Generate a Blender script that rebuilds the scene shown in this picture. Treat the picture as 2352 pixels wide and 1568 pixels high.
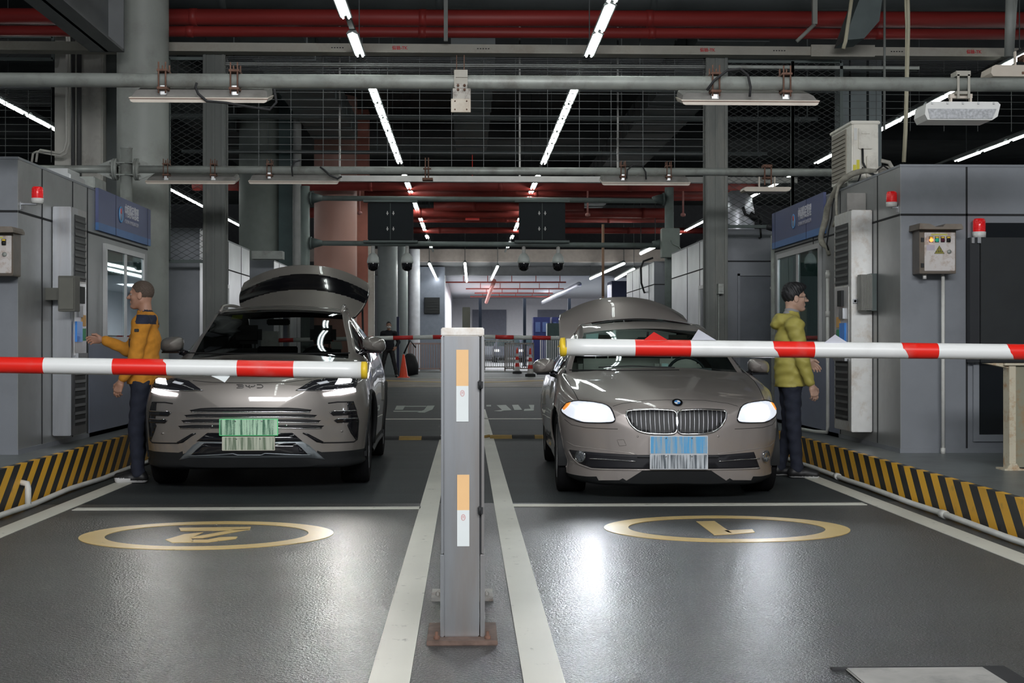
import bpy, bmesh, math, random
import numpy as np
from math import sin, cos, pi, radians, sqrt, atan2
from mathutils import Vector, Matrix
from mathutils.bvhtree import BVHTree
from mathutils.geometry import delaunay_2d_cdt
for _o in list(bpy.data.objects): bpy.data.objects.remove(_o)
random.seed(7)
SC = bpy.context.scene
COL = SC.collection

# ------------------------------------------------------------------ camera
F, CX, CY = 3200.0, 1176.0, 784.0          # focal length and centre in photo pixels (2352 x 1568)
H = 1.22                                    # camera height
YAW, PITCH = radians(1.86), radians(0.107)
cam_d = bpy.data.cameras.new('camera')
cam_d.sensor_width = 36.0
cam_d.lens = 36.0 * F / 2352.0
cam_d.clip_start = 0.1
cam_d.clip_end = 400
cam = bpy.data.objects.new('camera', cam_d)
COL.objects.link(cam)
cam.location = (0, 0, H)
cam.rotation_euler = (pi / 2 + PITCH, 0, -YAW)
SC.camera = cam
# ------------------------------------------------------------------ world, exposure, large lights
w = bpy.data.worlds.new('world'); SC.world = w
w.use_nodes = True
wn = w.node_tree.nodes; wl = w.node_tree.links
bg = wn['Background']
_tc = wn.new('ShaderNodeTexCoord'); _sep = wn.new('ShaderNodeSeparateXYZ'); _rmp = wn.new('ShaderNodeValToRGB')
wl.new(_tc.outputs['Generated'], _sep.inputs[0]); wl.new(_sep.outputs['Y'], _rmp.inputs[0])
_rmp.color_ramp.elements[0].position = 0.0; _rmp.color_ramp.elements[0].color = (0.50, 0.56, 0.64, 1)
_rmp.color_ramp.elements[1].position = 0.6; _rmp.color_ramp.elements[1].color = (0.12, 0.13, 0.14, 1)
wl.new(_rmp.outputs[0], bg.inputs[0])
bg.inputs[1].default_value = 0.22
SC.view_settings.view_transform = 'Standard'
SC.view_settings.look = 'None'
SC.view_settings.exposure = 0.0
SC.view_settings.gamma = 1.0
SC.view_settings.use_curve_mapping = False
TUBE_E = 20.0
def area_light(name, loc, rot, sx, sy, power, col=(1, 1, 1)):
    d = bpy.data.lights.new(name, 'AREA'); d.shape = 'RECTANGLE'; d.size = sx; d.size_y = sy
    d.energy = power; d.color = col
    o = bpy.data.objects.new(name, d); COL.objects.link(o); o.location = loc; o.rotation_euler = rot
    return o
# lamps of the plaza behind the photographer and of the bright hall at the far end
area_light('plaza_light', (0.8, -4.0, 5.8), (radians(46), 0, 0), 9, 1.6, 1450, (0.97, 0.98, 1.0))
area_light('hall_light', (4.5, 76, 4.0), (0, 0, 0), 9, 22, 5500, (0.95, 0.96, 1.0))

_cy, _sy, _cp, _sp = cos(YAW), sin(YAW), cos(PITCH), sin(PITCH)
def ray(px, py):
    a, b = (px - CX) / F, -(py - CY) / F
    # camera axes: right (_cy,-_sy,0); forward (_sy*_cp,_cy*_cp,_sp); up
    fw = Vector((_sy * _cp, _cy * _cp, _sp)); rt = Vector((_cy, -_sy, 0)); up = Vector((-_sy * _sp, -_cy * _sp, _cp))
    return fw + rt * a + up * b
def onY(px, py, Y):
    r = ray(px, py); t = Y / r.y
    return Vector((r.x * t, Y, H + r.z * t))
def onX(px, py, X):
    r = ray(px, py); t = X / r.x
    return Vector((X, r.y * t, H + r.z * t))
def onZ(px, py, Z=0.0):
    r = ray(px, py); t = (Z - H) / r.z
    return Vector((r.x * t, r.y * t, Z))

# ------------------------------------------------------------------ materials
MATS = {}
def nd(m, t, **kw):
    n = m.node_tree.nodes.new(t)
    for k, v in kw.items(): setattr(n, k, v)
    return n
def mat(name, col, rough=0.5, metal=0.0, var=0.08, scale=6.0, bump=0.0, coat=0.0, emit=0.0, ecol=None, spec=0.5, stretch=None, dirt=None, dirt_amt=0.5, dirt_scale=2.0, trans=0.0):
    if name in MATS: return MATS[name]
    m = bpy.data.materials.new(name); m.use_nodes = True
    nt = m.node_tree; b = nt.nodes['Principled BSDF']
    tc = nd(m, 'ShaderNodeTexCoord'); mp = nd(m, 'ShaderNodeMapping')
    nt.links.new(tc.outputs['Object'], mp.inputs[0])
    if stretch: mp.inputs['Scale'].default_value = stretch
    nz = nd(m, 'ShaderNodeTexNoise'); nz.inputs['Scale'].default_value = scale; nz.inputs['Detail'].default_value = 5
    nt.links.new(mp.outputs[0], nz.inputs['Vector'])
    rp = nd(m, 'ShaderNodeValToRGB')
    c = col
    rp.color_ramp.elements[0].position = 0.3; rp.color_ramp.elements[0].color = (c[0]*(1-var), c[1]*(1-var), c[2]*(1-var), 1)
    rp.color_ramp.elements[1].position = 0.7; rp.color_ramp.elements[1].color = (min(1, c[0]*(1+var)), min(1, c[1]*(1+var)), min(1, c[2]*(1+var)), 1)
    nt.links.new(nz.outputs[0], rp.inputs[0])
    out = rp.outputs[0]
    if dirt:
        n2 = nd(m, 'ShaderNodeTexNoise'); n2.inputs['Scale'].default_value = dirt_scale; n2.inputs['Detail'].default_value = 8; n2.inputs['Roughness'].default_value = 0.7
        nt.links.new(mp.outputs[0], n2.inputs['Vector'])
        r2 = nd(m, 'ShaderNodeValToRGB'); r2.color_ramp.elements[0].position = 0.5; r2.color_ramp.elements[1].position = 0.68
        r2.color_ramp.elements[0].color = (0, 0, 0, 1); r2.color_ramp.elements[1].color = (dirt_amt,) * 3 + (1,)
        nt.links.new(n2.outputs[0], r2.inputs[0])
        mx = nd(m, 'ShaderNodeMixRGB'); nt.links.new(r2.outputs[0], mx.inputs[0]); nt.links.new(out, mx.inputs[1]); mx.inputs[2].default_value = (*dirt, 1)
        out = mx.outputs[0]
    nt.links.new(out, b.inputs['Base Color'])
    b.inputs['Roughness'].default_value = rough; b.inputs['Metallic'].default_value = metal
    b.inputs['Specular IOR Level'].default_value = spec
    if coat: b.inputs['Coat Weight'].default_value = coat; b.inputs['Coat Roughness'].default_value = 0.04
    if trans: b.inputs['Transmission Weight'].default_value = trans
    if emit:
        b.inputs['Emission Color'].default_value = (*(ecol or col), 1); b.inputs['Emission Strength'].default_value = emit
    if bump:
        bp = nd(m, 'ShaderNodeBump'); bp.inputs['Strength'].default_value = bump; bp.inputs['Distance'].default_value = 0.01
        n3 = nd(m, 'ShaderNodeTexNoise'); n3.inputs['Scale'].default_value = scale * 8; n3.inputs['Detail'].default_value = 3
        nt.links.new(mp.outputs[0], n3.inputs['Vector'])
        nt.links.new(n3.outputs[0], bp.inputs['Height']); nt.links.new(bp.outputs[0], b.inputs['Normal'])
    MATS[name] = m
    return m
def glass(name, tint, rough=0.02, mixf=0.75, refl=0.12):
    """tinted pane: part clear through its own colour, part mirror"""
    if name in MATS: return MATS[name]
    m = bpy.data.materials.new(name); m.use_nodes = True
    nt = m.node_tree; nt.nodes.clear()
    o = nd(m, 'ShaderNodeOutputMaterial'); t = nd(m, 'ShaderNodeBsdfTransparent'); g = nd(m, 'ShaderNodeBsdfGlossy'); mx = nd(m, 'ShaderNodeMixShader')
    t.inputs[0].default_value = (*tint, 1); g.inputs['Roughness'].default_value = rough; g.inputs[0].default_value = (0.9, 0.95, 1, 1)
    fr = nd(m, 'ShaderNodeLayerWeight')
    pw = nd(m, 'ShaderNodeMath', operation='POWER'); pw.inputs[1].default_value = 4.5; nt.links.new(fr.outputs['Facing'], pw.inputs[0])
    ma = nd(m, 'ShaderNodeMath', operation='MULTIPLY_ADD'); ma.inputs[1].default_value = 0.85; ma.inputs[2].default_value = refl * 0.45
    nt.links.new(pw.outputs[0], ma.inputs[0]); nt.links.new(ma.outputs[0], mx.inputs[0])
    nt.links.new(t.outputs[0], mx.inputs[1]); nt.links.new(g.outputs[0], mx.inputs[2]); nt.links.new(mx.outputs[0], o.inputs[0])
    MATS[name] = m
    return m

# ------------------------------------------------------------------ mesh building
class MB:
    def __init__(s): s.v = []; s.f = []; s.m = []; s.sm = []
    def add(s, vs, fs, mi=0, smooth=False):
        n = len(s.v); s.v += [tuple(v) for v in vs]; s.f += [tuple(i + n for i in f) for f in fs]
        s.m += [mi] * len(fs); s.sm += [smooth] * len(fs); return s
    def box(s, x0, x1, y0, y1, z0, z1, mi=0, bev=0.0):
        if x0 > x1: x0, x1 = x1, x0
        if y0 > y1: y0, y1 = y1, y0
        if z0 > z1: z0, z1 = z1, z0
        if bev <= 0:
            vs = [(x, y, z) for x in (x0, x1) for y in (y0, y1) for z in (z0, z1)]
            return s.add(vs, [(0,1,3,2),(4,6,7,5),(0,4,5,1),(2,3,7,6),(0,2,6,4),(1,5,7,3)], mi)
        b = min(bev, (x1-x0)/2.01, (y1-y0)/2.01, (z1-z0)/2.01)
        bm = bmesh.new()
        r = bmesh.ops.create_cube(bm, size=1)
        for v in bm.verts: v.co = Vector(((x0+x1)/2 + v.co.x*(x1-x0), (y0+y1)/2 + v.co.y*(y1-y0), (z0+z1)/2 + v.co.z*(z1-z0)))
        bmesh.ops.bevel(bm, geom=bm.edges[:], offset=b, segments=2, affect='EDGES')
        bm.verts.index_update()
        s.add([v.co[:] for v in bm.verts], [[v.index for v in f.verts] for f in bm.faces], mi); bm.free(); return s
    def obox(s, c, ax, ay, az, mi=0):
        c = Vector(c); ax = Vector(ax); ay = Vector(ay); az = Vector(az)
        vs = [c + ax*i + ay*j + az*k for i in (-1,1) for j in (-1,1) for k in (-1,1)]
        return s.add(vs, [(0,1,3,2),(4,6,7,5),(0,4,5,1),(2,3,7,6),(0,2,6,4),(1,5,7,3)], mi)
    def quad(s, a, b, c, d, mi=0): return s.add([a, b, c, d], [(0,1,2,3)], mi)
    def tube(s, path, r, n=8, mi=0, cap=True, rs=None, closed=False):
        P = [Vector(p) for p in path]; m = len(P); vs = []; fs = []
        prev = None
        for i, p in enumerate(P):
            if closed: t = P[(i+1) % m] - P[i-1]
            else: t = P[min(i+1, m-1)] - P[max(i-1, 0)]
            if t.length < 1e-9: t = Vector((0,0,1))
            t.normalize()
            if prev is None:
                a = Vector((0,0,1)) if abs(t.z) < 0.9 else Vector((1,0,0))
                u = t.cross(a).normalized()
            else:
                u = (prev - t * prev.dot(t))
                u = u.normalized() if u.length > 1e-6 else t.orthogonal().normalized()
            prev = u; w_ = t.cross(u)
            rr = rs[i] if rs else r
            vs += [p + (u*cos(2*pi*k/n) + w_*sin(2*pi*k/n))*rr for k in range(n)]
        for i in range(m if closed else m-1):
            for k in range(n):
                a, b = i*n+k, i*n+(k+1) % n
                c, d = ((i+1) % m)*n+(k+1) % n, ((i+1) % m)*n+k
                fs.append((a, b, c, d))
        if cap and not closed: fs += [tuple(range(n))[::-1], tuple((m-1)*n+k for k in range(n))]
        return s.add(vs, fs, mi, n > 5)
    def cyl(s, a, b, r, n=20, mi=0, r2=None): return s.tube([a, b], r, n, mi, True, [r, r if r2 is None else r2])
    def prism(s, poly, a, b, axis='y', mi=0):
        """poly: 2-D outline in the two other axes, extruded from a to b"""
        def p3(u, v, t): return {'x': (t, u, v), 'y': (u, t, v), 'z': (u, v, t)}[axis]
        n = len(poly)
        vs = [p3(u, v, a) for u, v in poly] + [p3(u, v, b) for u, v in poly]
        fs = [tuple(range(n)), tuple(range(2*n-1, n-1, -1))] + [(i, (i+1) % n, n+(i+1) % n, n+i) for i in range(n)]
        return s.add(vs, fs, mi)
    def lathe(s, prof, c=(0,0,0), axis='z', n=28, mi=0):
        vs = []; fs = []
        for r, h in prof:
            for k in range(n):
                a = 2*pi*k/n; u, v = r*cos(a), r*sin(a)
                p = {'z': (u, v, h), 'y': (u, h, v), 'x': (h, u, v)}[axis]
                vs.append((c[0]+p[0], c[1]+p[1], c[2]+p[2]))
        for i in range(len(prof)-1):
            for k in range(n): fs.append((i*n+k, i*n+(k+1) % n, (i+1)*n+(k+1) % n, (i+1)*n+k))
        return s.add(vs, fs, mi, True)
    def build(s, name, mats, parent=None, tagd=None, recalc=True):
        me = bpy.data.meshes.new(name)
        base = Vector((0,0,0)) if parent is None else Vector(parent.get('_o', (0,0,0)))
        me.from_pydata([(v[0]-base.x, v[1]-base.y, v[2]-base.z) for v in s.v], [], s.f)
        if not isinstance(mats, (list, tuple)): mats = [mats]
        for m in mats: me.materials.append(m)
        me.polygons.foreach_set('material_index', s.m); me.polygons.foreach_set('use_smooth', s.sm)
        if recalc:
            bm = bmesh.new(); bm.from_mesh(me); bmesh.ops.recalc_face_normals(bm, faces=bm.faces); bm.to_mesh(me); bm.free()
        me.update()
        o = bpy.data.objects.new(name, me); COL.objects.link(o)
        if parent is not None: o.parent = parent
        return o
ORIG = []
def thing(name, loc, label, cat, group=None, rotz=0.0, local=False):
    """Empty at a thing's base; parts are given in world coordinates (or local ones when local=True)"""
    o = bpy.data.objects.new(name, None); COL.objects.link(o)
    o.location = loc; o.rotation_euler = (0, 0, rotz); o.empty_display_size = 0.1
    o['label'] = label; o['category'] = cat
    if group: o['group'] = group
    o['_o'] = [0.0, 0.0, 0.0] if local else [float(c) for c in loc]
    ORIG.append(o)
    return o
def tag(o, label, cat, group=None, kind=None):
    o['label'] = label; o['category'] = cat
    if group: o['group'] = group
    if kind: o['kind'] = kind
    return o
def struct(o): o['kind'] = 'structure'; return o
def sub(parent_mesh):
    """let a mesh part carry sub-parts given in the same coordinates"""
    parent_mesh['_o'] = list(parent_mesh.parent.get('_o', (0,0,0))); ORIG.append(parent_mesh); return parent_mesh
def copy_tree(o, parent=None):
    c = o.copy(); COL.objects.link(c); c.parent = parent
    for ch in list(o.children): copy_tree(ch, c)
    return c
def text_mesh(name, s, size, mat_, parent, origin, xdir, ydir, extr=0.003, bold=0.0, align='CENTER', sx=1.0):
    """lettering as a mesh: text plane spanned by xdir, ydir at origin (world)"""
    c = bpy.data.curves.new(name, 'FONT'); c.body = s; c.size = size; c.align_x = align; c.align_y = 'CENTER'
    c.extrude = extr; c.offset = bold; c.resolution_u = 3
    t = bpy.data.objects.new(name, c); COL.objects.link(t)
    dg = bpy.context.evaluated_depsgraph_get()
    me = bpy.data.meshes.new_from_object(t.evaluated_get(dg))
    bpy.data.objects.remove(t)
    X = Vector(xdir).normalized(); Y = Vector(ydir).normalized(); Z = X.cross(Y)
    base = Vector(parent.get('_o', (0,0,0))) if parent is not None else Vector((0,0,0))
    O = Vector(origin) - base
    for v in me.vertices: v.co = O + X*v.co.x*sx + Y*v.co.y + Z*v.co.z
    me.materials.clear(); me.materials.append(mat_)
    o = bpy.data.objects.new(name, me); COL.objects.link(o)
    if parent is not None: o.parent = parent
    return o
# ================================================================== PALETTE
M_conc = mat('dark_concrete', (0.055, 0.06, 0.06), 0.85, var=0.25, scale=1.5)
M_island = mat('island_paint', (0.15, 0.165, 0.165), 0.38, var=0.15, scale=2.5, dirt=(0.08,0.08,0.075), dirt_amt=0.6)
M_panel = mat('grey_clad_panel', (0.235, 0.25, 0.275), 0.42, 0.15, var=0.05, scale=3, dirt=(0.13,0.14,0.15), dirt_amt=0.35, dirt_scale=0.9)
M_panel2 = mat('pale_clad_panel', (0.30, 0.31, 0.31), 0.38, 0.35, var=0.06, scale=3, dirt=(0.16,0.16,0.15), dirt_amt=0.4, dirt_scale=0.9)
M_panelb = mat('blue_grey_panel', (0.20, 0.225, 0.31), 0.45, 0.05, var=0.06, scale=3)
M_groove = mat('dark_groove', (0.015, 0.016, 0.018), 0.8)
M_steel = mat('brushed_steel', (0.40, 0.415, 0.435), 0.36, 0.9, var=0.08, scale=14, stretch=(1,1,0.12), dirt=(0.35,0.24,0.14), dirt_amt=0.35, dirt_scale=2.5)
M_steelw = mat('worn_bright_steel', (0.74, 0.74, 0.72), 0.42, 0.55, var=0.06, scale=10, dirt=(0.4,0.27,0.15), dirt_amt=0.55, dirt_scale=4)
M_galv = mat('galvanised_pipe', (0.34, 0.36, 0.335), 0.5, 0.25, var=0.12, scale=8, dirt=(0.16,0.15,0.13), dirt_amt=0.6, dirt_scale=5)
M_green = mat('green_grey_steel', (0.19, 0.225, 0.215), 0.5, 0.1, var=0.1, scale=3, dirt=(0.1,0.1,0.09), dirt_amt=0.5)
M_greend = mat('dark_green_steel', (0.10, 0.125, 0.12), 0.55, 0.1, var=0.12, scale=3)
M_cream = mat('cream_paint', (0.72, 0.70, 0.64), 0.55, var=0.06, scale=4, dirt=(0.25,0.22,0.18), dirt_amt=0.5)
M_creamd = mat('cream_tray', (0.38, 0.36, 0.31), 0.55, var=0.08, scale=4, dirt=(0.2,0.15,0.1), dirt_amt=0.5)
M_red = mat('red_pipe_paint', (0.31, 0.032, 0.028), 0.5, var=0.25, scale=1.2, stretch=(0.4,1,6))
M_redd = mat('red_duct_paint', (0.36, 0.05, 0.04), 0.55, var=0.25, scale=2)
M_dduct = mat('dull_duct', (0.075, 0.085, 0.085), 0.6, 0.1, var=0.25, scale=1.2)
M_rust = mat('rusty_clamp', (0.16, 0.085, 0.06), 0.85, 0.2, var=0.3, scale=30)
M_black = mat('matt_black', (0.012, 0.013, 0.015), 0.6)
M_rubber = mat('black_rubber', (0.02, 0.02, 0.022), 0.75, var=0.2)
M_white = mat('white_plastic', (0.72, 0.72, 0.70), 0.4, var=0.04, dirt=(0.4,0.36,0.3), dirt_amt=0.4)
M_wconduit = mat('white_conduit', (0.66, 0.66, 0.63), 0.45, var=0.06, dirt=(0.4,0.38,0.33), dirt_amt=0.5)
M_pane = mat('dark_window_glass', (0.02, 0.03, 0.032), 0.04, 0.0, var=0.3, scale=2, spec=0.9)
M_winglass = glass('booth_window_glass', (0.62,0.74,0.72))
M_curt = mat('pale_green_curtain', (0.20,0.25,0.235), 0.7, var=0.25, scale=30, stretch=(1,6,0.2))
M_frame = mat('window_aluminium', (0.55, 0.56, 0.56), 0.35, 0.5, var=0.04)
M_slatd = mat('louver_slat_dark', (0.03, 0.032, 0.033), 0.45, 0.4)
M_louver = mat('dark_louver', (0.03, 0.032, 0.034), 0.5, 0.3)
M_blue = mat('sign_blue', (0.085, 0.105, 0.235), 0.45, var=0.05, scale=2)
M_blueb = mat('sign_light_blue', (0.07, 0.19, 0.46), 0.45, var=0.05)
M_redl = mat('beacon_red', (0.75, 0.01, 0.012), 0.15, var=0.03, emit=0.15, coat=0.5)
M_tube = mat('tube_light', (1, 1, 1), 0.4, emit=TUBE_E, ecol=(0.95, 1.0, 0.96))
M_ledoff = mat('lamp_rim_cream', (0.62, 0.55, 0.47), 0.5, var=0.06, dirt=(0.35,0.3,0.25), dirt_amt=0.4)
M_housing = mat('lamp_housing_grey', (0.27, 0.26, 0.245), 0.6, 0.1, var=0.12, scale=10, dirt=(0.09,0.08,0.07), dirt_amt=0.5)
M_yel = mat('yellow_plastic', (0.80, 0.55, 0.03), 0.45, var=0.06)
M_navy = mat('navy_panel', (0.014, 0.02, 0.07), 0.5)

def paint_on_floor(name, col, wear=0.55):
    m = bpy.data.materials.new(name); m.use_nodes = True
    nt = m.node_tree; b = nt.nodes['Principled BSDF']
    tc = nd(m, 'ShaderNodeTexCoord')
    n1 = nd(m, 'ShaderNodeTexNoise'); n1.inputs['Scale'].default_value = 9; n1.inputs['Detail'].default_value = 10; n1.inputs['Roughness'].default_value = 0.75
    n2 = nd(m, 'ShaderNodeTexNoise'); n2.inputs['Scale'].default_value = 1.3; n2.inputs['Detail'].default_value = 4
    r1 = nd(m, 'ShaderNodeValToRGB'); r1.color_ramp.elements[0].position = 0.60; r1.color_ramp.elements[1].position = 0.68
    r1.color_ramp.elements[0].color = (*col, 1); r1.color_ramp.elements[1].color = (col[0]*0.35, col[1]*0.35, col[2]*0.35, 1)
    mx = nd(m, 'ShaderNodeMixRGB'); mx.blend_type = 'MULTIPLY'; mx.inputs[0].default_value = wear
    nt.links.new(tc.outputs['Object'], n1.inputs['Vector']); nt.links.new(tc.outputs['Object'], n2.inputs['Vector'])
    nt.links.new(n1.outputs[0], r1.inputs[0]); nt.links.new(r1.outputs[0], mx.inputs[1]); nt.links.new(n2.outputs[0], mx.inputs[2])
    g = nd(m, 'ShaderNodeMixRGB'); g.blend_type = 'MIX'; g.inputs[0].default_value = 0.0
    nt.links.new(mx.outputs[0], b.inputs['Base Color']); b.inputs['Roughness'].default_value = 0.5
    return m
M_lwhite = paint_on_floor('worn_white_line', (0.80, 0.79, 0.70), 0.3)
M_lyel = paint_on_floor('worn_yellow_ring', (0.78, 0.55, 0.20), 0.35)
M_lgrn = paint_on_floor('pale_green_lettering', (0.36, 0.44, 0.38))

# ------------------------------------------------------------------ floor
def floor_material(name='worn_asphalt_floor', c0=(0.036, 0.038, 0.040), c1=(0.066, 0.068, 0.067), r0=0.26, r1=0.40, sp=0.55, bump=1.0, grit=0.85):
    m = bpy.data.materials.new(name); m.use_nodes = True
    nt = m.node_tree; b = nt.nodes['Principled BSDF']; L = nt.links
    tc = nd(m, 'ShaderNodeTexCoord')
    def noise(sc, det=6, ro=0.6, mapsc=None):
        n = nd(m, 'ShaderNodeTexNoise'); n.inputs['Scale'].default_value = sc; n.inputs['Detail'].default_value = det; n.inputs['Roughness'].default_value = ro
        if mapsc:
            mp = nd(m, 'ShaderNodeMapping'); mp.inputs['Scale'].default_value = mapsc; L.new(tc.outputs['Object'], mp.inputs[0]); L.new(mp.outputs[0], n.inputs['Vector'])
        else: L.new(tc.outputs['Object'], n.inputs['Vector'])
        return n
    big = noise(0.5, 5, 0.6); fine = noise(75, 3, 0.7); streak = noise(1.0, 6, 0.6, (0.25, 2.2, 1))
    rp = nd(m, 'ShaderNodeValToRGB'); rp.color_ramp.elements[0].position = 0.35; rp.color_ramp.elements[1].position = 0.7
    rp.color_ramp.elements[0].color = (*c0, 1); rp.color_ramp.elements[1].color = (*c1, 1)
    L.new(big.outputs[0], rp.inputs[0])
    m1 = nd(m, 'ShaderNodeMixRGB'); m1.blend_type = 'OVERLAY'; m1.inputs[0].default_value = 0.8
    L.new(rp.outputs[0], m1.inputs[1]); L.new(fine.outputs[0], m1.inputs[2])
    m2 = nd(m, 'ShaderNodeMixRGB'); m2.blend_type = 'OVERLAY'; m2.inputs[0].default_value = 0.5
    L.new(m1.outputs[0], m2.inputs[1]); L.new(streak.outputs[0], m2.inputs[2])
    # speckle of pale grit
    vo = nd(m, 'ShaderNodeTexVoronoi'); vo.inputs['Scale'].default_value = 85; L.new(tc.outputs['Object'], vo.inputs['Vector'])
    r3 = nd(m, 'ShaderNodeValToRGB'); r3.color_ramp.elements[0].position = 0.05; r3.color_ramp.elements[0].color = (1,1,1,1); r3.color_ramp.elements[1].position = 0.36; r3.color_ramp.elements[1].color = (0,0,0,1)
    L.new(vo.outputs['Distance'], r3.inputs[0])
    m3 = nd(m, 'ShaderNodeMixRGB'); m3.inputs[2].default_value = (0.21, 0.21, 0.20, 1)
    mm = nd(m, 'ShaderNodeMath', operation='MULTIPLY'); mm.inputs[1].default_value = grit; L.new(r3.outputs[0], mm.inputs[0]); L.new(mm.outputs[0], m3.inputs[0]); L.new(m2.outputs[0], m3.inputs[1])
    L.new(m3.outputs[0], b.inputs['Base Color'])
    rr = nd(m, 'ShaderNodeMapRange'); rr.inputs['To Min'].default_value = r0; rr.inputs['To Max'].default_value = r1; L.new(big.outputs[0], rr.inputs['Value'])
    L.new(rr.outputs[0], b.inputs['Roughness'])
    b.inputs['Specular IOR Level'].default_value = sp
    bp = nd(m, 'ShaderNodeBump'); bp.inputs['Strength'].default_value = bump; bp.inputs['Distance'].default_value = 0.026
    f2 = noise(74, 3, 0.65); L.new(f2.outputs[0], bp.inputs['Height']); L.new(bp.outputs[0], b.inputs['Normal'])
    return m
M_floor = floor_material()
M_floor2 = floor_material('dark_far_floor', (0.030, 0.036, 0.038), (0.048, 0.055, 0.057), 0.50, 0.62, 0.22, 0.35, 0.2)  # darker, less glossy floor beyond the stop line
def floor_z(y):
    if y < 39: return 0.0
    if y < 43: return 0.16 * (y-39) / 4
    return 0.16
b = MB()
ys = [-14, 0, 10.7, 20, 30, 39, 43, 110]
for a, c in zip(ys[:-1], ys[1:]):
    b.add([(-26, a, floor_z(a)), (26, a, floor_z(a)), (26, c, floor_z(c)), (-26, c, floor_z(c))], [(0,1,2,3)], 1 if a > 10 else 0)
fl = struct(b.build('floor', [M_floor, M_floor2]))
# ceiling slab with cross beams
b = MB(); b.box(-26, 26, -14, 62, 7.4, 7.7)
for y in (2, 11, 27, 37, 47): b.box(-26, 26, y, y+0.6, 6.7, 7.4)
struct(b.build('ceiling', M_conc))

# ------------------------------------------------------------------ raised islands with hazard stripes
def stripe_mat():
    m = bpy.data.materials.new('hazard_stripes'); m.use_nodes = True
    nt = m.node_tree; b = nt.nodes['Principled BSDF']; L = nt.links
    tc = nd(m, 'ShaderNodeTexCoord'); sp = nd(m, 'ShaderNodeSeparateXYZ'); L.new(tc.outputs['Object'], sp.inputs[0])
    a = nd(m, 'ShaderNodeMath', operation='MULTIPLY_ADD'); a.inputs[1].default_value = -1.27; L.new(sp.outputs['Z'], a.inputs[0]); L.new(sp.outputs['Y'], a.inputs[2])
    s = nd(m, 'ShaderNodeMath', operation='MULTIPLY'); s.inputs[1].default_value = 1/0.31; L.new(a.outputs[0], s.inputs[0])
    fr = nd(m, 'ShaderNodeMath', operation='FRACT'); L.new(s.outputs[0], fr.inputs[0])
    gt = nd(m, 'ShaderNodeMath', operation='GREATER_THAN'); gt.inputs[1].default_value = 0.5; L.new(fr.outputs[0], gt.inputs[0])
    mx = nd(m, 'ShaderNodeMixRGB'); mx.inputs[1].default_value = (0.022, 0.023, 0.024, 1); mx.inputs[2].default_value = (0.86, 0.46, 0.035, 1)
    L.new(gt.outputs[0], mx.inputs[0])
    n = nd(m, 'ShaderNodeTexNoise'); n.inputs['Scale'].default_value = 6; n.inputs['Detail'].default_value = 8; L.new(tc.outputs['Object'], n.inputs['Vector'])
    r = nd(m, 'ShaderNodeValToRGB'); r.color_ramp.elements[0].position = 0.62; r.color_ramp.elements[1].position = 0.72; r.color_ramp.elements[0].color = (0,0,0,1); r.color_ramp.elements[1].color = (0.4,0.4,0.4,1)
    L.new(n.outputs[0], r.inputs[0])
    m2 = nd(m, 'ShaderNodeMixRGB'); m2.inputs[2].default_value = (0.1, 0.09, 0.08, 1); L.new(r.outputs[0], m2.inputs[0]); L.new(mx.outputs[0], m2.inputs[1])
    L.new(m2.outputs[0], b.inputs['Base Color']); b.inputs['Roughness'].default_value = 0.5
    return m
M_stripe = stripe_mat()
def stripe_mat_r():
    m = M_stripe.copy(); m.name = 'hazard_stripes_upright'
    for n in m.node_tree.nodes:
        if n.type == 'MATH' and n.operation == 'MULTIPLY_ADD': n.inputs[1].default_value = -0.87
        if n.type == 'MATH' and n.operation == 'MULTIPLY': n.inputs[1].default_value = 1/0.315
    return m
M_stripe_r = stripe_mat_r()
LZ, RZ = 0.33, 0.27
LKX, RKX = -3.30, 3.40
def island(side, kx, z, smat, label):
    t = thing('raised_island', (kx*1.3, 8, 0), label, 'kerb island')
    y0, y1 = (6.0 if side < 0 else 5.0), 36.0
    b = MB(); b.box(kx + side*0.05, side*9.0, y0, y1, 0.0, z); b.build('island_slab', M_island, t)
    b = MB(); b.box(kx, kx + side*0.05, y0, y1, 0.0, z + 0.001); b.build('kerb_face', smat, t)['label'] = 'black and yellow striped kerb face'
    return t
island(-1, LKX, LZ, M_stripe, 'grey raised booth island with black and yellow hazard kerb, left of the orange jacket man')
island(1, RKX, RZ, M_stripe_r, 'grey raised booth island with black and yellow hazard kerb, right of the sedan')
# service pipes at the kerb feet
b = MB(); pts = [(-3.24, 5.5+i*0.5, 0.03 + 0.006*sin(i*1.7)) for i in range(30)]
b.tube([(p[0] + 0.012*sin(i*0.9), p[1], p[2]) for i, p in enumerate(pts)], 0.022, 8)
q = onZ(36, 1160, 0.03); b.tube([(-3.24, q.y, 0.03), (-3.24, q.y, 0.15), (-3.25, q.y+0.02, 0.185), (-3.31, q.y+0.03, 0.195)], 0.024, 8)
tag(b.build('conduit_pipe', M_wconduit), 'thin white pipe with an upturned stub along the foot of the left striped kerb', 'pipe')
b = MB(); b.tube([(3.335, 5.5+i*0.6, 0.03 + 0.004*sin(i*2.1)) for i in range(18)], 0.022, 8)
for y in (9.6, 12.4): b.cyl((3.335, y, 0.03), (3.335, y+0.09, 0.03), 0.03)
tag(b.build('conduit_pipe', M_wconduit), 'thin white pipe along the foot of the right striped kerb', 'pipe')

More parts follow.
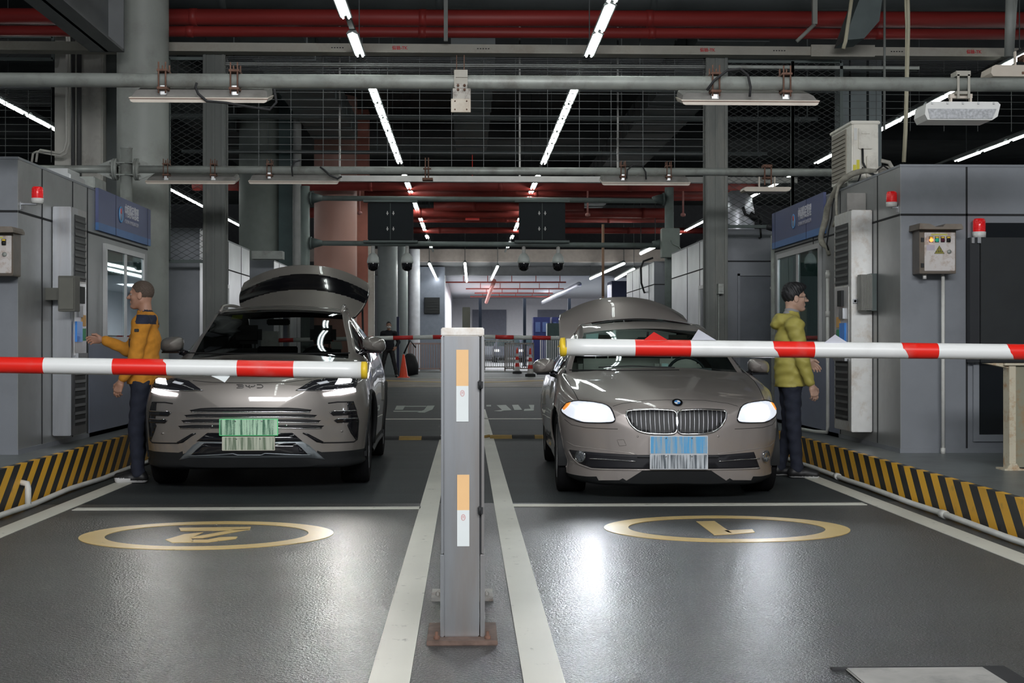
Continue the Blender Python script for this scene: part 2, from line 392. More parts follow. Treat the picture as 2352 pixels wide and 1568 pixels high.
# ------------------------------------------------------------------ floor markings
def ground_poly(name, pts, m, label, cat, group=None, z=0.004):
    b = MB(); b.prism([(p[0], p[1]) for p in pts], 0.0005, z, 'z'); o = b.build(name, m); return tag(o, label, cat, group)
ground_poly('lane_line', [(-0.355, 4.2), (-0.205, 4.2), (-0.215, 24), (-0.345, 24)], M_lwhite, 'worn white lane line running left of the steel post', 'road marking')
ground_poly('lane_line', [(0.205, 4.2), (0.355, 4.2), (0.345, 26), (0.215, 26)], M_lwhite, 'worn white lane line running right of the steel post', 'road marking')
ground_poly('edge_line', [(-3.09, 4.2), (-2.93, 4.2), (-2.93, 13.0), (-3.09, 13.0)], M_lwhite, 'worn white edge line beside the left striped kerb', 'road marking')
ground_poly('edge_line', [(3.07, 4.2), (3.23, 4.2), (3.23, 13.6), (3.07, 13.6)], M_lwhite, 'worn white edge line beside the right striped kerb', 'road marking')
a = onZ(165, 1172); c = onZ(970, 1165)
ground_poly('stop_line', [(a.x, a.y), (c.x-0.012, a.y), (c.x-0.012, a.y+0.14), (a.x, a.y+0.14)], M_lwhite, 'thin white stop line in front of the tall SUV', 'road marking')
a = onZ(1180, 1163); c = onZ(1980, 1155)
ground_poly('stop_line', [(a.x, a.y), (c.x, a.y), (c.x, a.y+0.14), (a.x, a.y+0.14)], M_lwhite, 'thin white stop line in front of the low sedan', 'road marking')
def ring_marking(cx, cy, rx, ry, label, digit):
    t = thing('lane_number_marking', (cx, cy, 0), label, 'road marking')
    b = MB(); n = 64
    vs = []; fs = []
    for k in range(n):
        a = 2*pi*k/n
        for r in (1.0, 0.80):
            for z in (0.0005, 0.004): vs.append((cx + rx*r*cos(a), cy + ry*r*sin(a), z))
    for k in range(n):
        i, j = 4*k, 4*((k+1) % n)
        fs += [(i+1, j+1, j+3, i+3), (i, i+1, j+1, j), (i+2, j+2, j+3, i+3)]
    b.add(vs, fs); b.build('ring', M_lyel, t)
    b = MB()
    for pl in digit:
        P = [onZ(x, y, 0) for x, y in pl]; b.prism([(p.x, p.y) for p in P], 0.0005, 0.0038, 'z')
    b.build('digit', M_lyel, t)
    return t
p = onZ(477, 1228); ring_marking(p.x, p.y, 0.80, 0.66, 'yellow painted ring with an upside-down 2 on the left lane', [[(0+x/2.579, 960+y/2.579) for x, y in q] for q in ([(1060,652),(1487,646),(1480,664),(1070,670)], [(1390,662),(1482,660),(1200,712),(1110,712)], [(980,722),(1090,690),(1205,678),(1130,712),(1150,737),(1020,740)], [(1130,737),(1150,722),(1230,722),(1300,708),(1408,704),(1398,716),(1230,737)])])
p = onZ(1668, 1213); ring_marking(p.x, p.y, 0.81, 0.66, 'yellow painted ring with an upside-down 1 on the right lane', [[(1599,1198),(1641,1197),(1684,1227),(1640,1229)], [(1662,1219),(1728,1216),(1734,1223),(1684,1227)]])
# faded lettering across the lanes beyond the cars
b = MB()
def gp(b, pts):
    P = [onZ(x, y, 0) for x, y in pts]; n = len(P)
    b.prism([(p.x, p.y) for p in P], 0.0005, 0.004, 'z')
def cr(x, y): return (860 + x/5.6, 860 + y/5.6)
for pl in ([(285,402),(398,402),(365,455),(260,455)], [(390,405),(670,405),(668,415),(385,415)], [(245,468),(600,468),(600,480),(245,480)], [(680,402),(775,400),(745,450),(640,492),(550,490),(640,455)]):
    gp(b, [cr(*q) for q in pl])
tag(b.build('painted_lettering', M_lgrn), 'faded pale lettering painted across the left lane beyond the SUV', 'road marking')
b = MB()
for pl in ([(1440,392),(1500,392),(1500,412),(1440,412)], [(1570,395),(1690,392),(1765,460),(1660,465),(1620,475),(1530,470),(1640,455)], [(1770,392),(1850,390),(1900,455),(1800,458)], [(1920,470),(2050,465),(2055,392),(1985,392),(2010,440),(1930,445)]):
    gp(b, [cr(*q) for q in pl])
tag(b.build('painted_lettering', M_lgrn), 'faded pale lettering painted across the right lane beyond the steel post', 'road marking')
# speed humps
def hump(x0, x1, y, label):
    b = MB(); n = max(2, int((x1-x0)/0.28)); w_ = (x1-x0)/n
    prof = [(-0.15, 0), (-0.09, 0.03), (0, 0.042), (0.09, 0.03), (0.15, 0)]
    for k in range(n):
        b.prism([(y+u, v) for u, v in prof], x0+k*w_, x0+(k+1)*w_-0.006, 'x', k % 2)
    b.tube([(x0-0.12, y, 0.008), (x0, y, 0.03)], 0.02, 6, 0)
    return tag(b.build('speed_hump', [M_hump_y, M_rubber]), label, 'speed hump')
M_hump_y = mat('dull_hump_yellow', (0.30, 0.19, 0.05), 0.7, var=0.2, scale=10)
hump(-3.2, -0.28, 17.9, 'rubber speed hump with black and yellow segments behind the SUV')
hump(0.30, 3.2, 18.1, 'rubber speed hump with black and yellow segments behind the sedan')
b = MB(); b.box(-3.2, 3.2, 22.6, 22.78, 0.0005, 0.004)
tag(b.build('cross_line', M_lwhite), 'thin white line painted across both lanes beyond the speed humps', 'road marking')
# steel manhole cover, lower right corner
t = thing('manhole_cover', (1.68, 5.05, 0), 'worn grey metal pit cover in the floor at the lower right corner', 'manhole cover')
a = onZ(1942, 1540); c = onZ(2262, 1540)
b = MB(); b.box(a.x, c.x, a.y-0.55, a.y, 0.0005, 0.012, bev=0.005); b.build('cover_plate', mat('worn_plate', (0.42,0.41,0.39), 0.5, 0.1, var=0.15, scale=8, dirt=(0.09,0.09,0.09), dirt_amt=0.6, dirt_scale=4), t)
b = MB(); b.box(a.x-0.05, c.x+0.09, a.y, a.y+0.03, 0.0004, 0.008); b.box(c.x, c.x+0.09, a.y-0.55, a.y, 0.0004, 0.008); b.build('cover_frame', M_rubber, t)

# ------------------------------------------------------------------ booths
def pbox(b, x0, x1, y0, y1, z0, z1, mi=0, bev=0): return b.box(x0, x1, y0, y1, z0, z1, mi, bev)
def booth(side, X, y0, y1, zb, zt, label, W=3.2, full=True, side_mat=None, front_mat=None, window=None, seams_f=(), seams_s=()):
    """booth block clad in panels; side face at X looks at the lane"""
    sx = side
    t = thing('inspection_booth', (X + sx*W/2, (y0+y1)/2, zb), label, 'booth')
    XO = X + sx*W
    b = MB(); b.box(X, XO, y0, y1, zb, zt)
    b.build('wall_cladding', front_mat or M_panel, t)
    b = MB(); e = 0.004
    zg = zt - 0.42
    # seams: horizontal groove round front and side, vertical seams
    b.box(X - sx*e, XO, y0 - e, y0, zg-0.009, zg+0.009)
    for xs in seams_f: b.box(xs-0.008, xs+0.008, y0 - e, y0, zb+0.3 if False else zb, zt)
    b.build('panel_seam', M_groove, t)
    b = MB(); b.box(X - sx*0.006, X, y0, y1, zb, zt)
    b.build('side_cladding', side_mat or M_panel2, t)
    b = MB()
    b.box(X - sx*0.010, X - sx*0.006, y0, y1, zg-0.009, zg+0.009)
    for yy in seams_s: b.box(X - sx*0.010, X - sx*0.006, yy-0.009, yy+0.009, zb, zt)
    b.build('side_seam', M_groove, t)
    b = MB(); b.box(X - sx*0.010, XO, y0-0.006, y1, zt, zt+0.02); b.build('roof_edge', M_panel, t)
    if full: b = MB(); b.box(X - sx*0.012, XO, y0-0.012, y1, zb, zb+0.04); b.build('plinth', M_panel, t)
    return t
def window(t, side, X, y0, y1, z0, z1, n=2, curtains=True, curt_mat=None):
    """sliding window on the lane side of a booth"""
    s = side; b = MB(); d = 0.035; o = X - s*d
    fw = 0.055
    b.box(X, o, y0, y1, z0, z0+fw); b.box(X, o, y0, y1, z1-fw, z1)
    b.box(X, o, y0, y0+fw, z0+fw, z1-fw); b.box(X, o, y1-fw, y1, z0+fw, z1-fw)
    for k in range(1, n):
        ym = y0 + (y1-y0)*k/n; b.box(X, o + s*0.008, ym-0.05, ym+0.05, z0+fw, z1-fw)
    f = b.build('window_frame', M_frame, t)
    sub(f)
    for k in range(n):
        ya, yb = y0 + (y1-y0)*k/n + 0.055, y0 + (y1-y0)*(k+1)/n - 0.055
        b = MB(); b.box(X - s*0.022, X - s*0.018, ya, yb, z0+fw, z1-fw); b.build('pane', M_winglass if curtains else M_pane, f)
        if curtains:
            b = MB(); m = 22; vs = []
            c0 = ya + (yb-ya)*(0.08 if k == 0 else 0.25); c1_ = yb - (yb-ya)*0.06
            for i in range(m+1):
                yy = c0 + (c1_-c0)*i/m
                for z in (z0+fw+0.01, z1-fw-0.02): vs.append((X - s*(0.009 + 0.004*sin(i*1.9)), yy, z))
            b.add(vs, [(2*i, 2*i+1, 2*i+3, 2*i+2) for i in range(m)], 0, True); b.build('curtain', M_curt, f)
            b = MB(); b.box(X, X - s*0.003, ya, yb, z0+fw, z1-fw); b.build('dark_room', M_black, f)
            # reflection of the hall is left to the pane; the blind hangs in the middle
    return f
RX = 3.79; LX = -3.62
YR0, YL0 = 12.05, 11.35
rb = booth(1, RX, YR0, 17.0, RZ, 2.77, 'large grey inspection booth standing right of the man in the yellow-green hooded jacket', 3.6,
           seams_f=(4.37,), seams_s=(12.72, 14.0, 15.1))
lb = booth(-1, LX, YL0, 15.9, LZ, 2.71, 'large grey inspection booth standing left of the man in the orange jacket', 3.6,
           seams_s=(11.98, 12.9, 13.4), front_mat=M_panel)
window(rb, 1, RX-0.008, 14.72, 16.75, 1.2, 2.30)
window(lb, -1, LX+0.008, 13.95, 15.62, 1.24, 2.22)
# glazed dark front of the right booth, seen past the cabinet
b = MB()
b.box(4.46, 7.3, YR0-0.012, YR0-0.002, 0.42, 2.28); f = b.build('glazed_front', mat('black_glazing', (0.008,0.010,0.012), 0.12, spec=0.5), rb)
b = MB(); b.box(4.42, 4.47, YR0-0.03, YR0-0.002, 0.37, 2.30); b.box(4.47, 7.3, YR0-0.03, YR0-0.002, 0.37, 0.43); b.build('door_frame', M_panel, rb)
b = MB()
for x in (4.72, 5.0): b.box(x, x+0.02, YR0-0.02, YR0-0.012, 0.55, 1.05)
b.build('inner_furniture', M_black, rb)
# blue-grey lower walls below the windows
b = MB(); b.box(RX-0.006, RX-0.012, 14.05, 17.0, RZ, 1.17); b.build('lower_panel', M_panelb, rb)['label'] = 'blue-grey lower wall panel'
b = MB(); b.box(LX+0.006, LX+0.012, 13.45, 15.9, LZ, 1.22); b.build('lower_panel', M_panelb, lb)['label'] = 'blue-grey lower wall panel'

def sign(side, X, y0, y1, z0, z1, label, ylogo, ytext, tsize):
    s = side; t = thing('booth_sign', (X, (y0+y1)/2, z0), label, 'sign')
    b = MB(); b.box(X, X - s*0.03, y0, y1, z0+0.075, z1); b.build('sign_board', M_blue, t)
    b = MB(); b.box(X, X - s*0.031, y0, y1, z0, z0+0.075); b.build('sign_band', M_blueb, t)
    b = MB()
    for yy in (y0+(y1-y0)*0.30, y0+(y1-y0)*0.93): b.box(X - s*0.031, X - s*0.0335, yy-0.006, yy+0.006, z0, z1)
    b.build('sign_joint', M_navy, t)
    xd = (0, 1, 0) if s < 0 else (0, -1, 0)
    Xt = X - s*0.033
    MW = mat('sign_lettering', (0.62, 0.62, 0.68), 0.4)
    zc = (z0 + z1)/2 + 0.045
    text_mesh('sign_lettering', '中国移民管理', tsize, MW, t, (Xt, ytext, zc+0.03), xd, (0,0,1), 0.002, 0.002, sx=0.70)
    text_mesh('sign_lettering', 'CHINA IMMIGRATION', tsize*0.42, mat('sign_lettering_dim', (0.42,0.42,0.5), 0.4), t, (Xt, ytext, zc-0.075), xd, (0,0,1), 0.002, 0.0, sx=1.0)
    b = MB(); b.lathe([(0.085, 0.0), (0.085, -s*0.004), (0.065, -s*0.004), (0.065, 0.0)], (Xt, ylogo, zc-0.02), 'x'); b.build('emblem_ring', mat('emblem_blue', (0.12,0.38,0.75), 0.4), t)
    b = MB(); b.lathe([(0.0, -s*0.003), (0.062, -s*0.003), (0.062, 0.0)], (Xt, ylogo, zc-0.02), 'x'); b.build('emblem_disc', mat('emblem_grey', (0.3,0.36,0.5), 0.4), t)
    b = MB(); b.lathe([(0.0, -s*0.006), (0.03, -s*0.006), (0.03, 0.0)], (Xt, ylogo, zc+0.015), 'x', 12); b.build('emblem_core', mat('emblem_red', (0.6,0.08,0.08), 0.4), t)
sign(1, RX-0.008, 14.55, 17.02, 2.385, 2.82, 'blue and light blue sign board with pale lettering on the right booth', 15.88, 15.36, 0.145)
sign(-1, LX+0.008, 13.68, 15.92, 2.33, 2.74, 'blue and light blue sign board with glaring lettering on the left booth', 14.55, 15.02, 0.145)

# further booths down the rows
def far_booth(side, X, y0, y1, zb, zt, label, dark=None):
    t = booth(side, X, y0, y1, zb, zt, label, 1.1 if (side < 0 and y0 < 20) else 2.6, side_mat=mat('bright_white_cladding', (0.80, 0.81, 0.84), 0.3, 0.1, var=0.1, scale=1.5), seams_s=(y0+0.7, y0+2.2, y0+3.4))
    window(t, side, X - side*0.008, y0+0.9, y0+2.1, 1.0, 2.1, 1, False)
    return t
fb = far_booth(1, 3.55, 18.9, 24.0, RZ, 2.77, 'grey booth behind the right steel column with a closed grey door')
b = MB(); b.box(3.72, 4.47, 18.86, 18.9, RZ, 2.14); b.build('booth_door', mat('door_grey', (0.15,0.165,0.19), 0.45), fb)
b = MB(); b.box(3.69, 3.72, 18.86, 18.885, RZ, 2.18); b.box(3.69, 4.5, 18.86, 18.885, 2.15, 2.18); b.build('door_frame', M_panel, fb)
b = MB(); b.box(4.13, 4.24, 18.852, 18.858, 1.97, 2.00); b.build('door_plate', M_white, fb)
far_booth(-1, -3.57, 18.75, 23.0, LZ, 2.75, 'grey booth behind the round grey column on the left')
far_booth(1, 3.55, 26.3, 30.8, RZ, 2.77, 'dark fronted booth with a white side, third along the right row')
far_booth(-1, -3.50, 25.4, 29.5, LZ, 2.72, 'grey booth seen over the open tailgate, third along the left row')

# ------------------------------------------------------------------ document kiosks on the booth sides
def kiosk(side, X, y0, y1, dx, z0, z1, label):
    s = side; t = thing('inspection_kiosk', (X, y0, z0), label, 'cabinet')
    xo = X - s*dx
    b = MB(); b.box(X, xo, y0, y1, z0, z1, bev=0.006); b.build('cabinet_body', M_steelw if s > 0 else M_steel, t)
    b = MB(); yy0, yy1 = y0+0.11, y1-0.05
    b.box(xo + s*0.0, xo - s*0.004, yy0, yy1, 1.78, 2.36); b.build('louver_panel', M_louver, t)
    b = MB(); 
    for k in range(9):
        z = 1.80 + k*0.062
        b.obox((xo - s*0.005, (yy0+yy1)/2, z+0.02), (s*0.004, 0, 0.016), (0, (yy1-yy0)/2, 0), (0.001, 0, 0.003))
    b.build('louver_slat', M_slatd, t)
    b = MB(); b.box(xo, xo - s*0.004, yy0, yy1, 0.5, 1.08); b.build('louver_panel', M_louver, t)
    b = MB()
    for k in range(8):
        z = 0.52 + k*0.07
        b.obox((xo - s*0.005, (yy0+yy1)/2, z+0.02), (s*0.004, 0, 0.016), (0, (yy1-yy0)/2, 0), (0.001, 0, 0.003))
    b.build('louver_slat', M_slatd, t)
    b = MB(); b.box(xo, xo - s*0.005, yy0-0.02, yy1+0.02, 1.12, 1.76); b.build('device_panel', mat('device_panel_white', (0.75,0.75,0.75), 0.2, 0.4), t)
    b = MB(); b.box(xo, xo - s*0.03, yy0+0.02, yy1-0.02, 1.06, 1.14); b.build('tray', M_steel, t)
    yc = (yy0+yy1)/2
    b = MB(); b.box(xo-s*0.005, xo - s*0.03, yc-0.09, yc+0.06, 1.58, 1.73); b.build('camera_window', M_black, t)
    b = MB(); b.box(xo-s*0.005, xo - s*0.02, yc-0.16, yc+0.02, 1.24, 1.42); b.build('screen', mat('kiosk_screen', (0.05,0.2,0.55), 0.15, emit=0.12, ecol=(0.05,0.25,0.7)), t)
    b = MB(); b.box(xo-s*0.005, xo - s*0.012, yc+0.06, yc+0.16, 1.25, 1.36); b.build('green_notice', mat('notice_green', (0.05,0.35,0.16), 0.5), t)
    b = MB(); b.box(xo-s*0.005, xo - s*0.012, yc+0.04, yc+0.16, 1.38, 1.48); b.build('orange_notice', mat('notice_orange', (0.75,0.42,0.12), 0.5), t)
    b = MB(); b.box(xo-s*0.005, xo - s*0.025, yc-0.12, yc+0.02, 1.46, 1.56); b.build('card_reader', M_steel, t)
    b = MB(); b.cyl((X - s*dx*0.85, y0-0.002, 1.62), (X - s*dx*0.85, y0-0.02, 1.62), 0.012); b.box(X - s*(dx-0.01), X - s*(dx-0.055), y0-0.02, y0, 1.60, 1.64); b.build('door_lock', M_steel, t)
    # lining frame beside the kiosk
    b = MB()
    for k, (ya, yb, dd) in enumerate(((y1+0.06, y1+0.13, 0.05), (y1+0.19, y1+0.23, 0.04))): b.box(X, X - s*dd, ya, yb, z0, z1-0.1)
    b.build('side_frame', M_steelw, t)
    return t
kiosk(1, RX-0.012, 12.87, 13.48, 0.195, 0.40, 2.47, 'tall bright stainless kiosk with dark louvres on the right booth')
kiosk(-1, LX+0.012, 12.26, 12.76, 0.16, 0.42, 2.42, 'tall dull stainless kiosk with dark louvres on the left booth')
# boxes on the kiosk fronts
t = thing('finned_box', (3.7, 12.9, 1.45), 'small grey ribbed metal box mounted before the right kiosk', 'junction box')
p = onY(1978, 712, 12.70); q = onY(2003, 630, 12.70)
b = MB(); b.box(p.x, q.x, 12.70, 12.82, p.z, q.z)
for k in range(7):
    x = p.x + (q.x-p.x)*(k+0.5)/7; b.box(x-0.004, x+0.004, 12.685, 12.70, p.z+0.01, q.z-0.005)
b.build('box_body', mat('box_grey', (0.24,0.24,0.22), 0.5, 0.3), t)
b = MB(); b.box(q.x, RX-0.01, 12.73, 12.87, p.z-0.005, q.z+0.01); b.build('mounting_arm', M_greend, t)
t = thing('wall_box', (-3.6, 12.1, 1.4), 'dark olive metal box hanging on the left booth wall', 'junction box')
p = onY(133, 715, 12.0); q = onY(172, 633, 12.0)
b = MB(); b.box(p.x, q.x, 12.0, 12.16, p.z, q.z, bev=0.004); b.box(LX+0.006, p.x, 12.08, 12.12, p.z+0.1, q.z-0.1); b.build('box_body', mat('box_olive', (0.11,0.11,0.095), 0.5, 0.3), t)
b = MB(); b.box(p.x+0.012, q.x-0.012, 11.99, 12.0, p.z+0.02, q.z-0.02); b.build('box_lid', mat('box_olive2', (0.14,0.14,0.12), 0.5, 0.3), t)
p = onY(2010, 437, 13.2); b = MB(); b.box(3.60, RX-0.012, 13.08, 13.1, 2.475, 2.65); b.box(3.62, 3.67, 13.08, 13.4, 2.47, 2.49)
tag(b.build('metal_flap', M_housing), 'small dark metal plate standing on top of the right kiosk', 'plate')

# ------------------------------------------------------------------ warning beacons
def beacon(x, y, z, r, h, label, arm=None, group=None):
    t = thing('warning_beacon', (x, y, z), label, 'warning light', group)
    b = MB(); b.lathe([(0, z), (r*1.02, z), (r*1.05, z+h*0.30), (r*0.98, z+h*0.31), (0, z+h*0.31)], (x, y, 0), 'z', 20); b.build('beacon_base', M_white, t)
    b = MB(); b.lathe([(r*0.95, z+h*0.31), (r*0.98, z+h*0.6), (r*0.92, z+h*0.93), (r*0.75, z+h), (0, z+h)], (x, y, 0), 'z', 20)
    for k in range(5): b.lathe([(r*0.99, z+h*(0.38+k*0.11)), (r*1.0, z+h*(0.40+k*0.11)), (r*0.97, z+h*(0.42+k*0.11))], (x, y, 0), 'z', 20)
    b.build('red_lens', M_redl, t)
    if arm:
        b = MB(); b.box(min(x, arm), max(x, arm), y-0.02, y+0.02, z-0.012, z); b.box(arm-0.004 if arm > x else arm, arm if arm > x else arm+0.004, y-0.03, y+0.03, z-0.05, z+0.01); b.build('bracket', M_steel, t)
    return t
p = onY(2048, 475, 12.12); beacon(p.x, 12.12, p.z, 0.047, 0.135, 'red warning beacon bracketed to the side of the right booth', RX-0.007)
p = onY(86, 467, 11.43); beacon(p.x, 11.43, p.z, 0.047, 0.135, 'dim red warning beacon bracketed to the left booth', LX+0.007)

# ------------------------------------------------------------------ control boxes
def control_box(xa, ya, xb, yb, Y, ywall, label, hood=True, seed=0):
    """front plate between two photo points on the plane y=Y"""
    p = onY(xa, yb, Y); q = onY(xb, ya, Y); x0, x1, z0, z1 = p.x, q.x, p.z, q.z
    t = thing('control_box', ((x0+x1)/2, Y, z0), label, 'electrical box')
    b = MB(); b.box(x0, x1, Y, ywall, z0, z1, bev=0.004); b.build('box_body', mat('box_brown_steel', (0.17,0.145,0.12), 0.4, 0.7, var=0.2, dirt=(0.12,0.06,0.03), dirt_amt=0.6, dirt_scale=6), t)
    m = 0.028; wx = x1-x0; wz = z1-z0
    dx0, dx1, dz0, dz1 = x0+0.13*wx, x1-0.035*wx, z0+0.06*wz, z1-0.06*wz
    b = MB(); b.box(dx0, dx1, Y-0.008, Y, dz0, dz1, bev=0.003)
    d = b.build('door', mat('rusty_white_door', (0.66,0.62,0.60), 0.35, 0.1, var=0.05, dirt=(0.30,0.15,0.05), dirt_amt=0.9, dirt_scale=7), t); sub(d)
    def P(u, v): return dx0+(dx1-dx0)*u, dz1-(dz1-dz0)*v
    b = MB(); 
    if hood:
        b.prism([(x0-0.03, z1), (x1+0.03, z1), (x1+0.03, z1+0.02), (x1+0.015, z1+0.045), (x0+0.62*wx, z1+0.045), (x0+0.55*wx, z1+0.02), (x0+0.35*wx, z1+0.02), (x0+0.2*wx, z1+0.045), (x0-0.025, z1+0.05)], Y-0.09, ywall, 'y')
        b.build('rain_hood', mat('hood_brown', (0.2,0.17,0.14), 0.5, 0.4, var=0.2, dirt=(0.12,0.06,0.03), dirt_amt=0.6), t)
    cols = [((1.0,0.22,0.05), 3.0), ((0.02,0.32,0.20), 0.4), ((0.10,0.02,0.04), 0), ((0.02,0.02,0.02), 0)]
    for k, (c, e) in enumerate(cols):
        u, v = P(0.21+0.19*k, 0.20)
        b = MB(); b.box(u-0.017, u+0.017, Y-0.014, Y-0.008, v-0.018, v+0.032); b.build('switch_plate', M_black, d)
        b = MB(); b.lathe([(0.0165, Y-0.012), (0.0165, Y-0.022), (0, Y-0.026)], (u, 0, v), 'y', 16); b.build('button', mat('button_%d' % k, c, 0.3, emit=e, ecol=c), d)
        b = MB(); b.box(u-0.013, u+0.013, Y-0.016, Y-0.014, v+0.017, v+0.029); b.build('button_label', M_yel, d)
    u, v = P(0.48, 0.47); r = 0.042
    b = MB(); b.prism([(u-r, v-r*0.62), (u+r, v-r*0.62), (u, v+r*1.0)], Y-0.010, Y-0.008, 'y'); b.build('warning_triangle', mat('warn_yellow', (0.36,0.32,0.05), 0.5), d)
    b = MB(); b.tube([(u-r, Y-0.0105, v-r*0.62), (u+r, Y-0.0105, v-r*0.62), (u, Y-0.0105, v+r*1.0)], 0.0022, 6, closed=True); b.build('triangle_border', M_black, d)
    text_mesh('warning_lettering', '有电危险', 0.016, M_black, d, (u, Y-0.0105, v-0.013), (1,0,0), (0,0,1), 0.0008)
    text_mesh('warning_lettering', 'ϟ', 0.03, M_black, d, (u, Y-0.0105, v+0.010), (1,0,0), (0,0,1), 0.0008)
    u, v = P(0.80, 0.50); b = MB(); b.lathe([(0, Y-0.018), (0.018, Y-0.018), (0.018, Y-0.008)], (u, 0, v), 'y', 16); b.build('door_lock', M_galv, d)
    u, v = P(0.20, 0.39); b = MB(); b.box(u-0.035, u+0.035, Y-0.0095, Y-0.008, v-0.025, v+0.022); b.build('paper_label', mat('lilac_label', (0.52,0.47,0.54), 0.6), d)
    u, v = P(0.48, 0.02); b = MB(); b.box(u-0.07, u+0.07, Y-0.0095, Y-0.008, v-0.018, v-0.004); b.build('paper_label', mat('label_yellow', (0.6,0.58,0.15), 0.6), d)
    b = MB(); b.box(dx0-0.03, dx0-0.005, Y-0.01, Y, dz0+0.03, dz0+0.065); b.box(dx0-0.03, dx0-0.005, Y-0.01, Y, dz1-0.08, dz1-0.045); b.build('hinge', M_black, t)
    return t
control_box(2112, 528, 2196, 628, 11.85, YR0-0.005, 'rusty brown box with a white door and coloured buttons on the right booth')
control_box(-62, 535, 30, 633, 11.15, YL0-0.004, 'rusty brown box with a white door cut off by the left edge', seed=1)
p = onY(2166, 628, 11.95); q = onY(2122, 630, 11.95)
b = MB(); b.tube([(p.x, 11.95, p.z), (p.x, 11.95, RZ+0.005)], 0.0155, 10); b.cyl((p.x, 11.95, RZ), (p.x, 11.95, RZ+0.05), 0.02)
tag(b.build('conduit_pipe', M_wconduit), 'upright white pipe below the control box on the right booth', 'pipe')
b = MB(); b.cyl((q.x, 11.93, q.z), (q.x, 11.93, q.z-0.04), 0.016)
tag(b.build('cable_plug', M_white), 'small white plug under the control box on the right booth', 'plug')
# dark display cabinet and its beacon
t = thing('display_cabinet', (5.0, 11.6, 1.05), 'large dark grey flat cabinet at the right edge on the right booth', 'cabinet')
DY = 11.93; p = onY(2229, 832, DY); q = onY(2229, 545, DY)
b = MB(); b.box(p.x+0.09, p.x+1.6, DY, YR0-0.031, p.z, q.z, bev=0.004); b.build('cabinet_body', mat('charcoal_cabinet', (0.014,0.017,0.019), 0.55, 0.1, var=0.15), t)
b = MB(); b.box(p.x, p.x+0.085, DY+0.01, YR0-0.035, p.z, q.z); b.build('hinge_strip', mat('charcoal_edge', (0.012,0.014,0.018), 0.5), t)
b = MB(); b.box(p.x+0.01, p.x+0.035, DY-0.005, DY+0.01, q.z-0.05, q.z+0.0); b.box(p.x+0.06, p.x+0.09, DY-0.01, DY+0.005, q.z-0.05, q.z+0.005); b.build('latch', M_steel, t)
zc = q.z
p = onY(2249, 542, 11.97); beacon(p.x, 11.97, zc+0.001, 0.055, 0.165, 'red warning beacon standing on the dark cabinet at the right edge')
# rusty cream steel stand at the right edge
t = thing('steel_stand', (4.1, 10.4, RZ), 'rust-flecked cream steel stand at the right edge under the barrier arm', 'stand')
M_rc = mat('rust_flecked_cream', (0.55,0.50,0.38), 0.6, var=0.08, dirt=(0.35,0.16,0.04), dirt_amt=0.9, dirt_scale=9)
p = onY(2316, 1078, 10.4); q = onY(2331, 1078, 10.4)
b = MB(); b.box(p.x, q.x, 10.38, 10.5, RZ, 1.06); b.build('post', M_rc, t)
b = MB(); b.box(q.x, p.x+0.9, 10.40, 10.44, RZ+0.02, 1.06); b.build('side_plate', mat('olive_plate', (0.26,0.25,0.18), 0.6, dirt=(0.3,0.14,0.04), dirt_amt=0.8, dirt_scale=6), t)
b = MB(); b.prism([(p.x-0.04, 10.36), (p.x-0.04, 10.6), (p.x+0.9, 10.6), (p.x+0.9, 10.36)], 1.06, 1.075, 'z'); b.prism([(p.x-0.17, 1.075), (p.x, 1.04), (p.x, 1.075)], 10.40, 10.5, 'y'); b.build('top_plate', M_rc, t)
b = MB(); b.prism([(p.x-0.03, RZ+0.001), (p.x, RZ+0.05), (q.x, RZ+0.05), (q.x+0.03, RZ+0.001)], 10.36, 10.38, 'y'); b.box(p.x-0.05, q.x+0.05, 10.34, 10.52, RZ, RZ+0.012); b.build('foot_plate', M_rc, t)

# ------------------------------------------------------------------ air conditioner and its hoses
t = thing('air_conditioner', (4.0, 14.2, 2.80), 'white outdoor air conditioning unit standing on the right booth roof', 'air conditioner')
M_ac = mat('ac_cream', (0.84,0.81,0.73), 0.5, var=0.04, dirt=(0.35,0.3,0.24), dirt_amt=0.5, dirt_scale=4)
b = MB(); b.box(3.89, 4.16, 13.95, 14.75, 2.88, 3.46, bev=0.012); b.build('casing', M_ac, t)
b = MB(); b.box(3.875, 4.175, 13.935, 14.765, 3.44, 3.475, bev=0.008); b.build('lid', M_ac, t)
b = MB(); b.box(3.882, 3.89, 14.15, 14.7, 2.92, 3.42)
for k in range(11): b.box(3.872, 3.884, 14.17, 14.68, 2.95+k*0.042, 2.957+k*0.042)
b.build('grille', mat('ac_grille', (0.34,0.31,0.26), 0.6), t)
b = MB(); b.box(3.95, 4.09, 13.925, 13.95, 3.19, 3.40, bev=0.006); b.box(3.98, 4.06, 13.915, 13.93, 3.34, 3.37); b.build('service_cover', M_ac, t)
b = MB(); b.box(4.03, 4.13, 13.91, 13.95, 2.90, 3.12, bev=0.008); b.build('valve_cover', M_ac, t)
b = MB(); b.box(3.935, 3.965, 13.944, 13.95, 2.98, 3.08); b.box(3.90, 3.93, 13.944, 13.95, 2.93, 3.03); b.build('yellow_label', mat('label_bright', (0.75,0.68,0.05), 0.5), t)
b = MB(); b.box(3.91, 3.94, 13.944, 13.95, 3.28, 3.40); b.build('rating_label', M_white, t)
b = MB()
for y in (14.05, 14.6): b.box(3.88, 4.18, y, y+0.05, 2.80, 2.88)
b.build('foot', M_galv, t)
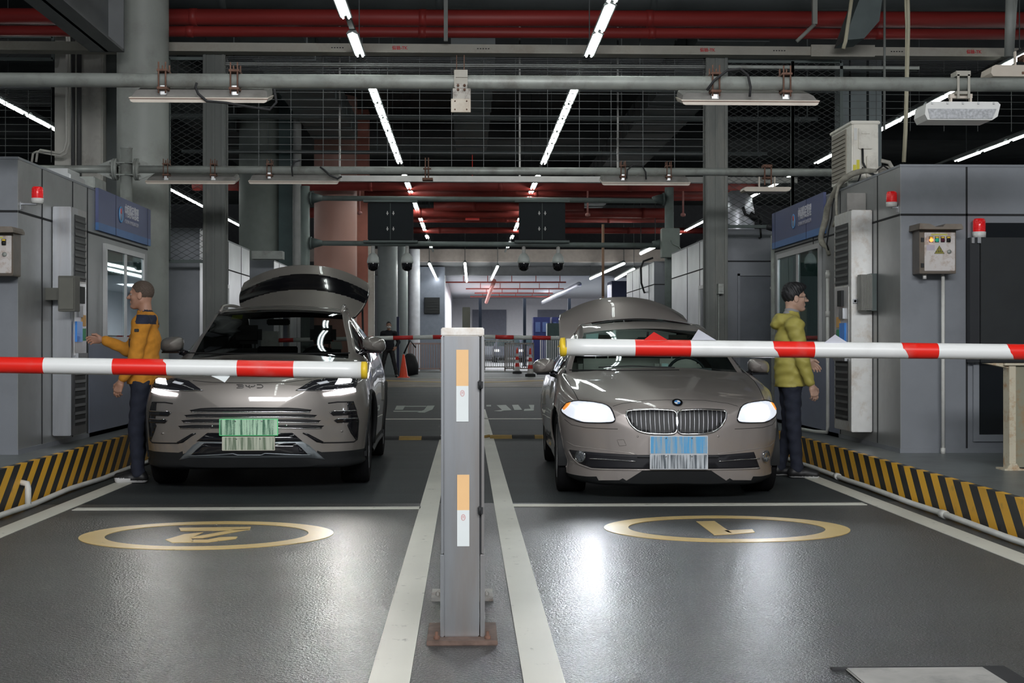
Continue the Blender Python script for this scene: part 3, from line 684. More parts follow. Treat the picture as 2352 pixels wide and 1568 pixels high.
b = MB(); b.tube([(3.99, 13.93, 3.19), (3.985, 13.90, 3.05), (4.02, 13.88, 2.96), (4.10, 13.88, 2.92), (4.22, 13.9, 2.93)], 0.012, 8); b.tube([(3.99, 13.92, 3.0), (3.95, 13.88, 2.90), (3.93, 13.9, 2.84)], 0.008, 6); b.tube([(4.10,13.9,2.95),(4.2,13.92,3.02),(4.27,13.95,2.98)],0.009,6)
b.build('cable', M_black, t)
b = MB(); b.cyl((4.26, 14.1, 2.80), (4.26, 14.1, 2.98), 0.075); b.lathe([(0.075,2.98),(0.09,2.99),(0.08,3.03),(0,3.04)], (4.26,14.1,0), 'z', 16); b.tube([(4.30,14.0,2.82),(4.34,13.98,2.95),(4.28,13.99,3.06),(4.2,14.0,3.08)], 0.022, 8)
tag(b.build('roof_pipe_elbow', mat('wrapped_pipe', (0.42,0.40,0.36), 0.7, var=0.15, scale=14)), 'pale taped pipe bend beside the air conditioning unit on the roof', 'pipe')
b = MB()
def hp(x, y, Y): p = onY(x, y, Y); return (p.x, p.y, p.z)
b.tube([hp(2012,392,13.6), hp(1985,392,13.7), hp(1960,398,13.8), hp(1937,412,13.9), hp(1922,432,14.05), hp(1908,458,14.2), hp(1900,478,14.3), hp(1896,505,14.4), hp(1889,528,14.4), hp(1885,545,14.4), hp(1888,558,14.35), hp(1900,570,14.3), hp(1904,585,14.25)], 0.030, 10,
       rs=[0.02,0.028,0.03,0.032,0.03,0.03,0.032,0.034,0.03,0.03,0.032,0.022,0.02])
b.tube([hp(1935,418,13.9), hp(1925,430,13.85), hp(1921,450,13.8), hp(1921,480,13.75), hp(1923,500,13.7), hp(1918,508,13.72), hp(1913,520,13.75)], 0.014, 8)
tag(b.build('insulated_hose', mat('taped_hose', (0.30,0.285,0.24), 0.75, var=0.25, scale=18)), 'taped grey hose bundle hanging from the roof across the right blue sign', 'hose')
b = MB(); b.tube([hp(1916,455,14.0), hp(1912,470,14.0), hp(1910,500,14.05), hp(1903,530,14.1), hp(1899,560,14.1), hp(1903,575,14.1)], 0.008, 6)
tag(b.build('black_cable', M_black), 'thin black cable beside the taped hose on the right booth', 'cable')
b = MB(); q = hp(1903, 590, 14.2); b.tube([(3.72, 14.25, 1.98), (3.72, 14.25, RZ+0.10), (3.72, 14.28, RZ+0.04), (3.66, 14.6, RZ+0.03), (3.6, 15.3, RZ+0.03)], 0.018, 8)
for z in (1.9, 1.5): b.cyl((3.72, 14.25, z), (3.72, 14.25, z+0.06), 0.024)
tag(b.build('drain_pipe', M_wconduit), 'thin white drain pipe down the right booth wall and along its foot', 'pipe')
# small vents and gadgets on the left booth roof
b = MB(); b.box(-4.0, -3.66, 13.0, 13.5, 2.74, 2.80, bev=0.01); b.box(-3.98, -3.7, 13.05, 13.45, 2.80, 2.85)
tag(b.build('roof_vent', M_frame), 'flat pale metal vent on the left booth roof', 'vent')
b = MB(); b.box(-3.86, -3.64, 13.75, 14.2, 2.74, 2.86, bev=0.01)
tag(b.build('roof_box', M_galv), 'small grey box on the left booth roof by the sign', 'box')
# ================================================================== STEEL POST BETWEEN THE LANES
t = thing('barrier_rest_post', (-0.03, 5.9, 0), 'tall stainless steel post with reflective stickers between the two lanes', 'post')
s0 = onY(1013, 1465, 5.72); s1 = onY(1112, 1465, 5.72); zt = onY(1060, 752, 5.72).z
px0, px1 = s0.x, s1.x
b = MB(); b.box(px0+0.012, px1-0.02, 5.72, 5.95, 0.02, zt-0.03, bev=0.004); b.build('door_panel', M_steel, t)
b = MB(); b.box(px0, px1, 5.715, 5.99, zt-0.035, zt, bev=0.004); b.build('cap', M_steelw, t)
b = MB(); b.box(px0, px0+0.011, 5.712, 5.99, 0.36, zt-0.035, bev=0.003); b.box(px0-0.003, px0+0.013, 5.715, 5.99, 0.02, 0.358, bev=0.003); b.build('left_edge', M_steel, t)
b = MB(); b.box(px1-0.011, px1, 5.712, 5.99, 0.36, zt-0.035, bev=0.003); b.box(px1-0.016, px1+0.003, 5.715, 5.99, 0.02, 0.358, bev=0.003); b.build('right_edge', M_steel, t)
b = MB(); b.box(px1-0.0195, px1-0.011, 5.725, 5.74, 0.36, zt-0.03); b.build('door_gap', M_black, t)
for yy in (883, 1172):
    p = onY(1105, yy, 5.7); b = MB(); b.box(p.x-0.014, p.x+0.008, 5.702, 5.72, p.z-0.013, p.z+0.013); b.cyl((p.x-0.005, 5.70, p.z-0.018), (p.x-0.005, 5.70, p.z+0.018), 0.005, 10); b.build('hinge', M_black, t)
M_refo = mat('reflective_orange', (0.80, 0.50, 0.24), 0.4, var=0.04); M_refw = mat('reflective_white', (0.72, 0.76, 0.76), 0.35, var=0.03); M_mark = mat('sticker_print_red', (0.65, 0.22, 0.22), 0.5)
for (ya, ym, yb, xa, xb) in ((803, 886, 968, 1048, 1076), (1090, 1171, 1254, 1050, 1078)):
    a = onY(xa, ya, 5.718); m_ = onY(xb, ym, 5.718); c = onY(xb, yb, 5.718)
    b = MB(); b.box(a.x, m_.x, 5.7165, 5.7185, m_.z, a.z); s_ = b.build('orange_sticker', M_refo, t)
    b = MB(); b.box(a.x, m_.x, 5.7165, 5.7185, c.z, m_.z); s_ = b.build('white_sticker', M_refw, t); sub(s_)
    cx = (a.x+m_.x)/2; cz = m_.z-0.03
    b = MB(); b.tube([(cx+0.0085*cos(k*pi/8), 5.716, cz+0.0125*sin(k*pi/8)) for k in range(16)], 0.0007, 5, closed=True)
    b.tube([(cx+0.0065*cos(k*pi/8), 5.716, cz+0.010*sin(k*pi/8)) for k in range(16)], 0.0004, 5, closed=True); b.build('print_ring', M_mark, s_)
    text_mesh('print_lettering', '页', 0.011, M_mark, s_, (cx, 5.716, cz), (1,0,0), (0,0,1), 0.0003)
b = MB(); q = onY(980, 1478, 5.66); q2 = onY(1143, 1478, 5.66)
b.box(q.x, q2.x, 5.64, 6.02, 0.0, 0.02, bev=0.003); b.build('base_plate', mat('rusty_plate', (0.15,0.10,0.08), 0.7, 0.3, var=0.3, scale=20), t)
for x in (q.x+0.04, q2.x-0.04): b = MB(); b.lathe([(0.013, 0.02), (0.013, 0.032), (0.007, 0.033), (0.006, 0.05), (0, 0.051)], (x, 5.68, 0), 'z', 8); b.build('anchor_bolt', M_rust, t)
b = MB(); p = onZ(993, 1362); p2 = onZ(1131, 1362); b.box(p.x, p2.x, 6.62, 6.86, 0.0, 0.018)
for x in (p.x+0.03, p2.x-0.03): b.lathe([(0.011, 0.018), (0.011, 0.03), (0, 0.04)], (x, 6.68, 0), 'z', 8)
b.box(-0.09, 0.03, 5.95, 6.8, 0.0, 0.05)
b.build('rear_foot', mat('grimy_foot', (0.33,0.32,0.3), 0.6, 0.3, var=0.15, dirt=(0.15,0.1,0.07), dirt_amt=0.8, dirt_scale=12), t)

# ================================================================== NEAR BARRIER ARMS
def arm_mat(name, edges, slanted=()):
    """stripes along X: edges = list of (x0,x1) red; slanted = list of (x0,x1,k) where the tape has peeled on a slant"""
    m = bpy.data.materials.new(name); m.use_nodes = True
    nt = m.node_tree; b = nt.nodes['Principled BSDF']; L = nt.links
    tc = nd(m, 'ShaderNodeTexCoord'); sp = nd(m, 'ShaderNodeSeparateXYZ'); L.new(tc.outputs['Object'], sp.inputs[0])
    nz = nd(m, 'ShaderNodeTexNoise'); nz.inputs['Scale'].default_value = 12; L.new(tc.outputs['Object'], nz.inputs['Vector'])
    def math(op, a, c):
        n = nd(m, 'ShaderNodeMath', operation=op)
        for i, q in enumerate((a, c)):
            if isinstance(q, (int, float)): n.inputs[i].default_value = q
            else: L.new(q, n.inputs[i])
        return n.outputs[0]
    acc = None
    def interval(xs, x0, x1): return math('MULTIPLY', math('GREATER_THAN', xs, x0), math('LESS_THAN', xs, x1))
    for (x0, x1) in edges:
        r = interval(sp.outputs['X'], x0, x1); acc = r if acc is None else math('MAXIMUM', acc, r)
    pale = None
    for (x0, x1, k, zc, sgn) in slanted:
        # peeled corner: cut the red away where x + k*(z - zc) passes x0
        wob = math('MULTIPLY_ADD', nz.outputs[0], 0.05)
        wn_ = [n for n in m.node_tree.nodes][-1]; wn_.inputs[2].default_value = -0.025
        sx = math('ADD', math('ADD', sp.outputs['X'], math('MULTIPLY', math('SUBTRACT', sp.outputs['Z'], zc), k)), wob)
        cut = math('GREATER_THAN', sx, x0) if sgn > 0 else math('LESS_THAN', sx, x1)
        r = math('MULTIPLY', interval(sp.outputs['X'], x0 if sgn < 0 else x0-0.0, x1), cut)
        acc = math('MAXIMUM', acc, r)
    mx = nd(m, 'ShaderNodeMixRGB'); mx.inputs[1].default_value = (0.78, 0.79, 0.78, 1); mx.inputs[2].default_value = (0.78, 0.02, 0.012, 1); L.new(acc, mx.inputs[0])
    n2 = nd(m, 'ShaderNodeTexNoise'); n2.inputs['Scale'].default_value = 5; n2.inputs['Detail'].default_value = 8; L.new(tc.outputs['Object'], n2.inputs['Vector'])
    r2 = nd(m, 'ShaderNodeValToRGB'); r2.color_ramp.elements[0].position = 0.55; r2.color_ramp.elements[1].position = 0.8; r2.color_ramp.elements[0].color = (0,0,0,1); r2.color_ramp.elements[1].color = (0.35,0.35,0.35,1); L.new(n2.outputs[0], r2.inputs[0])
    m2 = nd(m, 'ShaderNodeMixRGB'); m2.inputs[2].default_value = (0.4, 0.38, 0.35, 1); L.new(r2.outputs[0], m2.inputs[0]); L.new(mx.outputs[0], m2.inputs[1])
    L.new(m2.outputs[0], b.inputs['Base Color']); b.inputs['Roughness'].default_value = 0.32
    return m
AY = 7.0; R_ARM = 0.0425
def X_at(px, Y=AY-R_ARM): return onY(px, 790, Y).x
zl0 = onY(0, 838, AY).z; zl1 = onY(838, 850, AY).z
t = thing('boom_barrier', (X_at(0), AY, zl0), 'red and white barrier arm reaching in from the left before the tall SUV', 'barrier arm')
b = MB(); xa, xb = X_at(-260), X_at(830)
def arm_tube(b, xa, xb, za, zb_, r0, r1, n=20, m=24):
    pts = []; rs = []
    for i in range(m+1):
        f = i/m; x = xa+(xb-xa)*f; pts.append((x, AY, za+(zb_-za)*f)); rs.append(r0+(r1-r0)*f)
    b.tube(pts, 0, n, 0, True, rs)
kz = (zl1-zl0)/(X_at(838)-X_at(0))
arm_tube(b, xa, xb, zl0+kz*(xa-X_at(0)), zl1, 0.040, 0.0425)
am = arm_mat('red_white_arm_left', [(X_at(-60), X_at(97)), (X_at(543), X_at(673))], [(X_at(256), X_at(381), 1.0, zl0+0.01, -1)])
t['_o'] = [0, 0, 0]; t.location = (0, 0, 0)
b.build('arm_tube', am, t)
b = MB(); b.tube([(xb-0.002, AY, zl1), (xb+0.02, AY, zl1), (xb+0.028, AY, zl1)], 0.044, 20, 0, True, [0.044, 0.044, 0.036]); b.build('end_cap', M_yel, t)
b = MB(); p = onY(500, 868, AY-0.03); b.add([(p.x-0.05, AY-0.01, p.z+0.015), (p.x+0.06, AY-0.012, p.z+0.012), (p.x+0.035, AY-0.03, p.z-0.022), (p.x+0.0, AY-0.02, p.z-0.004)], [(0,1,2,3)]); b.build('peeling_tape', M_refw, t)
zr0 = onY(1290, 797, AY).z; zr1 = onY(2352, 808, AY).z
t = thing('boom_barrier', (0, 0, 0), 'red and white barrier arm with peeling tape reaching in from the right before the sedan', 'barrier arm', local=True)
b = MB(); xa, xb = X_at(1302), X_at(2600)
arm_tube(b, xa, xb, zr0, zr0+(zr1-zr0)*(2600-1290)/(2352-1290), 0.0435, 0.0385)
am = arm_mat('red_white_arm_right', [(X_at(1460), X_at(1588))],
   [(X_at(1778), X_at(1873), 0.9, zr0-0.01, 1), (X_at(2075), X_at(2158), 0.7, zr0, 1), (X_at(2318), X_at(2420), 0.7, zr0-0.01, 1)])
b.build('arm_tube', am, t)
b = MB(); xx = X_at(1296); b.tube([(xx-0.022, AY, zr0), (xx-0.016, AY, zr0), (xx+0.006, AY, zr0), (xx+0.006, AY, zr0)], 0.05, 20, 0, True, [0.030, 0.047, 0.049, 0.040]); b.build('end_cap', M_yel, t)
b = MB(); b.tube([(xx+0.004, AY, zr0), (xa+0.002, AY, zr0)], 0.036, 20); b.build('cap_neck', M_housing, t)
def flap(name, pts, m, lab):
    b = MB(); P = [onY(x, y, AY + dy) for x, y, dy in pts]; n = len(P)
    b.add(P + [p + Vector((0, 0.0015, 0)) for p in P], [tuple(range(n)), tuple(range(2*n-1, n-1, -1))] + [(i, (i+1) % n, n+(i+1) % n, n+i) for i in range(n)])
    o = b.build(name, m, t); o['label'] = lab
flap('tape_flap', [(1478,781,-0.02),(1502,762,-0.035),(1535,781,-0.02)], mat('red_tape', (0.72,0.04,0.035), 0.25), 'lifted red tape corner')
flap('tape_flap', [(1588,781,-0.02),(1604,756,-0.04),(1645,781,-0.02)], mat('white_tape', (0.62,0.63,0.70), 0.3), 'lifted white tape corner')
flap('tape_flap', [(1890,789,-0.02),(1918,768,-0.04),(1948,787,-0.02)], mat('white_tape', (0.62,0.63,0.70), 0.3), 'lifted white tape corner')

# ================================================================== GANTRY PIPES AND FLOODLIGHTS
def xz(px, py, Y): p = onY(px, py, Y); return p.x, p.z
G1 = 9.7
x0, z0 = xz(-200, 182, G1); x1, z1 = xz(2600, 196, G1)
t = thing('overhead_pipe', (0, G1, 3.0), 'large pale steel pipe crossing the whole picture near the top, nearest of the overhead pipes', 'pipe')
b = MB(); b.tube([(x0, G1, z0), (x1, G1, z1)], 0.049, 20); b.build('pipe_tube', M_galv, t)
b = MB(); p = onY(180, 188, G1)
for px in (-150, 1640, 2560): p = onY(px, 190, G1); b.tube([(p.x-0.03, G1, p.z), (p.x+0.03, G1, p.z)], 0.054, 16)
b.build('pipe_collar', M_galv, t)
G2 = 16.0
t = thing('overhead_pipe', (0, G2, 3.2), 'thinner pale steel pipe crossing behind the first, bolted to a short post on the left', 'pipe')
x0, z0 = xz(60, 388, G2); x1, z1 = xz(1935, 396, G2); xp, _ = xz(290, 390, G2)
b = MB(); b.tube([(x0, G2, z0), (xp-0.1, G2, z0)], 0.045, 16); b.tube([(xp+0.1, G2, z0), (x1, G2, z1)], 0.045, 16); b.build('pipe_tube', M_galv, t)
for sx in (-1, 1):
    b = MB(); b.cyl((xp+sx*0.10, G2, z0), (xp+sx*0.12, G2, z0), 0.125); b.cyl((xp+sx*0.125, G2, z0), (xp+sx*0.145, G2, z0), 0.125)
    for a in (0.7, 2.4, 3.9, 5.5): b.tube([(xp-0.0+sx*0.0, G2+0.1*cos(a), z0+0.1*sin(a)), (xp+sx*0.17, G2+0.1*cos(a), z0+0.1*sin(a))], 0.009, 6)
    b.prism([(xp+sx*0.145, z0-0.12), (xp+sx*0.145, z0+0.12), (xp+sx*0.36, z0+0.03), (xp+sx*0.36, z0-0.03)], G2-0.006, G2+0.006, 'y')
    b.build('flange', M_galv, t)
b = MB(); b.cyl((xp, G2, LZ), (xp, G2, onY(290,342,G2).z), 0.067); b.lathe([(0.067, onY(290,342,G2).z), (0.072, onY(290,341,G2).z), (0.072, onY(290,338,G2).z), (0, onY(290,337,G2).z)], (xp, G2, 0)); b.build('post', M_galv, t)

def floodlight(Y, xa, xb, ytop, ybot, pipe_z, label, brackets, cable=None, rim=0.035):
    """long floodlight hung under a pipe: housing back tilted to the lane ahead, cream rim below"""
    a = onY(xa, ybot, Y); c = onY(xb, ytop, Y); L = c.x-a.x; hz = c.z-a.z
    t = thing('floodlight', ((a.x+c.x)/2, Y, a.z), label, 'floodlight')
    ch = min(0.05, L*0.06)
    b = MB()
    # housing: trapezoid along X, sloping back
    zt_, zb_ = c.z, a.z+rim
    out = [(a.x+ch*0.2, zb_), (a.x+ch*0.5, zt_-hz*0.2), (a.x+ch, zt_), (c.x-ch, zt_), (c.x-ch*0.5, zt_-hz*0.2), (c.x-ch*0.2, zb_)]
    n = len(out); vs = []
    for (yo, sc) in ((0.0, 1.0), (0.26, 1.0)):
        for (x, z) in out: vs.append((x, Y-0.05 + yo + (z-zb_)*1.1, z + (0 if yo == 0 else 0.075)))
    b.add(vs, [tuple(range(n))[::-1], tuple(range(n, 2*n))] + [(i, (i+1) % n, n+(i+1) % n, n+i) for i in range(n)])
    b.build('housing', M_housing, t)
    b = MB(); ol = [(a.x, zb_), (a.x+ch*0.3, a.z+0.006), (a.x+ch*0.6, a.z), (c.x-ch*0.6, a.z), (c.x-ch*0.3, a.z+0.006), (c.x, zb_)]
    b.add([(x, Y-0.075, z) for x, z in ol] + [(x, Y+0.21, z+0.07) for x, z in ol], [(0,1,2,3,4,5), (11,10,9,8,7,6)] + [(i, (i+1) % 6, 6+(i+1) % 6, 6+i) for i in range(6)])
    rimo = b.build('lamp_rim', M_ledoff, t)
    b = MB(); b.box(a.x+0.004, c.x-0.004, Y-0.08, Y-0.074, zb_-0.012, zb_-0.008); b.build('rim_groove', M_rust, t)
    for px in brackets:
        q = onY(px, ytop, Y); b = MB()
        b.box(q.x-0.024, q.x+0.024, Y-0.03, Y+0.01, c.z-0.055, c.z+0.012); b.build('bracket_foot', M_frame, t)
        b = MB(); b.box(q.x-0.035, q.x+0.035, Y-0.075, Y+0.075, pipe_z-0.072, pipe_z-0.056); b.box(q.x-0.035, q.x+0.035, Y-0.075, Y+0.075, pipe_z+0.052, pipe_z+0.066)
        for dx in (-0.024, 0.024):
            for dy in (-0.066, 0.06): b.cyl((q.x+dx, Y+dy, pipe_z-0.10), (q.x+dx, Y+dy, pipe_z+0.115), 0.006, 6)
        b.box(q.x-0.02, q.x-0.012, Y-0.02, Y+0.0, c.z-0.02, pipe_z-0.05); b.box(q.x+0.012, q.x+0.02, Y-0.02, Y+0.0, c.z-0.02, pipe_z-0.05)
        b.build('pipe_clamp', M_rust, t)
    if cable:
        b = MB(); b.tube([onY(x, y, Y-0.1) for x, y in cable], 0.009, 8); b.build('cable', M_rubber, t)
    return t
pz = lambda px, Y, a, c: a + (c-a)*px
zg1 = onY(450, 185, G1).z
floodlight(G1, 301, 620, 202, 239, zg1, 'long grey floodlight with two rusty clamps under the nearest pipe, upper left', (377, 541), [(452,190),(449,200),(455,215),(475,232),(520,236),(570,245),(620,252),(635,235),(630,205)])
zg1 = onY(1700, 192, G1).z
floodlight(G1, 1561, 1877, 214, 245, zg1, 'long cream-rimmed floodlight under the nearest pipe, right of centre', (1641, 1803), [(1624,207),(1640,185),(1670,162),(1700,158),(1718,172),(1724,200),(1722,222)])
zg2 = onY(500, 390, G2).z
floodlight(G2, 336, 545, 406, 424, zg2, 'long floodlight under the second pipe just right of its flanged post', (383, 491))
floodlight(G2, 572, 780, 400, 424, zg2, 'long floodlight under the second pipe above the SUV', (620,), [(672,405),(670,385),(676,372),(690,368)])
b = MB(); p = [onY(x, y, G2-0.1) for x, y in ((735,383),(745,390),(758,403),(775,410),(785,405))]; b.tube(p, 0.011, 8); tag(b.build('black_cable', M_black), 'short black cable looping below the second pipe above the SUV', 'cable')
zg2 = onY(1500, 394, G2).z
floodlight(G2, 1380, 1584, 404, 427, zg2, 'long floodlight under the second pipe above the sedan', (1430, 1535), [(1439,410),(1441,390),(1455,378),(1475,380),(1483,395),(1484,412)])
# end-on lamp, upper right
def hung_lamp(Y, xa, xb, ytop, ybot, label, pipe_y, face):
    a = onY(xa, ybot, Y); c = onY(xb, ytop, Y); pzz = onY((xa+xb)/2, pipe_y, Y).z
    t = thing('floodlight', ((a.x+c.x)/2, Y, a.z), label, 'floodlight')
    b = MB(); d = (c.z-a.z)
    b.prism([(a.x+0.02, a.z), (a.x, a.z+d*0.3), (a.x+0.01, c.z-d*0.15), (a.x+0.04, c.z), (c.x-0.02, c.z), (c.x, c.z-d*0.15), (c.x-0.02, a.z+d*0.2), (c.x-0.06, a.z)], Y-0.04, Y+0.2, 'y'); b.build('housing', M_white if face else M_ledoff, t)
    if face:
        b = MB(); b.prism([(a.x+0.035, a.z+0.008), (a.x+0.02, a.z+d*0.6), (c.x-0.03, a.z+d*0.6), (c.x-0.06, a.z+0.008)], Y-0.046, Y-0.04, 'y'); b.build('glass_face', mat('speckled_lamp_face', (0.42,0.43,0.45), 0.35, var=0.3, scale=60), t)
        b = MB()
        for k in range(5): x = a.x+0.05+(c.x-a.x-0.1)*k/4; b.box(x-0.006, x+0.006, Y-0.05, Y-0.04, c.z-0.018, c.z-0.004)
        b.build('clip', M_frame, t)
    mx_ = (a.x+c.x)/2
    for dx in (-0.07, 0.07) if face else (-0.09, 0.09): b = MB(); b.box(mx_+dx-0.007, mx_+dx+0.007, Y-0.01, Y+0.02, c.z-0.01, c.z + (0.055 if face else 0.12)); b.build('yoke', M_ledoff, t)
    if face: b = MB(); b.box(mx_-0.08, mx_+0.08, Y-0.012, Y+0.03, c.z+0.03, c.z+0.06); b.build('yoke_plate', M_ledoff, t)
    b = MB(); b.box(mx_-0.05, mx_+0.05, Y-0.06, Y+0.06, pzz+0.05, pzz+0.085)
    for dx in (-0.045, 0.03): b.box(mx_+dx, mx_+dx+0.016, Y-0.06, Y-0.052, c.z+0.02, pzz+0.06)
    b.box(mx_-0.05, mx_+0.05, Y-0.05, Y+0.05, pzz-0.075, pzz-0.055)
    b.build('pipe_clamp', M_creamd if face else M_rust, t)
    return t
hung_lamp(G1, 2120, 2293, 236, 277, 'pale floodlight showing its speckled face, hung on the nearest pipe upper right', 194, True)
hung_lamp(G2, 1707, 1816, 430, 440, 'small pale lamp on chains under the second pipe, left of the air conditioning unit', 396, False)
# centre bracket
t = thing('pipe_bracket', (-0.3, G1, 2.9), 'cream perforated steel bracket with a blank plate hanging from the nearest pipe at centre', 'bracket')
def pb(b, xa, ya, xb, yb, Y0, Y1): p = onY(xa, yb, Y0); q = onY(xb, ya, Y0); b.box(p.x, q.x, Y0, Y1, p.z, q.z)
b = MB(); pb(b, 1043, 160, 1074, 177, G1-0.07, G1+0.07); pb(b, 1043, 177, 1047, 200, G1-0.07, G1-0.06); pb(b, 1044, 177, 1074, 194, G1-0.062, G1-0.056); b.build('upper_clamp', M_creamd, t)
b = MB(); pb(b, 1045, 191, 1073, 202, G1-0.075, G1-0.06); pb(b, 1040, 203, 1081, 227, G1-0.08, G1-0.06); b.build('drilled_plate', mat('spotted_cream', (0.42,0.39,0.35), 0.6, dirt=(0.1,0.08,0.06), dirt_amt=1.0, dirt_scale=14), t)
b = MB(); pb(b, 1036, 227, 1081, 257, G1-0.09, G1-0.06); b.build('blank_plate', mat('cream_plate', (0.55,0.49,0.40), 0.5, dirt=(0.3,0.18,0.1), dirt_amt=0.6), t)
b = MB()
for x in (1045, 1072):
    for y in (232, 251): p = onY(x, y, G1-0.092); b.cyl((p.x, G1-0.095, p.z), (p.x, G1-0.09, p.z), 0.005, 8)
for x in (1052, 1067):
    for y in (196, 206): p = onY(x, y, G1-0.082); b.cyl((p.x, G1-0.088, p.z), (p.x, G1-0.076, p.z), 0.009, 8)
b.build('bolt', M_rust, t)
b = MB()
for x in (1049, 1066): p = onY(x, 130, G1); q = onY(x, 200, G1); b.tube([(p.x, G1-0.05, p.z), (q.x, G1-0.05, q.z)], 0.003, 5)
b.build('threaded_rod', M_rust, t)
# thin bracket on second pipe
b = MB()
for x in (977, 984): p = onY(x, 362, G2-0.06); q = onY(x, 413, G2-0.06); b.tube([p, q], 0.008, 6)
pb(b, 970, 408, 994, 413, G2-0.07, G2+0.07); pb(b, 972, 386, 990, 388, G2-0.07, G2+0.07)
tag(b.build('pipe_clamp', M_rust), 'rusty threaded clamp on the second pipe at centre', 'bracket')

# ================================================================== COLUMNS, BEAMS, BIG PIPES OF THE HALL
def col_round(px, Y, r, z0, z1, m, label, flut=None):
    p = onY(px, 700, Y); b = MB(); b.lathe([(r, z0), (r, z1)], (p.x, Y, 0), 'z', 48)
    b.lathe([(r+0.03, z0), (r+0.03, z0+0.12), (r, z0+0.14)], (p.x, Y, 0), 'z', 48)
    return tag(b.build('column', m), label, 'column')
M_colgrey = mat('column_grey_paint', (0.36, 0.38, 0.35), 0.5, var=0.06, scale=1.5, dirt=(0.2,0.19,0.17), dirt_amt=0.5, dirt_scale=1)
col_round(328, 17.5, 0.315, LZ, 7.3, M_colgrey, 'thick round grey column rising behind the left booth sign')
p = onY(180, 300, 20.0)
b = MB(); b.box(p.x-0.34, p.x+0.34, 20.0, 20.7, LZ, 7.3, bev=0.02)
tag(b.build('pillar', M_cream), 'square cream pillar with conduits at the upper left', 'pillar')
b = MB(); b.box(p.x+0.345, p.x+0.55, 20.2, 20.9, LZ, 7.3); b.box(p.x+0.70, p.x+0.85, 20.2, 20.9, LZ, 7.3)
tag(b.build('downpipe_casing', mat('grey_green_casing', (0.13,0.15,0.145), 0.5)), 'grey-green casing between the cream pillar and the round column', 'casing')
b = MB()
for px, r in ((168, 0.028), (182, 0.035)): q = onY(px, 100, 19.8); b.tube([(q.x, 19.8, 2.6), (q.x, 19.8, 6.2)], r, 8)
tag(b.build('conduit_pipe', mat('dark_conduit', (0.10,0.10,0.10), 0.5, 0.3)), 'pair of dark vertical pipes on the cream pillar', 'pipe')
b = MB()
def pl(pts, Y): return [onY(x, y, Y) for x, y in pts]
b.tube(pl([(122,72),(122,62),(132,58),(148,60),(157,72),(159,90),(158,330),(152,352),(140,358),(85,348),(76,352),(73,372)], 19.7), 0.016, 8)
b.tube(pl([(124,76),(126,68),(134,64),(146,66),(152,76),(154,92),(153,325),(147,346),(138,352),(92,344),(86,350),(83,372)], 19.65), 0.016, 8)
tag(b.build('cream_conduit', M_cream), 'pair of bent cream conduits running down the square pillar', 'pipe')
# diagonal-looking steel beam at the top left and its hanger
b = MB(); xb = onY(246, 119, 16.8); b.box(xb.x-0.02, xb.x+0.02, 7.5, 16.8, xb.z, xb.z+0.75); b.box(xb.x-0.20, xb.x+0.20, 7.5, 16.8, xb.z, xb.z+0.03); b.box(xb.x-0.20, xb.x+0.20, 7.5, 16.8, xb.z+0.72, xb.z+0.75)
b.box(xb.x-0.2, xb.x+0.2, 16.78, 16.82, xb.z, xb.z+2.4)
tag(b.build('steel_beam', mat('beam_grey', (0.19,0.2,0.205), 0.5, 0.1, var=0.12, scale=2)), 'deep grey steel beam running back to the round column, top left', 'beam')
# H columns beside the lanes carrying the rolling grilles
def hcol(px, Y, label, z1=5.05):
    p = onY(px, 500, Y); x = p.x; b = MB()
    b.box(x-0.145, x+0.145, Y-0.11, Y-0.09, LZ if x < 0 else RZ, z1); b.box(x-0.145, x+0.145, Y+0.09, Y+0.11, LZ if x < 0 else RZ, z1); b.box(x-0.012, x+0.012, Y-0.09, Y+0.09, LZ if x < 0 else RZ, z1)
    b.box(x-0.02, x+0.01, Y-0.125, Y-0.11, LZ, z1)
    for s in (-1, 1): b.box(x+s*0.10, x+s*0.135, Y-0.13, Y-0.11, LZ, z1)
    return tag(b.build('steel_column', mat('weathered_steel', (0.15,0.16,0.15), 0.55, 0.3, var=0.2, scale=2, stretch=(1,1,0.2), dirt=(0.28,0.27,0.24), dirt_amt=0.5, dirt_scale=3)), label, 'column')
G3 = 18.3
hcol(495, G3, 'weathered grey steel column behind the SUV on the left kerb')
hcol(1643, G3, 'weathered grey steel column behind the sedan on the right kerb')
b = MB(); p = onY(1653, 675, 18.15); b.box(p.x-0.035, p.x+0.035, 18.05, 18.17, p.z+0.0, p.z+0.13); b.box(p.x-0.02, p.x+0.02, 18.04, 18.05, p.z+0.03, p.z+0.10); b.tube([(p.x-0.02, 18.12, p.z), (p.x-0.02, 18.12, 0.5)], 0.01, 6)
tag(b.build('switch_box', M_galv), 'small grey switch box on the right steel column', 'switch box')
# rolling grille between the columns
def grille(px0, px1, py0, py1, Y, nx, label, tw=0.0035):
    a = onY(px0, py1, Y); c = onY(px1, py0, Y)
    t = thing('rolling_grille', (0.5*(a.x+c.x), Y, a.z), label, 'grille'); b = MB()
    n = int((c.z-a.z)/0.098)
    for k in range(n):
        z = c.z - k*0.098
        if z < a.z: break
        b.box(a.x, c.x, Y-tw, Y+tw, z-tw, z+tw)
    for k in range(nx+1):
        x = a.x+(c.x-a.x)*k/nx; b.box(x-tw, x+tw, Y-tw-0.004, Y+tw-0.004, a.z, c.z)
    b.build('grille_wires', mat('grille_wire', (0.10,0.108,0.108), 0.5, 0.3), t)
    b = MB()
    for k in range(11): z = c.z - 0.02 - k*0.022; b.box(a.x, c.x, Y-0.05, Y-0.044, z-0.003, z+0.003)
    b.box(a.x, c.x, Y-0.03, Y+0.03, c.z, c.z+0.05)
    b.build('rolled_slats', mat('slat_dark', (0.10,0.105,0.11), 0.5, 0.3), t)
    return t
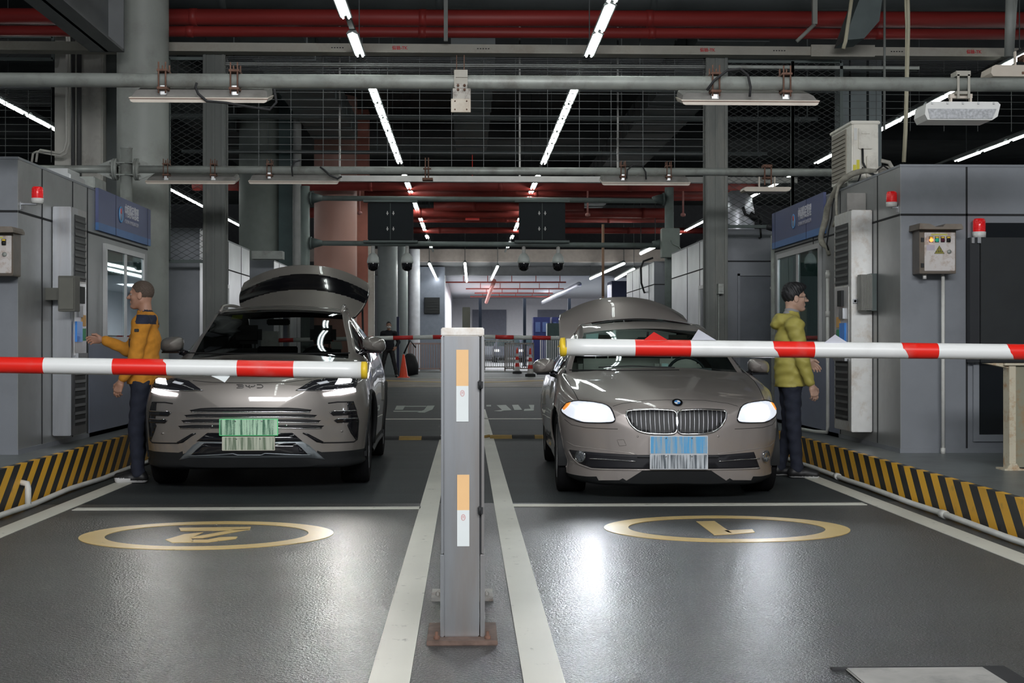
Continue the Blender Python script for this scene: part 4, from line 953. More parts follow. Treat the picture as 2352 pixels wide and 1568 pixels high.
grille(520, 1622, 132, 392, G3, 15, 'rolling wire grille lowered part way between the two steel columns')
grille(-40, 118, 205, 372, G3+1.2, 3, 'rolling wire grille beyond the left booth at the left edge')
grille(1935, 2400, 140, 300, G3+1.2, 6, 'rolling wire grille beyond the air conditioning unit at the right')
# expanded metal screens
def diamond(px0, px1, py0, py1, Y, label, step=0.085, frame=True):
    a = onY(px0, py1, Y); c = onY(px1, py0, Y); x0, x1, z0, z1 = a.x, c.x, a.z, c.z
    t = thing('mesh_screen', ((x0+x1)/2, Y, z0), label, 'screen'); b = MB(); k_ = 0.55
    for s in (1, -1):
        u = -(z1-z0)/k_ if True else 0
        m0 = int((x1-x0 + (z1-z0)/k_)/(step*1.6))+1
        for i in range(m0+1):
            xs = x0 - (z1-z0)/k_ + i*step*1.6
            # line from (xs, z0) to (xs+(z1-z0)/k, z1)
            pa, pb_ = (xs, z0), (xs+(z1-z0)/k_, z1)
            ta = max(0.0, (x0-pa[0])/(pb_[0]-pa[0])); tb = min(1.0, (x1-pa[0])/(pb_[0]-pa[0]))
            if tb <= ta: continue
            A = (pa[0]+(pb_[0]-pa[0])*ta, pa[1]+(pb_[1]-pa[1])*ta); B = (pa[0]+(pb_[0]-pa[0])*tb, pa[1]+(pb_[1]-pa[1])*tb)
            if s < 0: A = (x0+x1-A[0], A[1]); B = (x0+x1-B[0], B[1])
            d = Vector((B[0]-A[0], 0, B[1]-A[1])).normalized(); nrm = Vector((-d.z, 0, d.x))*0.0024
            b.obox(((A[0]+B[0])/2, Y, (A[1]+B[1])/2), d*(Vector((B[0]-A[0], 0, B[1]-A[1])).length/2), (0, 0.003, 0), nrm)
    b.build('wire_mesh', mat('mesh_wire', (0.055,0.06,0.06), 0.7, 0.1), t)
    b = MB()
    for x in (x0, x1): b.box(x-0.02, x+0.02, Y-0.02, Y+0.02, z0, z1)
    for z in (z0, z1): b.box(x0, x1, Y-0.02, Y+0.02, z-0.02, z+0.02)
    b.build('screen_frame', M_greend, t)
    return t
diamond(388, 470, 135, 600, G3, 'expanded metal screen between the round column and the left steel column')
diamond(1668, 1820, 142, 520, G3, 'expanded metal screen right of the right steel column')
diamond(1820, 1932, 142, 520, G3, 'expanded metal screen left of the air conditioning unit')
diamond(-60, 122, 85, 135, G3+1.3, 'strip of expanded metal at the upper left edge', 0.06)
# right steel duct/columns above the air conditioner
b = MB(); 
for xa, xb in ((1930, 1950), (1954, 1990), (1996, 2025)):
    p = onY(xa, 200, 19.5); q = onY(xb, 200, 19.5); b.box(p.x, q.x, 19.5, 19.8, 2.8, 5.3)
tag(b.build('cable_riser', mat('grey_green_riser', (0.15,0.18,0.185), 0.5, var=0.1)), 'grey-green vertical casings rising behind the air conditioning unit', 'casing')
# cream cable tray with red print
t = thing('cable_tray', (0, 18.1, 4.9), 'long cream cable tray with small red lettering across the upper part', 'cable tray')
TY = 18.0; a = onY(385, 98, TY); c = onY(2420, 128, TY); zc = (onY(1000, 101, TY).z, onY(1000, 121, TY).z)
b = MB(); b.box(a.x-3.2, c.x, TY, TY+0.25, zc[1], zc[0]); b.build('tray_body', M_creamd, t)
b = MB(); q = onY(1862, 110, TY); q2 = onY(2008, 110, TY); b.box(q.x, q2.x, TY-0.03, TY, zc[1]-0.02, zc[0]+0.02); b.build('tray_joint', M_creamd, t)
for px in (918, 1625, 2237):
    p = onY(px, 111, TY-0.004); text_mesh('tray_lettering', '信检-TK', 0.055, mat('tray_red_print', (0.5,0.05,0.05), 0.5), t, (p.x, TY-0.004, (zc[0]+zc[1])/2), (1,0,0), (0,0,1), 0.001, 0.002)
for px in (775, 1110, 1790, 2060):
    p = onY(px, 108, TY-0.004); b = MB()
    for k in range(-2, 3): b.box(p.x+k*0.035-0.01, p.x+k*0.035+0.01, TY-0.004, TY, (zc[0]+zc[1])/2-0.006, (zc[0]+zc[1])/2+0.006)
    b.build('tray_slot', M_black, t)
b = MB(); b.box(-3.3, 6.0, TY+0.28, TY+0.4, zc[1]-0.12, zc[1]-0.08)
b.box(-3.3, 3.2, TY+0.3, TY+0.34, zc[1]-0.28, zc[1]-0.24); tag(b.build('grille_header', M_galv), 'pale header bars of the rolling grille below the cable tray', 'rail')
# red pipes
def hpipe(py0, py1, Y, r, x0, x1, m, label, name='red_pipe', cat='pipe'):
    z0 = onY(300, py0, Y).z; z1 = onY(2000, py1, Y).z
    xa, xb = onY(300, 0, Y).x, onY(2000, 0, Y).x; k = (z1-z0)/(xb-xa)
    b = MB(); b.tube([(x0, Y, z0+k*(x0-xa)), (x1, Y, z0+k*(x1-xa))], r, 20)
    for x in np.arange(x0+1.1, x1, 3.1): b.tube([(x-0.05, Y, z0+k*(x-xa)), (x+0.05, Y, z0+k*(x-xa))], r*1.07, 20)
    return tag(b.build(name, m), label, cat)
hpipe(39, 45, 19.0, 0.112, -11, 11, M_red, 'thick dull red pipe across the top of the picture, upper of two')
hpipe(72, 78, 18.75, 0.072, -11, 11, M_red, 'dull red pipe across the top of the picture, lower of two')
hpipe(-8, -4, 20.2, 0.2, -4.6, 11, M_dduct, 'dark duct along the very top of the picture', 'duct', 'duct')
# hangers of pipes (thin rods and arms from above)
def hanger(px, Y, y0, y1, wd, m, label, bend=None):
    p = onY(px, y1, Y); q = onY(px, y0, Y); b = MB()
    b.box(p.x-wd/2, p.x+wd/2, Y-wd/2, Y+wd/2, p.z, q.z)
    if bend: r = onY(bend[0], bend[1], Y); b.tube([(p.x, Y, p.z), (r.x, Y, r.z)], wd*0.45, 6)
    return tag(b.build('hanger', m), label, 'hanger')
M_hang = mat('hanger_grey', (0.2,0.21,0.2), 0.6, 0.2)
hanger(1024, 17.8, -60, 95, 0.05, M_hang, 'flat grey hanger coming down over the red pipes at centre')
hanger(1871, 17.8, -60, 56, 0.06, mat('hanger_pale', (0.3,0.31,0.28), 0.6), 'pale angled hanger arm over the red pipes at right', (1830, 95))
b = MB(); b.tube(pl([(2085,-40),(2086,10),(2087,60),(2084,190),(2081,300),(2077,372)], 13.4), 0.016, 8); b.tube(pl([(2079,-40),(2080,10),(2082,60),(2081,190),(2078,300),(2074,372)], 13.42), 0.012, 8)
tag(b.build('vertical_conduit', mat('yellowed_conduit', (0.42,0.39,0.28), 0.5)), 'yellowed twin conduit dropping from the ceiling onto the right booth roof', 'pipe')
b = MB(); b.tube(pl([(1960,-30),(1950,40),(1942,95),(1937,112)], 14.5), 0.02, 8); tag(b.build('angled_conduit', mat('yellowed_conduit', (0.42,0.39,0.28), 0.5)), 'yellowed slanting conduit end at the upper right', 'pipe')
b = MB(); b.tube(pl([(2032,-20),(2031,300)], 16.5), 0.015, 6); tag(b.build('hanging_rod', M_hang), 'thin dark rod dropping behind the air conditioning unit', 'rod')
b = MB(); b.tube(pl([(2322,-30),(2318,130)], 12.0), 0.045, 8); b.tube(pl([(2336,-30),(2326,120)], 12.05), 0.012, 6); tag(b.build('hanging_rod', M_hang), 'dark hanger bar at the upper right edge', 'rod')
hl = hung_lamp(11.5, 2272, 2440, 152, 177, 'grey lamp cut off at the upper right edge', 152, False)
# bent duct on the upper right
b = MB(); A = pl([(1962,30),(1985,-30),(2030,-30),(2020,48),(1985,88),(1940,92)], 17.2)
b.add([tuple(p) for p in A] + [(p.x, p.y+0.5, p.z) for p in A], [(0,1,2,3,4,5), (6,7,8,9,10,11)] + [(i, (i+1) % 6, 6+(i+1) % 6, 6+i) for i in range(6)])
tag(b.build('bent_duct', mat('dull_green_duct', (0.11,0.14,0.14), 0.55)), 'grey-green bent duct end over the red pipes, upper right', 'duct')

# ducts deep in the ceiling
M_dd2 = mat('dull_duct_lighter', (0.17,0.19,0.19), 0.6, 0.1, var=0.25, scale=0.8)
for (x, y0, y1, z, w_, h_, lab, mm) in ((-3.0, 20.6, 32, 5.9, 1.0, 0.45, 'long grey duct above the left lane, seen through the grille', M_dd2), (0.1, 22, 33, 5.7, 0.7, 0.4, 'grey duct above the middle, seen through the grille', M_dd2), (4.2, 20.6, 52, 6.0, 1.1, 0.5, 'long grey duct above the right island', M_dduct), (-5.4, 21.6, 50, 5.8, 0.9, 0.5, 'dark duct above the left island', M_dduct)):
    b = MB(); b.box(x-w_/2, x+w_/2, y0, y1, z, z+h_)
    for y in np.arange(y0+1.2, y1, 1.2): b.box(x-w_/2-0.02, x+w_/2+0.02, y, y+0.04, z-0.02, z+h_+0.02)
    tag(b.build('air_duct', mm), lab, 'duct')
for k, (y, z) in enumerate(((22.5, 5.35), (25.2, 5.3), (29.5, 5.25))):
    b = MB(); b.box(-6, 6.4, y, y+0.09, z, z+0.06); b.box(-6, 6.4, y+0.5, y+0.55, z+0.05, z+0.08)
    for x in (-4.2, -1.9, 2.8, 6.2): b.box(x, x+0.02, y+0.02, y+0.04, z, 7.4)
    tag(b.build('support_rail', M_dd2), 'grey cross rail under the dark ceiling, %s from the grille' % ('first', 'second', 'third')[k], 'rail')
# galvanised channel below the second pipe and red pipework beyond it
b = MB(); p = onY(775, 416, 24); q = onY(1700, 404, 24); b.box(p.x, q.x+1.0, 24, 24.15, p.z, p.z+0.1)
for x in (-2.2, 0.9, 2.6): b.box(x, x+0.03, 24.05, 24.08, p.z+0.1, 7.4)
tag(b.build('cable_channel', mat('bright_channel', (0.26,0.26,0.245), 0.35, 0.6)), 'shiny metal channel crossing just under the second pipe', 'cable tray')
for k, (py, Y, r, x0, x1) in enumerate(((424, 33.3, 0.14, -6.5, 7), (441, 34.2, 0.10, -2.5, 6.5), (452, 35.0, 0.08, -0.8, 6.0), (473, 38.0, 0.12, -0.9, 3.2), (488, 38.5, 0.14, -5.5, 5.5), (504, 42.0, 0.08, -3, 6), (528, 45.5, 0.10, -2, 8))):
    hpipe(py, py+2, Y, r, x0, x1, M_redd, 'red sprinkler pipe crossing the far hall, %s counting down from the shiny channel' % ('first', 'second', 'third', 'fourth', 'fifth', 'sixth', 'lowest')[k])
# drop sprinklers
for k, (px, y0, y1, Y, lab) in enumerate(((826, 438, 490, 33.3, 'left of the dark display panels'), (1350, 440, 494, 33.3, 'left of the green-grey gantry post'), (1569, 434, 494, 33.3, 'right of the green-grey gantry post'))):
    p = onY(px, y1, Y); q = onY(px, y0, Y); b = MB(); b.tube([(p.x, Y, p.z+0.05), (p.x, Y, 4.95)], 0.022, 8); b.lathe([(0, p.z-0.04), (0.06, p.z-0.02), (0.06, p.z+0.03), (0.02, p.z+0.06), (0.02, p.z+0.08)], (p.x, Y, 0), 'z', 12)
    tag(b.build('sprinkler_drop', mat('pinkish_pipe', (0.5,0.22,0.2), 0.5)), 'pink sprinkler drop with a pale head, ' + lab, 'sprinkler')
p = onY(1085, 500, 40); b = MB(); b.box(p.x-0.2, p.x+0.2, 39.9, 40.1, p.z-0.06, p.z+0.04); b.box(p.x-0.12, p.x+0.12, 39.95, 40.05, p.z+0.04, p.z+0.12); b.cyl((p.x, 40, p.z+0.1), (p.x, 40, 7.4), 0.012)
tag(b.build('red_alarm', mat('alarm_red', (0.6,0.06,0.05), 0.5, emit=0.2)), 'small red alarm box hanging in the far hall at centre', 'alarm')

# ================================================================== CAMERA GANTRY
GY = 26.0
t = thing('camera_gantry', (0.3, GY, 3.1), 'green-grey double bar gantry beyond the cars carrying panels and dome cameras', 'gantry')
pl_, pr_ = onY(701, 500, GY), onY(1537, 500, GY); zu = (onY(1100, 456, GY).z); zl = onY(1100, 559, GY).z
b = MB(); b.tube([(pl_.x, GY, zu), (pr_.x, GY, zu-0.03)], 0.048, 14); b.build('upper_bar', M_green, t)
b = MB(); b.tube([(pl_.x, GY, zl), (pr_.x, GY, zl-0.03)], 0.048, 14); b.build('lower_bar', M_green, t)
for p, px in ((pl_, 0), (pr_, 1)):
    b = MB(); zz = 0.0 if px == 0 else RZ; b.cyl((p.x, GY, zz), (p.x, GY, zu+0.22), 0.085); b.build('post', M_green, t)
    b = MB(); s = 1 if px == 0 else -1
    for z in (zu, zl): b.cyl((p.x+s*0.09, GY, z), (p.x+s*0.12, GY, z), 0.12, 16); b.tube([(p.x+s*0.12, GY, z), (p.x+s*0.32, GY, z)], 0.1, 14, 0, True, [0.105, 0.05])
    b.build('joint', M_greend, t)
for px0, px1, lab in ((845, 949, 'left of two dark display panels hung between the gantry bars'), (1192, 1298, 'right of two dark display panels hung between the gantry bars')):
    a = onY(px0, 551, GY-0.12); c = onY(px1, 466, GY-0.12)
    tt = thing('display_board', ((a.x+c.x)/2, GY, a.z), lab, 'display panel')
    b = MB(); b.box(a.x, c.x, GY-0.16, GY-0.055, a.z, c.z, bev=0.01); b.build('panel_back', mat('panel_charcoal', (0.008,0.012,0.015), 0.6, spec=0.25), tt)
    b = MB(); xm = (a.x+c.x)/2; b.box(xm-0.004, xm+0.004, GY-0.165, GY-0.16, a.z, c.z); b.box(a.x-0.08, c.x+0.08, GY-0.20, GY-0.05, a.z-0.05, a.z-0.01) ; b.box(a.x-0.08, c.x+0.08, GY-0.20, GY-0.05, c.z+0.01, c.z+0.05); b.build('panel_edge', M_greend, tt)
    for dx in (-0.055, 0.055):
        for fz in (0.30, 0.72):
            z = a.z+(c.z-a.z)*fz; b = MB(); b.box(xm+dx-0.008, xm+dx+0.008, GY-0.172, GY-0.165, z-0.035, z+0.035); b.box(xm+dx-0.02, xm+dx+0.02, GY-0.172, GY-0.165, z-0.012, z+0.004); b.build('latch', M_white, tt)
for k, (px, lab) in enumerate(((857, 'leftmost of the four hanging under the gantry'), (935, 'second from the left under the gantry'), (1203, 'third from the left under the gantry'), (1282, 'rightmost of the four hanging under the gantry'))):
    p = onY(px, 620, GY); x = p.x; zt_ = zl-0.048
    tt = thing('dome_camera', (x, GY, zt_), 'white and black dome camera, ' + lab, 'security camera', None)
    q = onY(px, 603, GY).z; q2 = onY(px, 583, GY).z; q3 = onY(px, 622, GY).z
    b = MB(); b.cyl((x, GY, q2), (x, GY, zt_), 0.035, 12); b.build('stem', M_white, tt)
    b = MB(); b.lathe([(0.03, q2+0.02), (0.06, q2), (0.10, (q+q2)/2+0.02), (0.115, q+0.02), (0.115, q-0.01), (0, q-0.01)], (x, GY, 0), 'z', 20); b.build('camera_housing', mat('camera_white', (0.55,0.58,0.56), 0.35), tt)
    b = MB(); b.lathe([(0.10, q-0.01), (0.102, q-0.06), (0.085, q3+0.03), (0.04, q3), (0, q3-0.005)], (x, GY, 0), 'z', 20); b.build('dome', mat('dome_black', (0.008,0.008,0.010), 0.08), tt)
b = MB(); a = onY(1520, 591, GY-0.3); c = onY(1561, 524, GY-0.3); b.box(a.x, c.x, GY-0.34, GY-0.09, a.z, c.z, bev=0.01); b.tube([onY(1541,552,GY-0.36), onY(1545,560,GY-0.4), onY(1558,566,GY-0.38), onY(1566,575,GY-0.3)], 0.012, 6)
tag(b.build('equipment_box', mat('pale_green_box', (0.24,0.28,0.25), 0.45)), 'pale green equipment box on the right gantry post', 'electrical box')
# far barrier arms beyond the gantry
def far_arm(x0, x1, z0, z1, Y, label, rootx):
    t = thing('boom_barrier', ((x0+x1)/2, Y, 0), label, 'barrier arm'); b = MB(); n = int(abs(x1-x0)/0.33)
    for k in range(n):
        xa, xb = x0+(x1-x0)*k/n, x0+(x1-x0)*(k+1)/n; za, zb_ = z0+(z1-z0)*k/n, z0+(z1-z0)*(k+1)/n
        b.tube([(xa, Y, za), (xb, Y, zb_)], 0.038, 12, k % 2)
    b.build('arm_tube', [mat('far_arm_red', (0.55,0.03,0.03), 0.4), mat('far_arm_white', (0.6,0.62,0.6), 0.4)], t)
    b = MB(); zb0 = LZ if rootx < 0 else RZ
    b.box(min(rootx, x0 if abs(x0) > abs(x1) else x1)-0.15, max(rootx, x0 if abs(x0) > abs(x1) else x1)+0.1, Y-0.15, Y+0.15, zb0, 1.45, bev=0.02); b.build('arm_cabinet', M_galv, t)
FA = 25.0
a = onY(870, 779, FA); c = onY(1040, 773, FA); far_arm(-3.45, c.x, a.z-0.02, c.z, FA, 'far red and white barrier arm between the SUV and the steel post', -3.5)
a = onY(1095, 773, FA); c = onY(1290, 778, FA); far_arm(3.5, a.x, c.z-0.02, a.z, FA, 'far red and white barrier arm between the steel post and the sedan', 3.55)
# olive post behind the steel post
a = onY(1062, 705, 31); c = onY(1080, 705, 31); b = MB(); b.box(a.x, c.x, 31, 31.2, 0, a.z, bev=0.01); b.box(a.x-0.05, c.x+0.05, 30.95, 31.25, 0, 0.03)
tag(b.build('olive_post', mat('olive_post_paint', (0.24,0.24,0.20), 0.6)), 'square olive-grey post rising right behind the steel post', 'post')

# ================================================================== FLUORESCENT ROWS
def batten(label):
    t = thing('fluorescent_batten', (0,0,0), label, 'ceiling light', 'fluorescent battens', local=True)
    b = MB(); b.prism([(-0.075, 0.012), (-0.045, 0.055), (0.045, 0.055), (0.075, 0.012), (0.06, 0.006), (0.0, 0.035), (-0.06, 0.006)], 0.0, 1.28, 'y'); b.build('channel', mat('batten_channel', (0.30,0.33,0.33), 0.5, 0.1), t)
    for x in (-0.032, 0.032): b = MB(); b.cyl((x, 0.04, 0.0), (x, 1.24, 0.0), 0.013, 8); b.build('tube', M_tube, t)
    return t
ORD = 'first second third fourth fifth sixth seventh eighth ninth tenth eleventh twelfth thirteenth fourteenth fifteenth sixteenth seventeenth eighteenth nineteenth twentieth'.split(); ORD += ['twenty-' + q for q in ORD[:9]] + ['thirtieth'] + ['thirty-' + q for q in ORD[:9]]
LH = 4.92; first = None
rows = [(-1.37, LH, 1.5, 66, 'left', 'directly above the left lane'), (1.57, LH, 1.5, 66, 'right', 'directly above the right lane'), (-7.1, LH, 1.5, 52, 'outer left', 'far out left'), (7.15, LH, 1.5, 52, 'outer right', 'right of the booths'), (9.9, LH, 11, 40, 'far right', 'at the right edge')]
for (x, z, y0, y1, rn, rl) in rows:
    y = y0; k = 0
    if abs(x) < 2: ys_ = [1.6+1.42*i for i in range(8)] + ([14.62, 16.72] if x < 0 else [13.8, 15.22, 16.64]) + [20.25+1.42*i for i in range(6)] + [30.6, 32.0, 33.4, 34.8, 36.6, 38.0, 40.4, 41.8, 43.2, 45.0, 47.6, 50.6, 52.2]
    else: ys_ = [y0+1.42*i for i in range(int((y1-y0)/1.42)) if i % 7 != 5]
    for y in ys_:
        if True:
            lab = 'unseen near batten overhead, added for light, of the row ' + rl  # near battens out of view, added to light the foreground and pillar fronts
            if first is None: first = batten(lab); o = first
            else: o = copy_tree(first)
            o['label'] = lab if y < 13 else ORD[k] + ' batten from the pipes, row ' + rl; k += 1 if y >= 13 else 0; o['group'] = 'fluorescent battens, %s row' % rn
            o.location = (x, y, z)
    y1 = min(y1, 57)
    b = MB(); b.box(x-0.03, x+0.03, y0-0.5, y1, z+0.057, z+0.10)
    for yy in np.arange(y0+0.3, y1, 4.0): b.box(x-0.006, x+0.006, yy, yy+0.012, z+0.1, 7.4)
    tag(b.build('light_trunking', M_dduct), 'dark trunking carrying the row of battens ' + rl, 'trunking')

# ================================================================== FAR HALL
# beam closing the tall hall, dark soffit, bright room beyond
b = MB(); p = onY(700, 571, 58); q = onY(700, 600, 58); b.box(-8, 12, 58, 58.4, q.z, p.z+0.0); tag(b.build('far_beam', mat('brown_grey_beam', (0.42,0.36,0.33), 0.7)), 'wide brown-grey beam across the end of the tall hall', 'beam')
b = MB(); b.box(-8, 12, 58.4, 62, onY(700, 600, 58).z, onY(700,600,58).z+0.3); b.box(-8, 14, 61.8, 62.2, onY(1200, 632, 62).z, 7.4)
b.box(-26, 26, 62.2, 62.4, onY(1200, 632, 62).z, 7.7); struct(b.build('wall_far_upper', mat('dark_soffit', (0.14,0.14,0.15), 0.8)))
XR0 = onY(1022, 700, 62).x
b = MB(); b.box(onY(962, 700, 61).x, XR0, 61, 62, 0.16, 4.6); w1 = struct(b.build('wall_far_left', mat('blue_grey_wall', (0.22,0.24,0.30), 0.6)))
a = onY(975, 720, 60.9); c = onY(1010, 683, 60.9); b = MB(); b.box(a.x, c.x, 60.88, 60.99, a.z, c.z); 
for k in range(6): z = a.z+(c.z-a.z)*(k+0.5)/6; b.box(a.x+0.03, c.x-0.03, 60.86, 60.88, z-0.03, z+0.03)
tag(b.build('wall_vent', M_black), 'square dark vent on the far blue-grey wall', 'vent')
M_wroom = mat('white_room_paint', (0.72,0.72,0.74), 0.6, var=0.03)
zc = onY(1200, 632, 62).z
b = MB(); b.box(XR0-0.1, 16, 96, 96.3, 0.16, 4.6); struct(b.build('wall_back', M_wroom))
b = MB(); b.box(XR0-0.2, XR0, 62, 96, 0.16, 4.6); struct(b.build('wall_room_left', M_wroom))
b = MB(); b.box(14, 14.2, 62, 96, 0.16, 4.6); struct(b.build('wall_room_right', M_wroom))
b = MB(); b.box(XR0-0.2, 14, 62.4, 96, zc+0.08, zc+0.3)
struct(b.build('ceiling_room', M_wroom))
a = onY(1085, 770, 95.9); c = onY(1163, 711, 95.9); b = MB(); b.box(a.x, c.x, 95.85, 95.98, 0.16, c.z)
for k in range(14): z = 0.2+(c.z-0.2)*k/14; b.box(a.x, c.x, 95.83, 95.85, z, z+0.05)
tag(b.build('roller_shutter', mat('shutter_grey', (0.16,0.17,0.21), 0.6)), 'grey roller shutter on the back wall of the bright far room', 'shutter')
a = onY(1235, 712, 95.9); c = onY(1300, 712, 95.9); b = MB(); b.box(a.x, c.x, 95.85, 95.98, 0.16, onY(1200,711,95.9).z); tag(b.build('grey_door', mat('shutter_grey', (0.16,0.17,0.21), 0.6)), 'grey door panel on the back wall beside the navy cabinets', 'door')
M_thinred = mat('thin_red_pipe', (0.45,0.08,0.06), 0.5)
for k, (py, Y, x0, x1) in enumerate(((648, 64, 1023, 1300), (663, 72, 1070, 1295), (673, 79, 1090, 1270), (681, 86, 1080, 1270))):
    a = onY(x0, py, Y); c = onY(x1, py, Y); b = MB(); b.tube([a, c], 0.035, 8)
    for f in (0.15, 0.35, 0.55, 0.75, 0.95): x = a.x+(c.x-a.x)*f; b.tube([(x, Y, a.z), (x, Y, a.z+0.45)], 0.02, 6)
    tag(b.build('sprinkler_pipe', M_thinred), 'thin red sprinkler pipe under the bright far ceiling, %s from the opening' % ('first', 'second', 'third', 'fourth')[k], 'pipe')
a = onY(1135, 645, 64); c = onY(1117, 694, 84); b = MB(); b.tube([a, c], 0.10, 8); tag(b.build('red_duct', mat('pale_red_duct', (0.5,0.2,0.17), 0.6)), 'pale red pipe bundle running back under the bright far ceiling', 'pipe')
a = onY(1330, 653, 66); c = onY(1245, 696, 88); b = MB(); b.tube([a, c], 0.13, 10); tag(b.build('silver_duct', mat('silver_duct', (0.55,0.56,0.6), 0.3, 0.7)), 'silver duct slanting under the bright far ceiling', 'duct')
for k, px in enumerate((1103, 1205, 1308)):
    p = onY(px, 685, 66); b = MB(); b.box(p.x-0.07, p.x+0.07, 66, 66.14, 0.16, p.z); b.box(p.x-0.15, p.x+0.15, 65.95, 66.2, 0.16, 0.2)
    tag(b.build('thin_pole', mat('navy_pole', (0.01,0.015,0.025), 0.7, spec=0.2)), 'slim dark pole standing in the bright far room, %s from the left' % ('first', 'second', 'third')[k], 'pole')
def booth_box(xa, xb, py, Y, label, win=True):
    a = onY(xa, py, Y); c = onY(xb, py, Y); t = thing('navy_cabin', ((a.x+c.x)/2, Y, 0.16), label, 'cabin')
    b = MB(); b.box(a.x, c.x, Y, Y+1.5, 0.16, a.z); b.build('cabin_body', mat('cabin_navy', (0.004,0.006,0.026), 0.7, spec=0.1), t)
    b = MB(); w_ = c.x-a.x
    for f in (0.12, 0.55): b.box(a.x+w_*f, a.x+w_*(f+0.3), Y-0.02, Y, a.z-0.75, a.z-0.25)
    b.build('cabin_window', mat('cabin_glass', (0.015,0.025,0.06), 0.3, spec=0.3), t)
booth_box(1225, 1263, 728, 70, 'navy cabin standing in the bright far room, left one')
booth_box(1268, 1292, 728, 70.5, 'navy cabin standing in the bright far room, right one')
a = onY(1257, 742, 63.5); c = onY(1300, 742, 63.5); b = MB(); b.box(a.x, c.x, 63.5, 64.5, 0.16, a.z); b.box(a.x+0.1, a.x+0.3, 63.46, 63.5, 0.8, 1.5); b.box(a.x+0.4, a.x+0.6, 63.46, 63.5, 0.8, 1.5)
tag(b.build('green_cabinet', mat('dark_green_cabinet', (0.03,0.06,0.06), 0.5)), 'dark green cabinet before the navy cabins in the far room', 'cabinet')
for k, (xa, ya, xb, yb, lab) in enumerate(((986,606,1004,643,'short lit tube at the end of the left row before the bright room'), (1068,605,1072,646,'short lit tube in the middle before the bright room'), (1143,612,1129,641,'short lit tube at the end of the right row before the bright room'), (1433,605,1356,640,'long slanting lit tube above the sedan boot lid'), (1456,618,1414,641,'shorter slanting lit tube above the sedan boot lid'), (1505,566,1472,582,'small slanting lit tube beside the gantry equipment box'))):
    a = onZ(xa, ya, 4.05); c = onZ(xb, yb, 4.05); b = MB(); b.tube([a, c], 0.045, 8); t = thing('tube_lamp', ((a.x+c.x)/2, (a.y+c.y)/2, 4.05), lab, 'ceiling light'); b.build('tube', M_tube, t)
    b = MB(); d = Vector((0, 0, 0.07)); b.tube([a+d, c+d], 0.05, 6)
    for q in (a, c): b.tube([q+d, (q.x, q.y, 4.62 if q.y > 57 else 7.4)], 0.012, 5)
    b.build('channel', M_dduct, t)
b = MB(); b.box(-3.29, 3.39, 39.3, 41.0, 0.011, 0.095); b = MB(); b.add([(-3.29, 39.2, 0.012), (3.39, 39.2, 0.012), (3.39, 42.9, 0.16), (-3.29, 42.9, 0.16)], [(0,1,2,3)]); b.add([(-3.29, 39.2, 0.009), (3.39, 39.2, 0.009), (3.39, 42.9, 0.157), (-3.29, 42.9, 0.157)], [(3,2,1,0)])
tag(b.build('ramp_strip', mat('brownish_ramp', (0.15,0.115,0.085), 0.6, var=0.35, scale=0.8, dirt=(0.35,0.3,0.26), dirt_amt=0.6, dirt_scale=0.9)), 'brownish worn ramp strip across both lanes before the far cones', 'ramp')
# fences
def fence(xa, xb, ytop, Y, label, m, n=14, tz=1.0):
    a = onY(xa, ytop, Y); c = onY(xb, ytop, Y); z0 = floor_z(Y); t = thing('railing', ((a.x+c.x)/2, Y, z0), label, 'railing')
    b = MB(); b.box(a.x, c.x, Y, Y+0.05, a.z-0.06, a.z); b.box(a.x, c.x, Y, Y+0.05, z0+0.10, z0+0.15); 
    for x in (a.x, c.x): b.box(x-0.03, x+0.03, Y, Y+0.05, z0, a.z)
    b.build('rail_frame', m, t)
    b = MB()
    for k in range(1, n): x = a.x+(c.x-a.x)*k/n; b.box(x-0.016, x+0.016, Y+0.01, Y+0.04, z0+0.12, a.z-0.03)
    b.build('bars', m, t)
fence(938, 1012, 787, 53, 'grey railing with pinkish bars beyond the far barrier arm, left of the steel post', mat('pinkish_rail', (0.36,0.24,0.22), 0.6), 13)
fence(1113, 1180, 781, 57, 'grey railing beyond the far barrier arm, right of the steel post', mat('grey_rail', (0.3,0.29,0.29), 0.5, 0.3), 16)
fence(1160, 1225, 787, 53.5, 'brownish railing behind the two striped cones', mat('brown_rail', (0.24,0.21,0.2), 0.6), 13)
fence(1242, 1285, 775, 60, 'pale railing behind the sedan bonnet corner', mat('pale_rail', (0.5,0.48,0.5), 0.5), 9)
b = MB(); b.box(onY(900,0,52.5).x, onY(1290,0,52.5).x, 52.4, 52.6, 0.161, 0.2); tag(b.build('low_kerb', mat('pale_kerb', (0.3,0.3,0.29), 0.7)), 'low pale kerb strip in front of the far railings', 'kerb')
